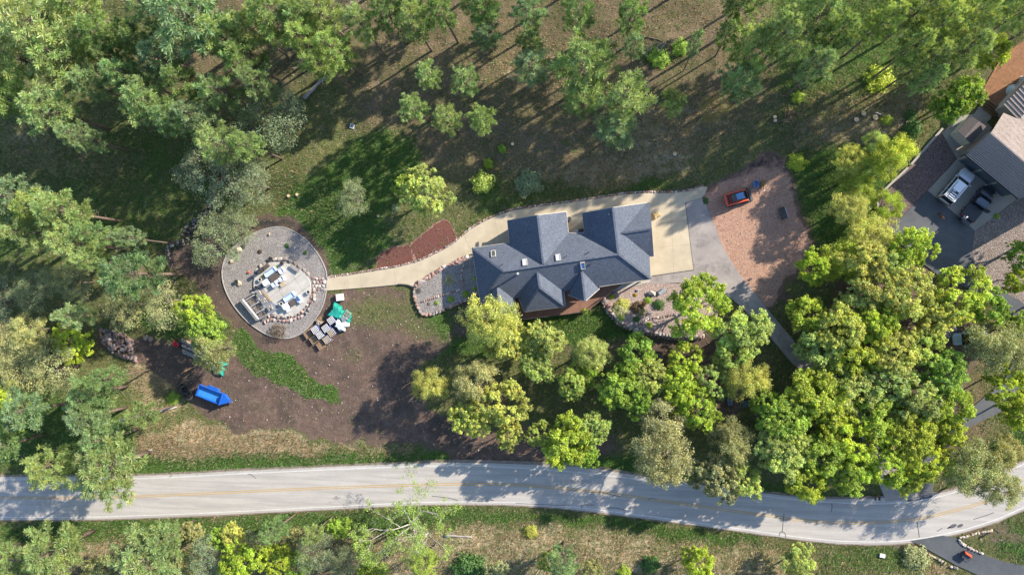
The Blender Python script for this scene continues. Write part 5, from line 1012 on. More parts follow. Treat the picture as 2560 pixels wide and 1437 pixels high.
# boulders round the western planting bed
WB = [(1040, 716), (1046, 708), (1057, 703), (1070, 693), (1089, 682), (1100, 674), (1112, 668), (1124, 664), (1136, 658), (1150, 651), (1166, 643.5), (1178, 638)]
WL = [(1037, 722), (1037, 737), (1040, 754), (1047, 770), (1054, 784), (1067, 787), (1084, 784), (1098, 779), (1114, 770.5), (1131, 764), (1148, 757), (1161, 752), (1177, 745), (1191, 739)]
IN = [(1056, 754), (1074, 747), (1097.5, 740.5), (1117.6, 734), (1137.6, 729), (1154, 720.5), (1159.4, 710.5), (1154, 694), (1156, 674), (1161, 662)]
w0 = P(1100, 720, 0); BEDW = WB[2:] + [(1190, 640), (1196, 738)] + WL[::-1]
sheet('western_gravel_bed', BEDW, .22, M_GRAVEL)
wbd = thing('boulder_wall', 'ring of big pink and pale boulders round the gravel bed west of the house', 'boulder wall', w0)
for p, a in along(W(WB), .62, .2): put_rock(wbd, (p.x, p.y, .25), rnd.uniform(.8, 1.35), rnd.uniform(.65, .95), rnd.uniform(.6, .9), [M_RED_ROCK, M_RED_ROCK, M_PALE_ROCK], 'boulder', a + rnd.uniform(-.3, .3), w0)
for p, a in along(W(WL), .55, .2):
    put_rock(wbd, (p.x, p.y, .15), rnd.uniform(.55, .95), rnd.uniform(.5, .75), rnd.uniform(.5, .8), [M_RED_ROCK, M_RED_ROCK, M_GREY_ROCK], 'boulder', a, w0)
inn = thing('inner_rock_row', 'thin curved row of small pink rocks inside the western gravel bed', 'rock row', w0)
for p, a in along(W(spline(IN, 3)), .3, .2): put_rock(inn, (p.x, p.y, .28), rnd.uniform(.3, .45), rnd.uniform(.28, .4), rnd.uniform(.3, .45), [M_RED_ROCK, M_RED_ROCK, M_PALE_ROCK], 'rock', org=w0)
b = MB(); kp = W(spline([(995, 711), (1010, 711.5), (1024, 714), (1038, 721)], 4)); b.tube([(p.x, p.y, .1) for p in kp], .11, 6); tag(b.build('black_edging', M_DARKM), 'short curved black edging strip between concrete path and dirt yard', 'edging')
# raised bed south-east of the house
BED = [(1512, 742), (1545, 725), (1622, 707), (1660, 708.5), (1726, 709), (1775, 719), (1800, 735), (1790, 800), (1745, 838), (1714, 838), (1674, 836), (1634, 828), (1600, 820), (1570, 811), (1547, 798), (1526, 773), (1514, 755)]
bedz = lambda p: .04 + .85 * max(0.0, min(1.0, (pix_np(np.array([p.x]), np.array([p.y]))[1][0] - 709) / 100.0))
bb = MB(); bb.prism([P(x, y, 0) for x, y in BED], -.2, bedz); tag(bb.build('pink_gravel_bed', M_PINKG), kind='structure')
s0 = P(1620, 790, 0); sw_ = thing('stacked_rock_wall', 'stacked pink and grey rock wall curving below the pink gravel bed', 'rock wall', s0)
SWL = spline([(1510, 747), (1514, 760), (1524, 776), (1536, 791), (1547, 802), (1570, 815), (1600, 825), (1634, 832), (1674, 839), (1714, 842), (1740, 841), (1760, 836)], 3)
for lay, zz, off in ((0, .2, .35), (1, .55, .12), (2, .9, -.08)):
    for p, a in along(W(SWL), .46, .25):
        q_ = p + Vector((math.sin(a), -math.cos(a), 0)) * -off
        q_ = p + Vector((-math.sin(a), math.cos(a), 0)) * (-off)
        put_rock(sw_, (q_.x, q_.y, zz), rnd.uniform(.4, .72), rnd.uniform(.4, .6), rnd.uniform(.38, .55), [M_RED_ROCK, M_GREY_ROCK, M_GREY_ROCK, M_PALE_ROCK], 'rock', a + rnd.uniform(-.4, .4), s0)
inn2 = thing('inner_rock_row', 'broken row of pale rocks across the middle of the pink gravel bed', 'rock row', s0)
for p, a in along(W([(1590, 808), (1602, 806), (1618, 797), (1636, 793), (1650, 793), (1662, 790), (1678, 786), (1688, 785), (1694, 800), (1700, 816), (1706, 828)]), .34, .25): put_rock(inn2, (p.x, p.y, bedz(p) + .1), rnd.uniform(.28, .6), rnd.uniform(.28, .5), rnd.uniform(.3, .5), [M_PALE_ROCK, M_PALE_ROCK, M_RED_ROCK, M_GREY_ROCK], 'rock', org=s0)
def boulder(px, py, w_, d_, h_, mats, label, z=None, rz=None):
    p = P(px, py, 0); zz = (gz(p.x, p.y) if z is None else z) + h_ * .3
    o = put_rock(None, (p.x, p.y, zz), w_, d_, h_, mats, 'boulder', rz); return tag(o, label, 'boulder')
boulder(1630, 733.5, 1.2, .95, 1.0, [M_PALE_ROCK], 'large pale pointed boulder standing on the pink gravel bed', .3)
boulder(1710, 825, 1.3, 1.2, 1.2, [M_GREY_ROCK], 'large round grey boulder at the east end of the stacked wall', .6)
boulder(1706, 838, 1.4, .55, .5, [M_PALE_ROCK], 'long flat pale boulder at the foot of the stacked wall', .1)
boulder(1524.5, 762, 1.0, .8, .8, [M_RED_ROCK], 'pink boulder crowning the western bend of the stacked wall', .9)
boulder(600.5, 708, 1.0, .85, .5, [M_TAN_ROCK], 'flat tan boulder on the western part of the gravel circle', .05)
boulder(599, 624, 1.1, .8, .45, [M_TAN_ROCK], 'low tan boulder with a dark bush on the gravel circle', .05)
boulder(580.5, 653.5, .7, .55, .4, [M_TAN_ROCK], 'small tan rock near the western rim of the gravel circle', .05)
boulder(674, 586, .55, .45, .4, [M_TAN_ROCK], 'small yellowish rock near the upper rim of the gravel circle', .05)
boulder(366, 843, 1.1, .8, .5, [M_TAN_ROCK], 'tan flat boulder, the paler of two by the small lawn edge'); boulder(377, 847, .95, .8, .5, [M_RED_ROCK], 'pinkish flat boulder, the redder of two by the small lawn edge')
boulder(1912, 700, .5, .45, .4, [M_TAN_ROCK], 'small orange-tan rock beside the asphalt drive below the dirt pad')
boulder(430.5, 614, .8, .6, .45, [M_PALE_ROCK], 'pale boulder at the lower end of the dark rocky channel')
# ring of rocks round the patio and the flagstones leading to the path
r0 = P(708, 724, 0); ring = thing('patio_rock_ring', 'ring of flat and rounded rocks round the patio edge', 'rock ring', r0)
TOP = [(639, 690), (644, 676), (654, 664), (668, 655), (684, 649), (700, 647.5), (716, 647), (728, 652), (740, 660), (756, 672), (768, 680), (778, 694)]
BOT = [(783, 728), (782, 742), (777, 756), (769, 770), (758, 783), (744, 791), (728, 796), (712, 798), (696, 796), (681, 794), (668, 798), (655, 805)]
for p, a in along(W(spline(TOP, 3)), .75, .3): put_rock(ring, (p.x, p.y, .16), rnd.uniform(.7, 1.25), rnd.uniform(.5, .8), rnd.uniform(.3, .5), [M_GREY_ROCK, M_GREY_ROCK, M_PALE_ROCK], 'rock', a, r0)
for off in (-.25, .3):
    for p, a in along(W(spline(BOT, 3)), .55, .25): put_rock(ring, (p.x + math.sin(a) * off + rnd.uniform(-.1, .1), p.y - math.cos(a) * off, .12), rnd.uniform(.32, .95), rnd.uniform(.32, .75), rnd.uniform(.4, .6), [M_RED_ROCK, M_RED_ROCK, M_PALE_ROCK, M_GREY_ROCK], 'rock', a, r0)
f0 = P(800, 708, 0); fst = thing('flagstone_landing', 'pinkish flagstones joining the concrete path and the patio', 'flagstones', f0)
for i in range(5):
    for j in range(4):
        px, py = 783 + 8.6 * i + (j % 2) * 3 + rnd.uniform(-1, 1), 696 + 9.3 * j + rnd.uniform(-1.2, 1.2)
        if px > 819 - (1.5 * j): continue
        p = P(px, py, 0); put_rock(fst, (p.x, p.y, .07), rnd.uniform(.5, .72), rnd.uniform(.46, .62), .26, [M_RED_ROCK, M_PALE_ROCK, M_GREY_ROCK], 'flagstone', org=f0)
# rock heap
h0 = P(300, 860, 0); heap = thing('rock_heap', 'long heap of broken pink and grey rocks beside the dirt yard', 'rock heap', h0)
HP = [(246, 826), (262, 822), (290, 828), (318, 840), (334, 850), (333, 872), (345, 900), (352, 908), (325, 902), (300, 892), (276, 880), (262, 860), (250, 842)]
cnt = 0
while cnt < 230:
    px, py = rnd.uniform(244, 356), rnd.uniform(820, 912); d = float(sdist(np.array([px]), np.array([py]), HP)[0])
    if d > 0: continue
    p = P(px, py, 0); s_ = rnd.uniform(.25, .62) if rnd.random() < .85 else rnd.uniform(.7, 1.0)
    put_rock(heap, (p.x, p.y, min(.9, -d * .06) * rnd.uniform(.3, 1)), s_, s_ * rnd.uniform(.6, .95), s_ * rnd.uniform(.5, .8), [M_RED_ROCK, M_RED_ROCK, M_GREY_ROCK, M_DARK_ROCK], 'rock', org=h0); cnt += 1
# dark rocky channel
d0 = P(480, 575, 0); ch = thing('rocky_channel', 'dark rocky drainage channel descending from the forest to the dirt yard', 'channel', d0)
for p, a in along(W(spline([(414, 637), (432, 615), (455, 592), (480, 562), (500, 535), (520, 518), (545, 508)], 4)), .16, .4):
    o_ = rnd.uniform(-.9, .9); s_ = rnd.uniform(.22, .6); q_ = (p.x - math.sin(a) * o_, p.y + math.cos(a) * o_)
    put_rock(ch, (*q_, gz(*q_) + .08), s_, s_ * .8, s_ * .7, [M_DARK_ROCK, M_DARK_ROCK, M_DARK_ROCK, M_GREY_ROCK], 'rock', org=d0)
# rock borders of the lower driveway
for pts, lab_, mt in (([(2279, 1368), (2284, 1366), (2294, 1371), (2308, 1376), (2322, 1385), (2336, 1392), (2352, 1400), (2364, 1409)], 'line of pale rocks along the lower side of the dark driveway mouth', [M_PALE_ROCK, M_PALE_ROCK, M_TAN_ROCK]), ([(2377, 1415), (2386, 1416), (2396, 1421)], 'short cluster of greenish pale rocks beside the dark lower driveway', [M_PALE_ROCK, M_GREY_ROCK]), ([(2398, 1349), (2402, 1356), (2410, 1361), (2422, 1367), (2436, 1375), (2455, 1382)], 'line of pale rocks along the upper side of the dark driveway mouth', [M_PALE_ROCK, M_PALE_ROCK]), ([(2400, 1342), (2412, 1340), (2426, 1336), (2440, 1331), (2456, 1328), (2472, 1326), (2480, 1324)], 'curving line of cream rocks in grass above the driveway mouth', [M_PALE_ROCK, M_TAN_ROCK])):
    o0 = P(*pts[0], 0); t = thing('rock_border', lab_, 'rock border', o0)
    for p, a in along(W(pts), .36, .25): put_rock(t, (p.x, p.y, .12), rnd.uniform(.3, .62), rnd.uniform(.3, .5), rnd.uniform(.35, .5), mt, 'rock', a, o0)
p = P(2488, 1326, .2); b = MB(); b.cyl((0, 0, 0), .08, 1.0, 8); b.box((0, 0, 1.0), (.3, .22, .2)); tag(b.build('driveway_lantern', M_DARKM, loc=(p.x, p.y, -.05)), 'small dark lantern post at the end of the cream rock line', 'lantern')

# ------------------------------------------------------------------ logs and stumps
M_LOG = pm('grey_dead_wood', (.34, .31, .285), (.22, .20, .185), 3, .9, .4, 10); M_LOGT = pm('orange_tan_log', (.40, .235, .13), (.30, .17, .095), 3, .9, .3, 10); M_LOGD = pm('dark_dead_wood', (.085, .072, .062), (.13, .11, .10), 3, .9, .4, 10); M_CUT = pm('fresh_cut_wood', (.62, .47, .27), (.52, .37, .20), 6, .8)
def log(a, b_, r, mat, label, branches=0, z=None):
    A, B = P(*a, 0), P(*b_, 0); A.z = gz(A.x, A.y) + r * .8; B.z = gz(B.x, B.y) + r * .8; t = thing('fallen_log', label, 'log', (A.x, A.y, A.z)); d = B - A
    pts = [d * k / 5 + Vector((rnd.uniform(-1, 1), rnd.uniform(-1, 1), 0)) * r * .35 for k in range(6)]; m = MB(); m.tube(pts, [r * (1 - .1 * k) for k in range(6)], 9); m.build('trunk', mat, t, True)
    for i in range(branches):
        q_ = d * rnd.uniform(.25, .95); e = Vector((rnd.uniform(-1, 1), rnd.uniform(-1, 1), rnd.uniform(.1, .8))).normalized() * rnd.uniform(.7, 1.8); m = MB(); m.tube([q_, q_ + e * .5 + Vector((.1, .05, 0)), q_ + e], [r * .28, r * .2, r * .08], 5); m.build('branch', mat, t)
for args in (((764, 250), (822, 190), .3, M_LOG, 'long grey fallen trunk between the dark clearing and the meadow', 5), ((312, 1048), (445, 1017), .22, M_LOG, 'splintered pale dead trunk pointing at the blue trailer', 8), ((365, 1129), (386, 1121), .24, M_LOG, 'short grey log in dry grass above the road', 0), ((294, 1155), (316, 1142), .3, M_LOG, 'stubby grey log between two pine crowns at the road', 2), ((258, 998), (300, 993), .2, M_LOGT, 'tan fallen trunk among pale brush west of the blue trailer', 6), ((770, 1437), (848, 1419), .2, M_LOGT, 'reddish log lying near the photo\'s bottom edge', 0), ((861, 1437), (872, 1420), .25, M_LOGT, 'short reddish log beside the longer reddish one at the bottom', 0), ((1112, 1334), (1182, 1336), .2, M_LOG, 'grey log lying straight beside the pale-limbed tree', 0), ((163, 1402), (205, 1380), .16, M_LOGD, 'dark thin log among pines below the road', 2), ((1590, 93), (1655, 111), .12, M_LOGD, 'thin dark fallen pole in brown litter near the dead stems', 1), ((2178, 286), (2212, 296), .12, M_LOG, 'thin pale pole lying near the fresh stumps', 0), ((1120, 1437), (1128, 1424), .2, M_LOGT, 'tan log end at the foot of the pale-limbed tree', 0), ((1420, 1437), (1428, 1422), .12, M_LOGD, 'dark stick by the bottom edge below the road', 0), ((452, 934), (492, 912), .1, M_LOGT, 'thin reddish pole lying on dirt above the blue trailer', 0), ((1004, 970), (1026, 955), .12, M_LOGT, 'thin tan pole on the shaded dirt yard', 0)):
    log(*args)
for i, (px, py, r, lab_) in enumerate(((1685, 388, .3, 'pale fresh stump in the grass above the red dirt pad'), (2135, 303, .34, 'orange-cut stump, lowest of the fresh stumps above lime trees'), (2153, 288, .34, 'orange-cut stump, topmost of the fresh stumps above lime trees'), (2183, 297, .36, 'orange-cut stump next to the thin pale pole'), (2216, 306, .32, 'orange-cut stump beside a small lime sapling'), (2271, 308, .45, 'large orange-cut stump above the dark green bush'), (2350, 254, .42, 'orange-cut stump half under the bright green tree'), (1934, 296, .25, 'small pale stump, upper of two near the brush pile'), (1935, 304, .25, 'small pale stump, lower of two near the brush pile'), (1283, 363, .25, 'small pale stump among brown litter above the path'), (722, 490, .22, 'small white stump at the upper edge of the green meadow'), (744, 487, .22, 'small grey stump at the meadow edge beside another stump'), (949, 541, .2, 'dark ring-like stump in the green meadow'), (2440, 98, .4, 'tan stump at the foot of dark trunks near the bark yard'))):
    p = P(px, py, .3); z = gz(p.x, p.y); t = thing('tree_stump', lab_, 'stump', (p.x, p.y, z - .05)); m = MB(); m.cyl((0, 0, 0), r * 1.25, .32, 12, r); m.build('bark', M_LOGD, t); m = MB(); m.cyl((0, 0, .32), r * .93, .02, 12); m.build('cut_face', M_CUT, t)
bp = P(1966, 296, .2); z = gz(bp.x, bp.y); t = thing('brush_pile', 'small pile of orange sticks and burnt brush beside pale stumps', 'brush pile', (bp.x, bp.y, z))
for i in range(34):
    a, q_ = rnd.uniform(0, 6.3), Vector((rnd.uniform(-.55, .55), rnd.uniform(-.8, .8), rnd.uniform(.05, .4))); d = Vector((math.cos(a), math.sin(a), rnd.uniform(-.2, .4))) * rnd.uniform(.25, .6); m = MB(); m.tube([q_ - d, q_ + d], .035, 5); m.build('stick', M_LOGT if i % 3 else M_LOGD, t)
for i, (px, py) in enumerate(((1611, 150), (1622, 140), (1638, 138), (1648, 140))):
    p = P(px, py, 0); z = gz(p.x, p.y); m = MB(); m.tube([(0, 0, -.1), (.1, .3, 1.2), (.15 + .1 * i, .5, 2.6)], [.13, .11, .05], 7); tag(m.build('dead_stem', M_LOG, None, True, loc=(p.x, p.y, z)), ('pale broken stem, westernmost of four in the woodland green patch', 'pale broken stem, second from the west of four in the green patch', 'pale broken stem, second from the east of four in the green patch', 'pale broken stem, easternmost of four in the woodland green patch')[i], 'dead stem', 'broken stems in the woodland clearing')
# stones strewn over the yard
b = MB(); rg = random.Random(5)
cand = [(rg.uniform(460, 1320), rg.uniform(700, 1150)) if rg.random() < .75 else (rg.uniform(1760, 2035), rg.uniform(385, 720)) for _ in range(1100)]; qx, qy = np.array(cand).T
okp = ((sdist(qx, qy, YARD) < -3) | (sdist(qx, qy, PAD) < -3)) & (sdist(qx, qy, DISC) > 2)
for (px, py), k_ in zip(cand, okp):
    if not k_: continue
    p = P(px, py, 0); s_ = rg.uniform(.03, .09) if rg.random() < .9 else rg.uniform(.1, .16)
    b.box((p.x, p.y, gz(p.x, p.y) + s_ * .2), (s_ * 1.4, s_, s_ * .8), rg.uniform(0, 3), rg.uniform(-.4, .4), rg.uniform(-.4, .4), .6)
tag(b.build('scattered_pebbles', pm('pebble_stone', (.40, .35, .32), (.28, .24, .22), 3, .9)), 'pale pebbles strewn over the dirt yard and red pad', kind='stuff')
# ------------------------------------------------------------------ foliage
def leaf_material():
    q = NB('leaf'); oi = q.n('ShaderNodeObjectInfo'); at = q.n('ShaderNodeAttribute'); at.attribute_name = 'tint'
    col = q.mix(1.0, oi.outputs['Color'], at.outputs['Color'], 'MULTIPLY')
    d, t, g, m1, m2 = q.n('ShaderNodeBsdfDiffuse'), q.n('ShaderNodeBsdfTranslucent'), q.n('ShaderNodeBsdfGlossy'), q.n('ShaderNodeMixShader'), q.n('ShaderNodeMixShader')
    tc = q.mix(1.0, col, (1.15, 1.1, .55), 'MULTIPLY')
    q.l(col, d.inputs[0]); q.l(tc, t.inputs[0]); g.inputs['Roughness'].default_value = .55; g.inputs[0].default_value = (.5, .5, .5, 1)
    m1.inputs[0].default_value = .42; q.l(d.outputs[0], m1.inputs[1]); q.l(t.outputs[0], m1.inputs[2])
    m2.inputs[0].default_value = .05; q.l(m1.outputs[0], m2.inputs[1]); q.l(g.outputs[0], m2.inputs[2]); q.l(m2.outputs[0], q.out.inputs['Surface'])
    return q.m
M_LEAF = leaf_material()
M_BARK = pm('brown_bark', (.10, .078, .062), (.15, .12, .10), 4, .95, .5, 12); M_PBARK = pm('pine_bark', (.105, .075, .060), (.16, .115, .09), 4, .95, .5, 12); M_GBARK = pm('pale_bark', (.42, .385, .35), (.31, .28, .25), 3, .9, .4, 10)
def unit(v): return v / (np.linalg.norm(v, axis=-1, keepdims=True) + 1e-9)
def leaf_quads(c, nrm, size, tint, rg, asp=.58):
    n = len(c); t = unit(np.cross(nrm, rg.normal(size=(n, 3)))); b_ = np.cross(nrm, t); s_ = size[:, None]
    V = np.stack([c + t * s_, c + b_ * s_ * asp + nrm * s_ * .12, c - t * s_, c - b_ * s_ * asp + nrm * s_ * .12], 1).reshape(-1, 3)
    return V, np.arange(4 * n).reshape(n, 4), np.repeat(tint, 4, 0)
def leafy_proto(seed, Rr=3.5, h=9.0, lobes=15, clumps=15, leaves=100, leaf=.105, crad=(.2, .42), droop=.0, spread=.72):
    rg = np.random.RandomState(seed); cz, az = h * .64, h * .33; C_, N_, S_, T_, sticks = [], [], [], [], []
    squash = rg.uniform(.82, 1.15); ph = rg.uniform(0, 6.3)
    for k in range(lobes):
        u = -.25 + 1.22 * (k + .5) / lobes; a = ph + k * 2.399 + rg.uniform(-.35, .35); q_ = math.sqrt(max(.02, 1 - min(.98, u) ** 2))
        f = rg.uniform(spread - .22, spread + .14); lc = np.array([math.cos(a) * q_ * Rr * f * squash, math.sin(a) * q_ * Rr * f / squash, cz + u * az * rg.uniform(.6, .95)]); lr = Rr * rg.uniform(.2, .44)
        tone = rg.uniform(.76, 1.2); sticks.append((lc, []))
        for j in range(clumps):
            d = unit(rg.normal(size=3) + np.array([0, 0, .55]) + .5 * unit(lc - np.array([0, 0, cz - 1]))); cc = lc + d * lr * rg.uniform(.55, 1.2) * np.array([1, 1, .75]); cr = rg.uniform(*crad); sticks[-1][1].append(cc)
            n = int(leaves * rg.uniform(.6, 1.3)); e = unit(rg.normal(size=(n, 3)) + np.array([0, 0, .35])); pos = cc + e * cr * rg.uniform(.3, 1.22, (n, 1)) * np.array([1, 1, .72])
            nn = unit(e * .55 + np.array([.12, .06, .62]) + rg.normal(size=(n, 3)) * .68); tn = tone * rg.uniform(.82, 1.2); hue = rg.uniform(-.09, .09); lv = rg.uniform(.62, 1.36, n)
            tt = np.stack([(tn * (1 + hue)) * lv * rg.uniform(.9, 1.1, n), tn * lv, tn * (1 - hue) * lv * rg.uniform(.8, 1.2, n)], -1)
            C_.append(pos); N_.append(nn); S_.append(leaf * rg.uniform(.55, 1.5, n)); T_.append(tt)
    V, F, T = leaf_quads(np.concatenate(C_), np.concatenate(N_), np.concatenate(S_), np.concatenate(T_), rg)
    crown = np_mesh('crown', V, F, M_LEAF, {'tint': T})
    tr = MB(); top = cz - az * .5; tr.tube([(0, 0, -.3), (.05, .03, top * .5), (.1, -.05, top)], [.2, .16, .12], 8); br = MB()
    for lc, cl in sticks:
        st_ = Vector((.08, -.03, top * rg.uniform(.6, 1.0))); lc = Vector(lc); md = st_.lerp(lc, .5) + Vector((0, 0, -.25)); br.tube([st_, md, lc], [.06, .042, .02], 5)
        for cc in cl[::2]: br.tube([lc, lc.lerp(Vector(cc), .55) + Vector((0, 0, .05)), Vector(cc)], [.028, .018, .008], 4, False)
    return tr, br, crown
def pine_proto(seed, h=14.0, Rr=2.7, base=.42, whorls=16, needles=50, open_=1.0):
    rg = np.random.RandomState(seed); C_, D_, T_ = [], [], []; tr, br = MB(), MB()
    lean = Vector((rg.uniform(-.35, .35), rg.uniform(-.35, .35), 0)); ax_ = lambda z: lean * (z / h) ** 2
    tr.tube([ax_(z) + Vector((0, 0, z - .3)) for z in (0, h * .25, h * .5, h * .75, h)], [.21, .18, .14, .085, .02], 8)
    for z in np.arange(h * .18, h * base, .55):
        if rg.rand() < .75: a = rg.uniform(0, 6.3); l_ = rg.uniform(.4, 1.3); p0 = ax_(z) + Vector((0, 0, z)); br.tube([p0, p0 + Vector((math.cos(a) * l_, math.sin(a) * l_, rg.uniform(-.3, .2)))], [.035, .008], 4)
    a0 = rg.uniform(0, 6.3)
    for k in range(whorls):
        t = (k + rg.uniform(-.25, .25)) / (whorls - 1); z = h * (base + (1 - base) * min(1, max(0, t)) * .97); prof = (.55 + .9 * t) if t < .38 else (1.0 - ((t - .38) / .66) ** 1.4 * .86)
        for j in range(rg.randint(3, 5)):
            a = a0 + k * 1.1 + j * 1.37 + rg.uniform(-.3, .3); ln_ = Rr * prof * rg.uniform(.6, 1.18) * open_; p0 = ax_(z) + Vector((0, 0, z)); dr = Vector((math.cos(a), math.sin(a), 0)); rise = rg.uniform(-.02, .32) + .25 * t
            p1 = p0 + dr * ln_ * .55 + Vector((0, 0, ln_ * rise * .3)); p2 = p0 + dr * ln_ + Vector((0, 0, ln_ * rise)); br.tube([p0, p1, p2], [.05 * (1.1 - t), .03, .012], 4, False)
            tone = rg.uniform(.78, 1.22); nt_ = max(2, int(ln_ * 2.1))
            for i in range(nt_):
                f = .42 + .58 * (i + 1) / nt_; q_ = p0.lerp(p2, f); sd_ = Vector((-dr.y, dr.x, 0)) * rg.uniform(-.5, .5) * ln_ * .42 * (1.25 - f * .5); cc = q_ + sd_ + Vector((0, 0, rg.uniform(.0, .25)))
                if i % 2 == 0: br.tube([q_, cc], [.016, .006], 3, False)
                n = needles; e = unit(rg.normal(size=(n, 3)) + np.array([dr.x * .9, dr.y * .9, .65])); C_.append(np.repeat(np.array(cc)[None], n, 0)); D_.append(e); tn = tone * rg.uniform(.8, 1.22); hb = rg.uniform(-.08, .08)
                T_.append(np.stack([tn * (1 + hb) * rg.uniform(.8, 1.2, n), tn * rg.uniform(.88, 1.12, n), tn * (1 - hb) * rg.uniform(.8, 1.2, n)], -1))
    c, e, T = np.concatenate(C_), np.concatenate(D_), np.concatenate(T_); n = len(c); ln_ = rg.uniform(.26, .58, (n, 1)); w_ = rg.uniform(.016, .036, (n, 1)); sd_ = unit(np.cross(e, rg.normal(size=(n, 3))))
    o = c + e * .06; V = np.stack([o + sd_ * w_ * .5, o - sd_ * w_ * .5, c + e * ln_ - sd_ * w_, c + e * ln_ * 1.06 + sd_ * w_], 1).reshape(-1, 3)
    crown = np_mesh('crown', V, np.arange(4 * n).reshape(n, 4), M_LEAF, {'tint': np.repeat(T, 4, 0)})
    return tr, br, crown
def grow(br, p, d, ln_, r, depth, rg, tips, up=.1, n=3, wig=.22):
    pts, q_, dd = [p], p, d
    for i in range(4):
        dd = (dd + Vector((rg.uniform(-wig, wig), rg.uniform(-wig, wig), rg.uniform(-wig, wig) + up * .3))).normalized(); q_ = q_ + dd * ln_ / 4; pts.append(q_)
    br.tube(pts, [r, r * .88, r * .75, r * .62, r * .5], 6 if depth > 1 else 4, False)
    if depth == 0: tips.append(q_); return
    for k in range(n):
        s_ = pts[rg.choice((2, 3, 4)) if k else 4]; e = (dd + Vector((rg.uniform(-1, 1), rg.uniform(-1, 1), rg.uniform(-.4, .6))) * .8).normalized(); grow(br, s_, e, ln_ * rg.uniform(.5, .8), r * .52, depth - 1, rg, tips, up, n, wig)
def limb_tree(seed, h, spread, depth, leaves, leaf, keep=.6, mains=5, r0=.2, base=.35):
    rg = random.Random(seed); tr, br, tips = MB(), MB(), []; tr.tube([(0, 0, -.3), (.05, 0, h * base * .5), (0, .08, h * base)], [r0 * 1.2, r0, r0 * .85], 9)
    for k in range(mains):
        a = k * 6.283 / mains + rg.uniform(-.4, .4); grow(br, Vector((0, .08, h * base * rg.uniform(.8, 1))), Vector((math.cos(a) * spread, math.sin(a) * spread, rg.uniform(.45, 1.0))).normalized(), h * rg.uniform(.32, .46), r0 * .55, depth, rg, tips)
    crown = None
    if leaves:
        g = np.random.RandomState(seed); C_, T_ = [], []
        for t in tips:
            if rg.random() > keep: continue
            n = int(leaves * rg.uniform(.5, 1.4)); C_.append(np.array(t) + g.normal(size=(n, 3)) * np.array([.24, .24, .16])); tn = rg.uniform(.8, 1.2); T_.append(tn * g.uniform(.85, 1.15, (n, 3)))
        c, T = np.concatenate(C_), np.concatenate(T_); n = len(c)
        V, F, T = leaf_quads(c, unit(g.normal(size=(n, 3)) * .6 + np.array([0, 0, .8])), leaf * g.uniform(.6, 1.3, n), T, g); crown = np_mesh('crown', V, F, M_LEAF, {'tint': T})
    return tr, br, crown
def bush_proto(seed, leaves=1500, leaf=.07):
    rg = np.random.RandomState(seed); e = unit(rg.normal(size=(leaves, 3)) + np.array([0, 0, .3])); e[:, 2] = np.abs(e[:, 2]); lump = 1 + .22 * np.sin(e[:, 0] * 5 + seed) * np.sin(e[:, 1] * 6)
    c = e * (lump * rg.uniform(.6, 1.05, leaves))[:, None] * np.array([1, 1, .85]); tn = (.85 + .3 * rg.rand(leaves))[:, None] * np.ones((1, 3))
    V, F, T = leaf_quads(c, unit(e * .7 + rg.normal(size=(leaves, 3)) * .5 + np.array([0, 0, .5])), leaf * rg.uniform(.7, 1.5, leaves), tn, rg)
    br = MB()
    for k in range(9): a = k * .7; br.tube([(0, 0, -.05), (math.cos(a) * .35, math.sin(a) * .35, .4), (math.cos(a) * .6, math.sin(a) * .6, .6)], [.03, .02, .008], 4)
    return None, br, np_mesh('crown', V, F, M_LEAF, {'tint': T})
def finish(t, bark):
    tr, br, cr = t; return (tr.mesh('trunk', bark, True) if tr else None, br.mesh('branches', bark, True), cr)
PROTO = {
 'leafy': [finish(leafy_proto(s, lobes=l, clumps=c, leaves=n, spread=sp), M_BARK) for s, l, c, n, sp in ((11, 17, 22, 62, .74), (12, 14, 24, 64, .68), (13, 20, 19, 58, .8), (14, 13, 26, 66, .66), (15, 18, 21, 58, .76), (16, 15, 22, 62, .84), (17, 21, 18, 60, .7), (18, 16, 24, 60, .8))],
 'olive': [finish(leafy_proto(s, lobes=17, clumps=18, leaves=66, leaf=.075, crad=(.32, .66), spread=.68), M_BARK) for s in (21, 22, 23)],
 'sparse': [finish(leafy_proto(s, lobes=18, clumps=15, leaves=34, leaf=.068, crad=(.35, .75), spread=.74), M_BARK) for s in (31, 32, 33)],
 'pine': [finish(pine_proto(s, base=b), M_PBARK) for s, b in ((41, .42), (42, .5), (43, .36), (44, .55), (45, .46), (46, .4))],
 'bare': [finish(limb_tree(51, 8, .8, 3, 0, 0, 0, 5, .14, .4), M_GBARK)],
 'limbed': [finish(limb_tree(65, 11.5, 1.05, 4, 22, .105, .85, 7, .27, .25), M_GBARK)],
 'bush': [finish(bush_proto(s), M_BARK) for s in (71, 72, 73)],
 'tuft': [finish(bush_proto(74, 900, .045), M_BARK)]}
COLR = {'lime': (.42, .52, .055), 'yel': (.50, .54, .12), 'pale': (.42, .51, .13), 'grn': (.32, .46, .065), 'oli': (.37, .38, .16), 'gry': (.27, .32, .165), 'pine': (.225, .325, .115), 'bpi': (.235, .33, .155), 'opi': (.295, .385, .135), 'dgr': (.085, .19, .04), 'cream': (.46, .46, .21), 'brn': (.16, .11, .06), 'org': (.34, .22, .07), 'dk': (.06, .055, .045)}
NOM = {'leafy': (3.5, 9), 'olive': (3.5, 9), 'sparse': (3.5, 9), 'pine': (2.7, 14), 'bare': (4, 8), 'limbed': (6.5, 11), 'bush': (1, 1), 'tuft': (1, 1)}
NAMES = {'leafy': 'leafy_tree', 'olive': 'leafy_tree', 'sparse': 'budding_tree', 'pine': 'pine_tree', 'bare': 'bare_tree', 'limbed': 'cottonwood_tree', 'bush': 'bush', 'tuft': 'grass_tuft'}
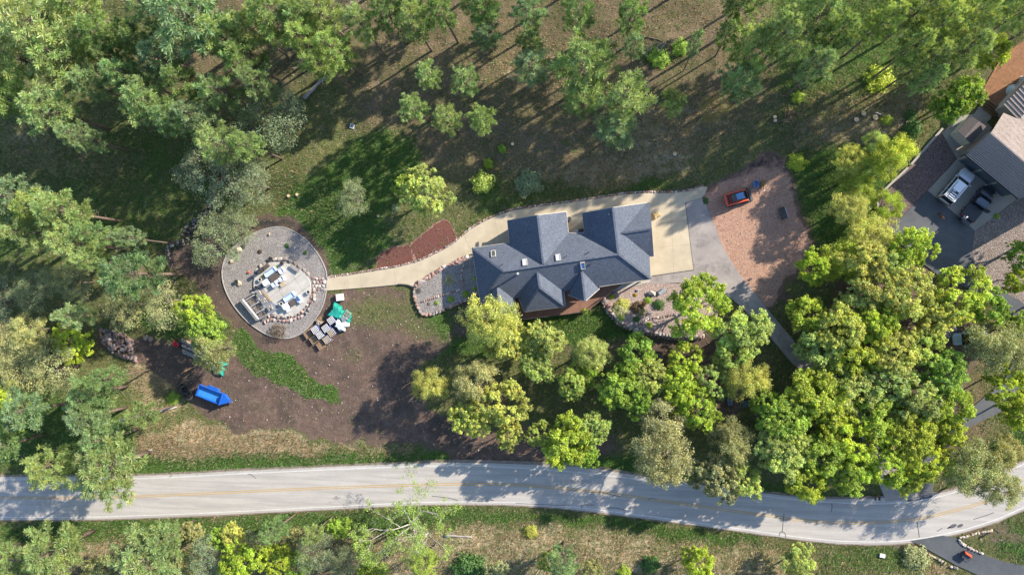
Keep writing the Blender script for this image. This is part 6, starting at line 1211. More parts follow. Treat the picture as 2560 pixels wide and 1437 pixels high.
GRP = {'leafy': 'leafy trees round the house and road', 'olive': 'leafy trees round the house and road', 'sparse': 'thinly leaved trees', 'pine': 'pines in the woodland', 'bare': None, 'limbed': None, 'bush': 'garden bushes and saplings', 'tuft': None}
count = {}
def plant(kind, px, py, r, col, label, h=None, z=None):
    """r: crown radius in photo pixels; the crown's middle stands where the photo shows it"""
    nr, nh = NOM[kind]; k = count[kind] = count.get(kind, -1) + 1
    if kind in ('bush', 'tuft'):
        rm = r / 18.0; p = P(px, py, .3 * rm); z0 = gz(p.x, p.y) if z is None else z; sxy, sz = rm, rm * (h or .85)
    else:
        if h is None: h = {'pine': (11.5 + r * .07) * (.72 if py > 950 else 1.14 if px > 1700 else 1.0), 'sparse': 4.5 + r * .045}.get(kind, 4.5 + r * .055)
        mid_ = {'pine': .70, 'sparse': .66, 'bare': .6, 'limbed': .6}.get(kind, .7) * h
        p = P(px, py, mid_); rm = (P(px + r, py, mid_) - p).length; z0 = gz(p.x, p.y) if z is None else z; sxy, sz = rm / nr, h / nh
    tr, br, cr = PROTO[kind][k % len(PROTO[kind])]
    col = 'pine' if kind == 'pine' and col == 'grn' else col
    t = thing(NAMES[kind], label, {'bush': 'bush', 'tuft': 'grass'}.get(kind, 'tree'), (p.x, p.y, z0), rnd.uniform(0, 6.28), GRP[kind]); t.scale = (sxy, sxy * rnd.uniform(.92, 1.08), sz)
    c = COLR[col] if isinstance(col, str) else col; v = rnd.uniform(.9, 1.1); c = (c[0] * v * rnd.uniform(.93, 1.07), c[1] * v, c[2] * v * rnd.uniform(.85, 1.15), 1)
    for nm, me in (('trunk', tr), ('branches', br), ('crown', cr)):
        if me:
            o = inst(nm, me, t); o.color = c
            if nm == 'branches': o['kind'] = 'stuff'
    return t
# ------------------------------------------------------------------ every tree in view: kind, x, y, crown radius (photo px), colour, label
TREES = [
 # upper woodland, west
 ('pine', 105, 85, 88, 'opi', 'broad olive-green pine filling the upper corner beside bright grass'), ('pine', 55, 150, 60, 'opi', 'olive pine crown at the frame edge below the broadest corner pine'), ('pine', 170, 150, 62, 'opi', 'olive pine crown on the inner flank of the broad corner pine'),
 ('pine', 270, 95, 44, 'pine', 'small dark pine between the broad corner pine and the bluish giant'), ('pine', 495, 45, 85, 'bpi', 'giant blue-green pine at the upper edge west of the fallen trunk'), ('pine', 400, 40, 56, 'pine', 'shaded pine crowded against the giant blue-green one at the upper edge'), ('pine', 555, 95, 52, 'opi', 'yellowish pine lobe below the giant blue-green pine'),
 ('pine', 140, 280, 56, 'opi', 'loose sunlit pine in the grassy western slope, well below the corner pine'), ('pine', 215, 345, 32, 'bpi', 'low dark-green pine just below the loose sunlit one'), ('pine', 385, 265, 54, 'opi', 'tall bright pine standing alone west of the meadow'), ('pine', 455, 300, 38, 'bpi', 'grey-green shaded pine behind the tall bright lone pine'),
 ('pine', 555, 230, 42, 'pine', 'medium green pine above the grey thin-leaved tree'), ('pine', 565, 365, 46, 'opi', 'bright pine overtopping the grey thin-leaved crown'), ('pine', 630, 365, 32, 'pine', 'small pine beside the bright one over the thin-leaved crown'), ('sparse', 545, 435, 82, 'gry', 'big grey-green thinly leaved tree between two bright pines and the channel'), ('sparse', 690, 300, 88, 'gry', 'wide grey thin-leaved tree at the foot of the long fallen trunk'), ('sparse', 640, 460, 50, 'gry', 'small grey thin-leaved tree at the meadow\'s western edge'),
 ('pine', 330, 190, 42, 'pine', 'shaded pine in the brown hollow, upper of three below the dark small pine'), ('pine', 425, 160, 46, 'bpi', 'bluish shaded pine directly below the giant blue-green pine'), ('pine', 470, 215, 38, 'pine', 'dim pine between the tall lone pine and the medium green pine'), ('pine', 620, 150, 46, 'pine', 'dim green pine west of the dark clearing'), ('pine', 650, 215, 36, 'bpi', 'dim bluish pine above the wide grey thin-leaved tree'), ('pine', 250, 222, 36, 'bpi', 'bluish shaded pine in the brown hollow, lower of three there'), ('pine', 500, 300, 40, 'bpi', 'shaded grey-green pine filling the gap above the big thin-leaved tree'), ('pine', 640, 80, 44, 'opi', 'yellowish pine on the west rim of the brown clearing'), ('pine', 20, 250, 40, 'opi', 'olive pine on the western frame edge beside bright grass'), ('pine', 330, 100, 40, 'pine', 'shaded pine squeezed between the small dark pine and its neighbour'), ('pine', 20, 30, 50, 'opi', 'olive pine in the very corner of the frame'), ('pine', 225, 30, 46, 'opi', 'sunlit pine at the upper edge between corner pine and giant'),
 ('leafy', 250, 1425, 40, 'oli', 'low olive tree at the bottom between two broad pines', 5), ('leafy', 480, 1400, 34, 'oli', 'olive bushy tree at the bottom beside the great round pine', 4), ('sparse', 640, 1362, 34, 'gry', 'small grey thin tree between lime tree and young pine', 4), ('leafy', 742, 1405, 38, 'grn', 'green bushy tree above the reddish logs', 4), ('leafy', 740, 1348, 26, 'oli', 'small olive tree between the two young verge pines', 4), ('sparse', 868, 1398, 44, 'gry', 'grey thin tree under the pale-limbed tree\'s western limbs', 5), ('leafy', 935, 1422, 34, 'lime', 'lime bushy tree at the bottom under pale limbs', 4), ('leafy', 545, 1345, 24, 'grn', 'small green tree on the verge beside the yellow-green one', 3.5), ('leafy', 1245, 1420, 30, 'oli', 'olive bushy tree at the bottom east of the dark thicket', 3.5), ('leafy', 1480, 1425, 28, 'oli', 'small olive tree at the bottom edge in dry grass', 3.5),
 ('leafy', 2160, 655, 46, 'yel', 'yellowish tree between the lime corner tree and the pale blue-green one'), ('leafy', 2150, 800, 46, 'lime', 'lime tree west of the heart of the eastern grove'), ('leafy', 2085, 935, 46, 'pale', 'pale tree above the vivid yellow-green tree'), ('leafy', 2080, 1040, 48, 'lime', 'lime tree just east of the vivid yellow-green one'), ('leafy', 1975, 1110, 44, 'pale', 'pale tree between the shaded green tree and the road'), ('leafy', 1780, 950, 44, 'pale', 'pale tree bridging the central grove and the cream-yellow one'), ('leafy', 1600, 1000, 44, 'grn', 'green tree in the lower central grove'),
 ('pine', 290, 150, 26, 'bpi', 'tiny dark pine in brown litter below the small dark pine'), ('pine', 365, 115, 34, 'pine', 'shaded understorey pine west of the giant blue-green pine'),
 # upper woodland, middle
 ('pine', 695, 40, 62, 'grn', 'dense green pine at the upper edge beside brown clearing'), ('pine', 760, 50, 48, 'grn', 'green pine between the dense edge pine and the bare grey tree'), ('pine', 810, 40, 44, 'opi', 'bright pine overlooking the bare grey tree'), ('pine', 770, 112, 46, 'opi', 'bright pine above the fallen trunk\'s upper end'), ('pine', 838, 125, 46, 'opi', 'broad bright pine whose crown hangs over the fallen trunk'), ('pine', 812, 165, 38, 'opi', 'lowest bright pine crown at the fallen trunk'),
 ('bare', 872, 35, 38, 'dk', 'bare grey leafless tree among pines at the upper edge'), ('pine', 908, 72, 38, 'opi', 'compact bright pine immediately beside the bare grey tree'), ('pine', 970, 38, 42, 'grn', 'upright green pine, first past the bare grey tree'), ('pine', 1036, 62, 40, 'opi', 'bright pine with a long leaning trunk in brown litter'), ('pine', 1111, 42, 34, 'grn', 'green pine with a pale forked trunk at the upper edge'), ('pine', 1020, 12, 38, 'grn', 'pine cut by the upper edge above the long-trunked bright one'),
 ('pine', 1208, 28, 46, 'pine', 'olive pine cut by the upper edge above a small grey-green sapling', 11), ('pine', 1215, 92, 34, 'bpi', 'grey-green young pine below the olive edge pine', 9), ('pine', 1072, 188, 30, 'opi', 'slim pine with a long pale trunk, uppermost of the cluster of five', 12), ('pine', 1170, 203, 34, 'grn', 'round dark-green pine, easternmost at the top of the cluster of five', 10.5), ('pine', 1041, 270, 32, 'opi', 'oval pine at the west of the cluster of five', 11), ('pine', 1120, 302, 36, 'opi', 'pale green pine in the middle of the cluster of five', 10.5), ('pine', 1208, 302, 34, 'opi', 'tall narrow pine at the east of the cluster of five', 10.5),
 ('leafy', 1062, 482, 58, 'pale', 'big bright leafy tree standing alone above the concrete path'), ('leafy', 1020, 470, 34, 'grn', 'darker leafy lobe tree against the lone bright tree above the path'), ('sparse', 890, 498, 40, 'gry', 'small grey-green sapling in the green meadow'), ('bush', 1207, 458, 28, 'pale', 'rounded pale sapling on the slope above the path', 1.6), ('bush', 1222, 412, 14, 'grn', 'small green sapling above the rounded pale one', 1.8), ('bush', 1257, 375, 11, 'grn', 'tiny green sapling below the tall narrow pine', 1.6), ('bush', 1320, 455, 36, 'gry', 'low grey-green thicket on the dry slope above the house', .6), ('bush', 992, 522, 11, 'bpi', 'tiny blue-grey shrub in the meadow', .9),
 ('pine', 1320, 30, 40, 'bpi', 'blue-green pine at the upper edge beside a leaning twin trunk', 11.5), ('pine', 1450, 35, 46, 'grn', 'full green pine at the upper edge with two bare trunks under it'), ('pine', 1574, 53, 38, 'grn', 'upright green pine on a thin straight trunk by the dead stems'), ('pine', 1582, 130, 26, 'bpi', 'small blue-green pine beside the pale broken stems'), ('pine', 1333, 165, 50, 'bpi', 'large blue-green pine with a gap showing its trunk', 10), ('pine', 1325, 110, 30, 'pine', 'small pine tip behind the blue-green pine with a gap', 9),
 ('pine', 1470, 165, 72, 'opi', 'giant spreading bright pine, upper of two giants above the house', 12.5), ('pine', 1455, 250, 46, 'opi', 'lower skirt pine below the giant spreading bright pine', 9.5), ('pine', 1555, 250, 58, 'opi', 'giant pale pine, lower of two giants above the house', 11.5), ('pine', 1535, 320, 48, 'bpi', 'blue-green pine tip hanging below the giant pale pine', 9), ('pine', 1815, 92, 28, 'bpi', 'narrow blue-green pine beside a forked dark trunk', 12), ('pine', 1850, 22, 50, 'pine', 'pine at the upper edge with a forked dark trunk', 14), ('pine', 1880, 120, 62, 'opi', 'broad yellow-green pine northeast of the sapling', 14), ('pine', 1850, 210, 50, 'bpi', 'blue-green pine below the broad yellow-green one', 11.5), ('pine', 1735, 118, 18, 'bpi', 'tiny bluish pine in the brown litter clearing'), ('leafy', 1680, 258, 34, 'pale', 'small pale leafy sapling above the concrete drive', 4.5), ('sparse', 1780, 278, 36, (.34, .29, .10), 'yellow-brown budding shrub on the grassy slope', 3), ('bush', 1645, 150, 26, 'grn', 'bright green brush at the foot of the dead stems', .5), ('bush', 1700, 125, 22, 'grn', 'low green brush east of the dead stems', .5),
 # upper woodland, east
 ('pine', 1950, 100, 52, 'opi', 'olive pine standing over dark diagonal trunks'), ('pine', 2045, 50, 62, 'grn', 'big bright green pine at the upper edge with a long dark trunk'), ('pine', 2085, 95, 40, 'grn', 'green pine lobe leaning below the big bright green edge pine'), ('pine', 2027, 180, 38, 'bpi', 'pale blue-green pine with a fine leaning trunk'), ('pine', 2310, 18, 54, 'pine', 'tall olive pine at the upper edge, east part of the woodland'), ('pine', 2335, 72, 46, 'opi', 'olive pine just below the tall one at the upper east edge'), ('pine', 2270, 130, 40, 'opi', 'thin olive pine among parallel dark trunks'), ('pine', 2310, 155, 38, 'opi', 'second thin olive pine beside the first among parallel trunks'), ('pine', 2390, 140, 48, 'opi', 'broad olive pine beside the bright tree at the bark yard'), ('pine', 2307, 208, 28, 'bpi', 'small bluish pine above the fresh stumps'), ('pine', 2430, 40, 44, 'opi', 'sunlit pine between long dark trunks near the bark yard'), ('pine', 2200, 60, 40, 'opi', 'loose pine above yellow-green undergrowth'), ('pine', 2540, 40, 44, 'opi', 'pine at the upper east corner'),
 ('leafy', 2478, 130, 46, 'lime', 'bright green leafy tree overhanging the bark yard'), ('leafy', 2404, 238, 56, 'grn', 'vivid green leafy tree beside the timber steps'), ('leafy', 2360, 275, 36, 'grn', 'smaller vivid green tree above the garden shed'), ('bush', 2193, 200, 34, 'lime', 'loose lime-green sapling thicket above the stumps', .8), ('bush', 2278, 322, 24, 'dgr', 'dark green round bush below the large orange stump', 1.0), ('bush', 2272, 290, 14, 'dgr', 'small dark green bush above the larger dark one', 1), ('bush', 1990, 250, 16, 'lime', 'tiny lime sapling beside the brush pile', .9), ('bush', 2212, 304, 13, 'lime', 'tiny lime sapling among the fresh stumps', .9),
 ('olive', 2228, 390, 58, 'lime', 'large lime-yellow tree at the red gravel bed\'s edge', 8), ('olive', 2180, 365, 36, 'pale', 'pale lime tree on the far side of the large lime-yellow one', 6), ('olive', 2120, 402, 44, 'yel', 'yellow-green tree above the dirt pad, westernmost of the lime row', 5.2), ('olive', 2140, 465, 48, 'lime', 'lime tree between the dirt pad and red gravel', 5.2), ('bush', 1995, 405, 24, 'lime', 'yellow-green thicket at the corner of the red dirt pad', .8), ('olive', 2215, 515, 46, 'lime', 'lime tree at the narrow end of the red gravel bed', 5.2), ('olive', 2120, 520, 52, 'yel', 'yellowish tree casting bars of shade on the dirt pad', 5.2),
 # western edge
 ('pine', 55, 500, 54, 'bpi', 'grey-green pine on the western edge above the rocky channel'), ('pine', 120, 520, 42, 'opi', 'small bright pine between two bigger ones at the western edge'), ('pine', 180, 535, 52, 'opi', 'large bright pine in the western cluster, topmost there'), ('pine', 100, 583, 46, 'opi', 'bright pine at the western side of its cluster'), ('pine', 200, 612, 48, 'opi', 'bright pine in the lower middle of the western cluster'), ('pine', 250, 655, 32, 'opi', 'small pine tip at the lower end of the western cluster'), ('pine', 248, 588, 34, 'pine', 'dark-green pine on the inner side of the western cluster'), ('pine', 335, 598, 26, 'bpi', 'small shaded pine between the western cluster and the channel'), ('pine', 30, 590, 36, 'grn', 'bushy green tree at the frame edge below the grey-green pine'),
 ('pine', 335, 682, 64, (.14, .23, .095), 'dense round green pine alone below the dark channel'), ('sparse', 20, 752, 52, 'gry', 'grey thin tree on the western edge, middle height'), ('sparse', 110, 720, 48, 'gry', 'dim grey thin tree beside the one on the western edge'), ('sparse', 190, 705, 44, 'gry', 'shaded grey sapling below the western pine cluster'), ('sparse', 320, 762, 54, 'cream', 'cream-yellow budding tree above the rock heap'), ('sparse', 410, 752, 56, 'cream', 'cream-yellow budding tree beside the small dark lawn'), ('leafy', 490, 775, 40, 'lime', 'yellow-green tree at the edge of the dirt below the gravel circle'), ('leafy', 518, 825, 44, 'grn', 'green tree over the timber pile'), ('olive', 528, 873, 52, 'oli', 'olive tree hiding part of the teal tarp and timbers'), ('sparse', 545, 602, 64, 'gry', 'grey-green thin tree leaning over the gravel circle\'s rim'), ('sparse', 600, 560, 46, 'gry', 'small grey-green thin tree above the gravel circle'),
 ('olive', 82, 825, 46, 'cream', 'pale cream-green tree at the western edge above brush'), ('leafy', 178, 858, 44, 'lime', 'lime bushy tree beside the rock heap', 5), ('sparse', 60, 895, 62, 'cream', 'wide cream budding tree at the western edge'), ('sparse', 140, 925, 64, 'cream', 'cream budding tree with pale trunk below the lime bushy one'), ('sparse', 25, 850, 44, 'cream', 'small cream budding tree on the frame edge'), ('pine', 262, 945, 30, 'grn', 'small green pine tip beside pale brush'), ('pine', 200, 790, 32, 'bpi', 'dark blue-green pine sapling by the grey saplings'),
 ('pine', 225, 985, 58, 'grn', 'broad green pine above the stubby logs'), ('pine', 85, 1025, 52, 'bpi', 'blue-green pine west of the broad green one'), ('pine', 232, 1040, 50, 'bpi', 'blue-green pine by dead brush above the road'), ('pine', 360, 1035, 32, 'grn', 'narrow green pine leaning along the splintered trunk'), ('leafy', 22, 1020, 50, 'lime', 'lime tree on the frame edge above the road'), ('pine', 127, 1160, 56, 'opi', 'pine overhanging the road, smaller of the two there'), ('pine', 275, 1165, 84, 'opi', 'great pine overhanging the road, larger of the two there'), ('pine', 270, 1095, 46, 'bpi', 'pine behind the great road pine'), ('pine', 20, 1110, 44, 'pine', 'shaded pine on the frame edge beside the road'), ('bush', 428, 1000, 22, 'grn', 'bright green weeds beside the tyre heap', .35),
 # below the road
 ('pine', 127, 1378, 72, 'opi', 'broad pine below the road near the western corner'), ('pine', 40, 1410, 50, 'opi', 'pine in the lower western corner'), ('pine', 365, 1385, 76, 'opi', 'great round pine below the road'), ('pine', 410, 1345, 44, 'pine', 'pine lobe on the road side of the great round pine'), ('leafy', 600, 1402, 50, 'lime', 'lime-green tree cut by the bottom edge'), ('leafy', 578, 1335, 28, 'yel', 'small yellow-green tree under the road verge', 4), ('sparse', 520, 1390, 44, 'gry', 'grey thin tree beside the lime-green bottom tree'), ('pine', 686, 1325, 30, 'grn', 'young round pine near the verge, west of the pale-limbed tree'), ('pine', 787, 1330, 26, 'opi', 'second young pine nearer the pale-limbed tree'), ('leafy', 850, 1318, 30, 'grn', 'small green tree on the verge beside the pale-limbed tree', 4), ('sparse', 790, 1372, 46, 'gry', 'silvery thin tree west of the pale-limbed tree'), ('leafy', 692, 1388, 42, 'lime', 'lime bushy tree below the young round pine', 5), ('leafy', 905, 1352, 26, 'pale', 'pale small tree touching the pale-limbed tree', 4), ('leafy', 480, 1330, 30, 'oli', 'low olive tree on the verge beside the great round pine', 4),
 ('limbed', 1015, 1330, 98, (.31, .42, .075), 'half-leaved tree with long pale limbs reaching over the road'), ('pine', 1064, 1402, 34, 'pale', 'pale green pine under the long pale limbs'), ('bush', 1174, 1418, 44, 'dgr', 'dark green thicket at the bottom beside the pale-limbed tree', .7), ('pine', 1405, 1402, 44, 'bpi', 'bluish young pine at the bottom edge in dry grass'), ('leafy', 1372, 1395, 24, 'pale', 'pale leafy sapling beside the bluish bottom pine', 4), ('leafy', 1748, 1402, 44, 'lime', 'lime tree with bare twigs at the bottom edge', 6), ('bare', 1710, 1405, 26, 'dk', 'small leafless tree beside the lime bottom tree'), ('bush', 1327, 1328, 18, 'yel', 'yellow-green shrub in dry grass below the road', .9), ('bush', 1625, 1408, 24, 'dgr', 'low dark shrub in the dry bottom grass', .6), ('leafy', 1997, 1412, 40, 'pale', 'pale green tree at the bottom edge toward the driveway', 5), ('bush', 2292, 1400, 30, 'oli', 'olive brush beside the lower driveway rocks', .6), ('bush', 1560, 1425, 18, 'lime', 'tiny lime shrub at the bottom edge', .9),
 # leafy trees south of the house
 ('olive', 1232, 805, 70, 'yel', 'large yellow-green tree covering the house roof\'s southwest corner', 10), ('leafy', 1262, 850, 56, 'yel', 'yellow-green tree on the lower flank of the roof-corner tree'), ('leafy', 1362, 850, 52, 'pale', 'pale green tree below the deck', 8), ('leafy', 1340, 915, 42, 'pale', 'pale green tree beneath the one below the deck'), ('olive', 1080, 962, 46, 'yel', 'small yellowish tree at the edge of the dirt yard'), ('olive', 1195, 955, 62, 'oli', 'olive tree among the yard-side leafy trees'), ('leafy', 1255, 1005, 58, 'yel', 'yellow-green tree inside the yard-side group'), ('leafy', 1172, 1045, 48, 'yel', 'yellowish tree at the lower yard-side corner'), ('leafy', 1272, 1085, 34, 'yel', 'small yellow tree near the dirt track by the road'), ('olive', 1475, 880, 48, 'pale', 'grey-green tree alone on the lawn below the deck'), ('leafy', 1428, 955, 40, 'pale', 'small pale tree below the grey-green lawn tree'), ('leafy', 1470, 935, 30, 'grn', 'dark small tree tucked beside the pale one on the lawn', 4.5),
 ('leafy', 1590, 880, 48, 'grn', 'green tree below the rock wall\'s western half'), ('leafy', 1555, 965, 58, 'grn', 'broad green tree west in the central grove'), ('leafy', 1625, 940, 48, 'pale', 'pale tree in the central grove below the rock wall'), ('leafy', 1710, 895, 42, 'lime', 'lime tree under the end of the rock wall'), ('leafy', 1700, 960, 54, 'lime', 'lime tree in the middle of the central grove'), ('leafy', 1740, 1020, 52, 'lime', 'lime tree at the lower tip of the central grove'), ('leafy', 1750, 772, 80, 'lime', 'large vivid lime tree shading the pink gravel bed', 9), ('leafy', 1862, 830, 66, 'pale', 'large pale green tree beside the asphalt drive'), ('leafy', 1828, 890, 46, 'pale', 'pale tree at the foot of the large pale one by the drive'), ('olive', 1868, 948, 56, 'yel', 'cream-yellow tree at the bend of the asphalt drive'), ('leafy', 1420, 1100, 68, 'lime', 'broad green tree close to the road, first past the dirt'), ('leafy', 1475, 1070, 46, 'pale', 'pale tree on the upper flank of the broad roadside one'), ('leafy', 1350, 1082, 32, 'pale', 'small pale tree at the end of the dirt by the roadside'), ('leafy', 1465, 1140, 34, 'grn', 'small green tree closest to the road edge'), ('olive', 1655, 1040, 58, 'oli', 'dull olive tree inland of the big roadside olive tree'), ('olive', 1655, 1140, 84, 'oli', 'big olive tree leaning to the road'), ('olive', 1830, 1105, 58, 'oli', 'olive tree with bare twigs among roadside greens'), ('bare', 1838, 1130, 30, 'dk', 'leafless dark tree inside the roadside olive crowns'), ('leafy', 1800, 1190, 58, 'oli', 'olive-green tree overhanging the road\'s upper lane'), ('leafy', 1860, 1195, 48, 'pale', 'pale tree at the road between two olive crowns'), ('leafy', 1945, 1120, 66, 'pale', 'pale leafy tree behind the road, west of the dark gap'), ('leafy', 2010, 1200, 46, 'lime', 'lime tree dipping its crown to the road edge'), ('leafy', 2030, 985, 68, 'lime', 'vivid yellow-green tree below the asphalt drive'), ('leafy', 1960, 1040, 54, 'grn', 'green tree in shade beside the vivid yellow-green one'), ('leafy', 1915, 1010, 40, 'grn', 'darker green tree near the two dark bins'),
 # eastern grove
 ('olive', 2112, 648, 56, 'lime', 'lime tree at the lower corner of the dirt pad', 5.2), ('olive', 2165, 590, 56, 'yel', 'yellow tree between the dirt pad and the neighbour\'s asphalt', 5.2), ('leafy', 2275, 618, 52, 'lime', 'bright green tree overhanging the neighbour\'s asphalt'), ('leafy', 2222, 660, 42, 'pale', 'pale blue-green tree near the neighbour\'s asphalt'), ('leafy', 2030, 668, 38, 'lime', 'lime tree directly above the blue kayak'), ('leafy', 2142, 744, 42, 'pale', 'pale lime tree east of the blue kayak'), ('leafy', 2012, 786, 40, 'lime', 'lime tree just below the blue kayak'), ('leafy', 2190, 725, 56, 'yel', 'yellow-green tree in the upper eastern grove'), ('leafy', 2260, 735, 60, 'yel', 'pale yellow billowing tree in the upper eastern grove'), ('leafy', 2395, 735, 62, 'lime', 'vivid lime tree where the neighbour\'s drive enters the grove'), ('leafy', 2340, 790, 48, 'yel', 'yellow tree above the dark half-hidden car'), ('leafy', 2465, 765, 42, 'grn', 'green tree east of the vivid lime one at the drive'), ('leafy', 2090, 820, 58, 'yel', 'yellow-green tree in the western half of the eastern grove'), ('leafy', 2190, 810, 54, 'lime', 'lime tree at the heart of the eastern grove'), ('leafy', 2050, 870, 52, 'pale', 'pale tree over the asphalt drive\'s shaded end'), ('leafy', 2140, 890, 58, 'lime', 'lime tree east of the shaded drive end'), ('leafy', 2235, 880, 54, 'yel', 'yellow-green tree just below the heart of the grove'), ('leafy', 2300, 870, 46, 'pale', 'pale green tree west of the hidden cars'), ('leafy', 2350, 930, 54, 'grn', 'dark green tree below the hidden cars'), ('leafy', 2215, 960, 58, 'pale', 'pale green tree in the lower grove'), ('leafy', 2130, 985, 54, 'pale', 'pale tree east of the vivid yellow-green one'), ('leafy', 2290, 1000, 58, 'pale', 'light tree in the lower grove near the eastern drive'), ('leafy', 2370, 1010, 48, 'lime', 'lime tree bordering the dark eastern drive'), ('leafy', 2190, 1045, 58, 'lime', 'lime tree amid the lower grove'), ('leafy', 2275, 1080, 60, 'lime', 'lime-green tree just inland of the turnout'), ('leafy', 2110, 1090, 56, 'lime', 'green-yellow tree above the mailboxes'), ('leafy', 2365, 1075, 42, 'lime', 'lime branchy tree reaching across the eastern drive'), ('leafy', 2300, 1150, 56, 'lime', 'lime tree above the gravel turnout'), ('leafy', 2210, 1165, 52, 'lime', 'lime tree right behind the mailboxes'), ('leafy', 2120, 1180, 48, 'grn', 'green tree at the road, west of the mailboxes'), ('leafy', 2050, 1130, 48, 'grn', 'dark green tree in the gap behind the roadside lime tree'), ('leafy', 2270, 1205, 34, 'yel', 'small yellow tree touching the turnout'),
 ('olive', 2475, 865, 66, 'oli', 'big dull olive tree over the pale blue car'), ('leafy', 2540, 830, 38, 'grn', 'green tree at the eastern frame edge by the olive tree'), ('leafy', 2520, 960, 48, 'lime', 'lime tree on the eastern edge above the dark drive'), ('leafy', 2545, 1030, 40, 'lime', 'lime tree at the eastern edge over grass'), ('leafy', 2552, 640, 32, 'grn', 'green tree at the eastern edge beside brown gravel'), ('leafy', 2545, 700, 30, 'lime', 'small lime tree at the eastern edge below the brown gravel'), ('olive', 2430, 1170, 66, 'oli', 'thin olive tree on the bank above the curving road'), ('olive', 2492, 1215, 52, 'oli', 'olive tree whose branches reach over the road bend'), ('olive', 2500, 1130, 46, 'oli', 'olive tree on the grassy bank inside the bend')]
import re as _re
for t in TREES:
    t = list(t)
    if 1950 < t[1] and t[2] > 560: t[3] *= 1.06
    if 1950 < t[1] and t[2] > 560 or t[0] == 'pine' and t[2] < 480: t[3] *= 1.1
    plant(*t)
# tall pines just beyond the frame: only their shadows and trunks reach the picture
for i, (x, y) in enumerate(((1420, -110), (1700, -90), (1930, -100), (2190, -90), (2440, -120), (2660, 20), (2630, 600), (2650, 760), (900, -120), (620, -110), (1180, -120))):
    plant('pine' if y < 300 else 'leafy', x, y, 60, 'opi', 'tall tree rising just outside the frame, casting long shade into the picture')['group'] = 'trees outside the frame'

# garden plants
BUSH = [('bush', 1549, 778, 21, 'cream', 'large straw-yellow shrub on the pink gravel bed', .8, .45), ('bush', 1556, 762, 18, 'yel', 'pale yellow shrub lobe behind the large straw-yellow one', .8, .4), ('bush', 1550, 796, 11, 'grn', 'small green shrub between the straw shrub and stacked wall', .8, .7), ('bush', 1592, 768, 16, 'brn', 'reddish-brown shrub in the middle of the pink gravel bed', .8, .5), ('bush', 1603, 778, 12, 'oli', 'olive shrub beside the reddish-brown one', .8, .6), ('bush', 1646, 762, 14, 'dgr', 'round dark green shrub on the pink gravel bed', .9, .45), ('bush', 1529, 742, 7, 'lime', 'bright lime plant at the upper rim of the stacked wall', .9, .3), ('bush', 1588, 737, 5, (.5, .36, .03), 'small yellow flowering plant on the pink gravel bed', .8, .3), ('bush', 1620, 750, 9, 'grn', 'small green plant beside the pale pointed boulder', .8, .4), ('bush', 1611, 758, 7, 'org', 'small orange plant between green shrubs', .8, .4), ('bush', 1590, 798, 9, 'dgr', 'low dark green clump by the pale rock row', .5, .8), ('bush', 1688, 820, 8, 'grn', 'small green plant near the large round grey boulder', .7, .85), ('bush', 1622, 812, 8, 'lime', 'low lime clump below the pale rock row', .5, .85), ('bush', 1462, 777, 7, 'lime', 'lime potted plant at the outer corner of the deck', 1, .95),
 ('tuft', 1124, 700, 15, 'cream', 'spray of straw-yellow grass on the western gravel bed', .7, .2), ('bush', 1127.5, 748, 8.5, 'grn', 'green shrub in the middle of the western bed\'s lower terrace', .8, .2), ('bush', 1165, 735, 9, 'grn', 'green shrub closest to the house in the western bed', .8, .2), ('bush', 1092, 757, 6, 'grn', 'small green shrub at the western end of the lower terrace', .8, .2), ('bush', 1186, 697, 4.5, 'lime', 'yellow-green plant against the house wall, upper of two', .8, .2), ('bush', 1187, 722, 5, 'lime', 'yellow-green plant against the house wall, lower of two', .8, .2), ('tuft', 1072, 760, 5, 'brn', 'small brown plant on the western bed by the boulders', .6, .2), ('tuft', 1046, 727, 8, 'dk', 'dark dry shrub at the western tip of the boulder bed', .6, .2),
 ('tuft', 693, 830, 24, 'brn', 'large brown leafless-looking shrub at the bottom of the gravel circle', 1.0, .02), ('bush', 717, 614, 6.5, 'dgr', 'dark green shrub on the upper gravel circle', .7, .02), ('bush', 649, 629, 6, 'brn', 'dull brown shrub on the western upper gravel circle', .7, .02), ('bush', 762.5, 632, 5.5, 'dgr', 'small dark shrub on the eastern gravel circle', .7, .02), ('bush', 607, 617, 6, 'dk', 'dark shrub behind the low tan boulder on gravel', .7, .02), ('tuft', 581, 655, 5, 'org', 'dry orange grass tuft by the western gravel rim', .7, .02), ('bush', 690.5, 667.5, 4, 'lime', 'bright lime plant at the upper end of the long covered sofa', 1, .3), ('bush', 659.5, 691, 4, 'lime', 'bright lime plant at the lower end of the long covered sofa', 1, .3),
 ('bush', 2492, 540, 7, 'grn', 'small green weed on the brown gravel near the parking pad', .5, .03), ('bush', 1764, 502, 9, 'dgr', 'weedy green strip between concrete corner and dirt pad', .3, 0)]
for k, x, y, r, c, lab_, h, z in BUSH: plant(k, x, y, r, c, lab_, h, z)

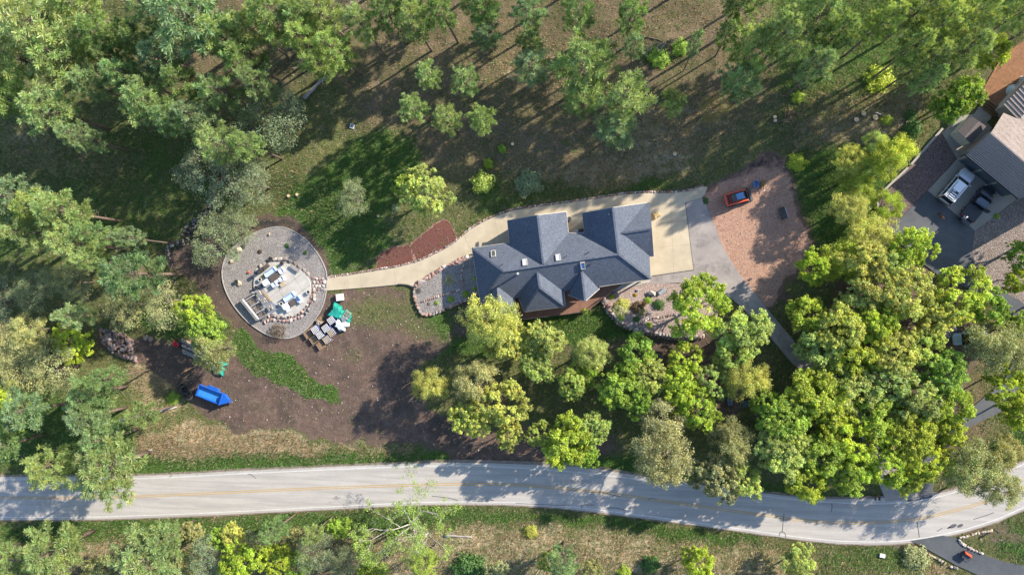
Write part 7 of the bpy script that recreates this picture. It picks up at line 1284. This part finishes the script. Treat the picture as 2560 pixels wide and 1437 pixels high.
# ------------------------------------------------------------------ grass: short leaning blades, coloured by what grows there
rg = np.random.RandomState(3)
n = 900000
X, Y = rg.uniform(-92, 62, n), rg.uniform(-55, 55, n); px, py = pix_np(X, Y); ok = (px > -60) & (px < 2620) & (py > -60) & (py < 1500); X, Y, px, py = X[ok], Y[ok], px[ok], py[ok]
hard = np.full(len(X), 1e9)
for poly in (ROAD, DISC, CONC, DRIVE, NPAD, NDRIVE, LDRIVE, BRNG, REDG, BED, BEDW, HOUSE_AREA[:0] or CONC, [(1180, 620), (1270, 550), (1616, 506), (1640, 640), (1627, 700), (1552, 712), (1508, 746), (1468, 778), (1290, 800), (1200, 760)], [(2414, 388), (2546, 497), (2640, 470), (2680, 150), (2500, 240)]): hard = np.minimum(hard, sdist(px, py, poly))
dirt, green, dry, red, litter, dark = [grid(q_, X, Y) for q_ in fl]
dens = np.clip(.34 + .66 * green + .66 * dry - .12 * litter, 0, 1) * (1 - .93 * np.clip(dirt * 1.3, 0, 1)) * (1 - .9 * np.clip(red * 1.2, 0, 1)) * (1 - .8 * dark); dens *= .35 + 1.0 * fbm(X * .5, Y * .5, 91)
hs = np.where(rg.rand(len(X)) < .05, 2.0, 1.0)
keep = (rg.rand(len(X)) < dens) & (hard > 2.0); X, Y = X[keep], Y[keep]; green, dry, litter, hs = green[keep], dry[keep], litter[keep], hs[keep]; n = len(X)
Z = grid(GZ, X, Y); ck = np.zeros((n, 3)); pick = rg.rand(n)
isdry = pick < np.clip(.30 + .8 * dry - .6 * green + .25 * litter, .04, .95)
ck[:] = np.array([.080, .145, .03]); ck[~isdry] *= 1.25; ck[isdry] = np.array([.33, .275, .16]); ck *= rg.uniform(.65, 1.35, (n, 1)); ck[:, 0] *= rg.uniform(.85, 1.3, n)
V, T = [], []
hgt = (.19 + .16 * dry + .06 * green) * rg.uniform(.6, 1.4, n) * hs
for k in range(3):
    a = rg.uniform(0, 6.283, n); ln_ = hgt * rg.uniform(.7, 1.2, n); ox, oy = X + rg.normal(size=n) * .08, Y + rg.normal(size=n) * .08; wd = .028 + .02 * rg.rand(n); tx, ty = np.cos(a), np.sin(a)
    V.append(np.stack([np.stack([ox - ty * wd, oy + tx * wd, Z - .02], -1), np.stack([ox + ty * wd, oy - tx * wd, Z - .02], -1), np.stack([ox + tx * ln_ * .9, oy + ty * ln_ * .9, Z + ln_ * .8], -1)], 1).reshape(-1, 3)); T.append(np.repeat(ck * rg.uniform(.85, 1.15, (n, 1)), 3, 0))
V = np.concatenate(V); o = inst('grass', np_mesh('grass', V, np.arange(len(V)).reshape(-1, 3), M_LEAF, {'tint': np.concatenate(T)})); o.color = (1, 1, 1, 1)
tag(o, 'green and straw-coloured grass growing over the slopes and verges', 'grass', kind='stuff')

b = MB(); rg2 = random.Random(17)
tw = [(rg2.uniform(-20, 2560), rg2.uniform(-20, 1437)) for _ in range(1500)]; tx_, ty_ = np.array(tw).T
td = np.minimum.reduce([sdist(tx_, ty_, q_) for q_ in (ROAD, DISC, CONC, DRIVE, NPAD, NDRIVE, LDRIVE, PAD, YARD, HOUSE_AREA, NHOUSE_AREA)])
for (px, py), d_ in zip(tw, td):
    if d_ < 6: continue
    p = P(px, py, 0); z = gz(p.x, p.y) + .05; a, l_ = rg2.uniform(0, 6.3), rg2.uniform(.25, 1.1); d = Vector((math.cos(a) * l_, math.sin(a) * l_, 0)); o_ = Vector((p.x, p.y, z)); k_ = Vector((-d.y, d.x, .1)) * rg2.uniform(-.25, .25)
    b.tube([o_ - d * .5, o_ + k_, o_ + d * .5], [.028, .024, .012], 4)
tag(b.build('fallen_twigs', M_LOG), 'dead twigs and sticks lying over the forest floor', kind='stuff')
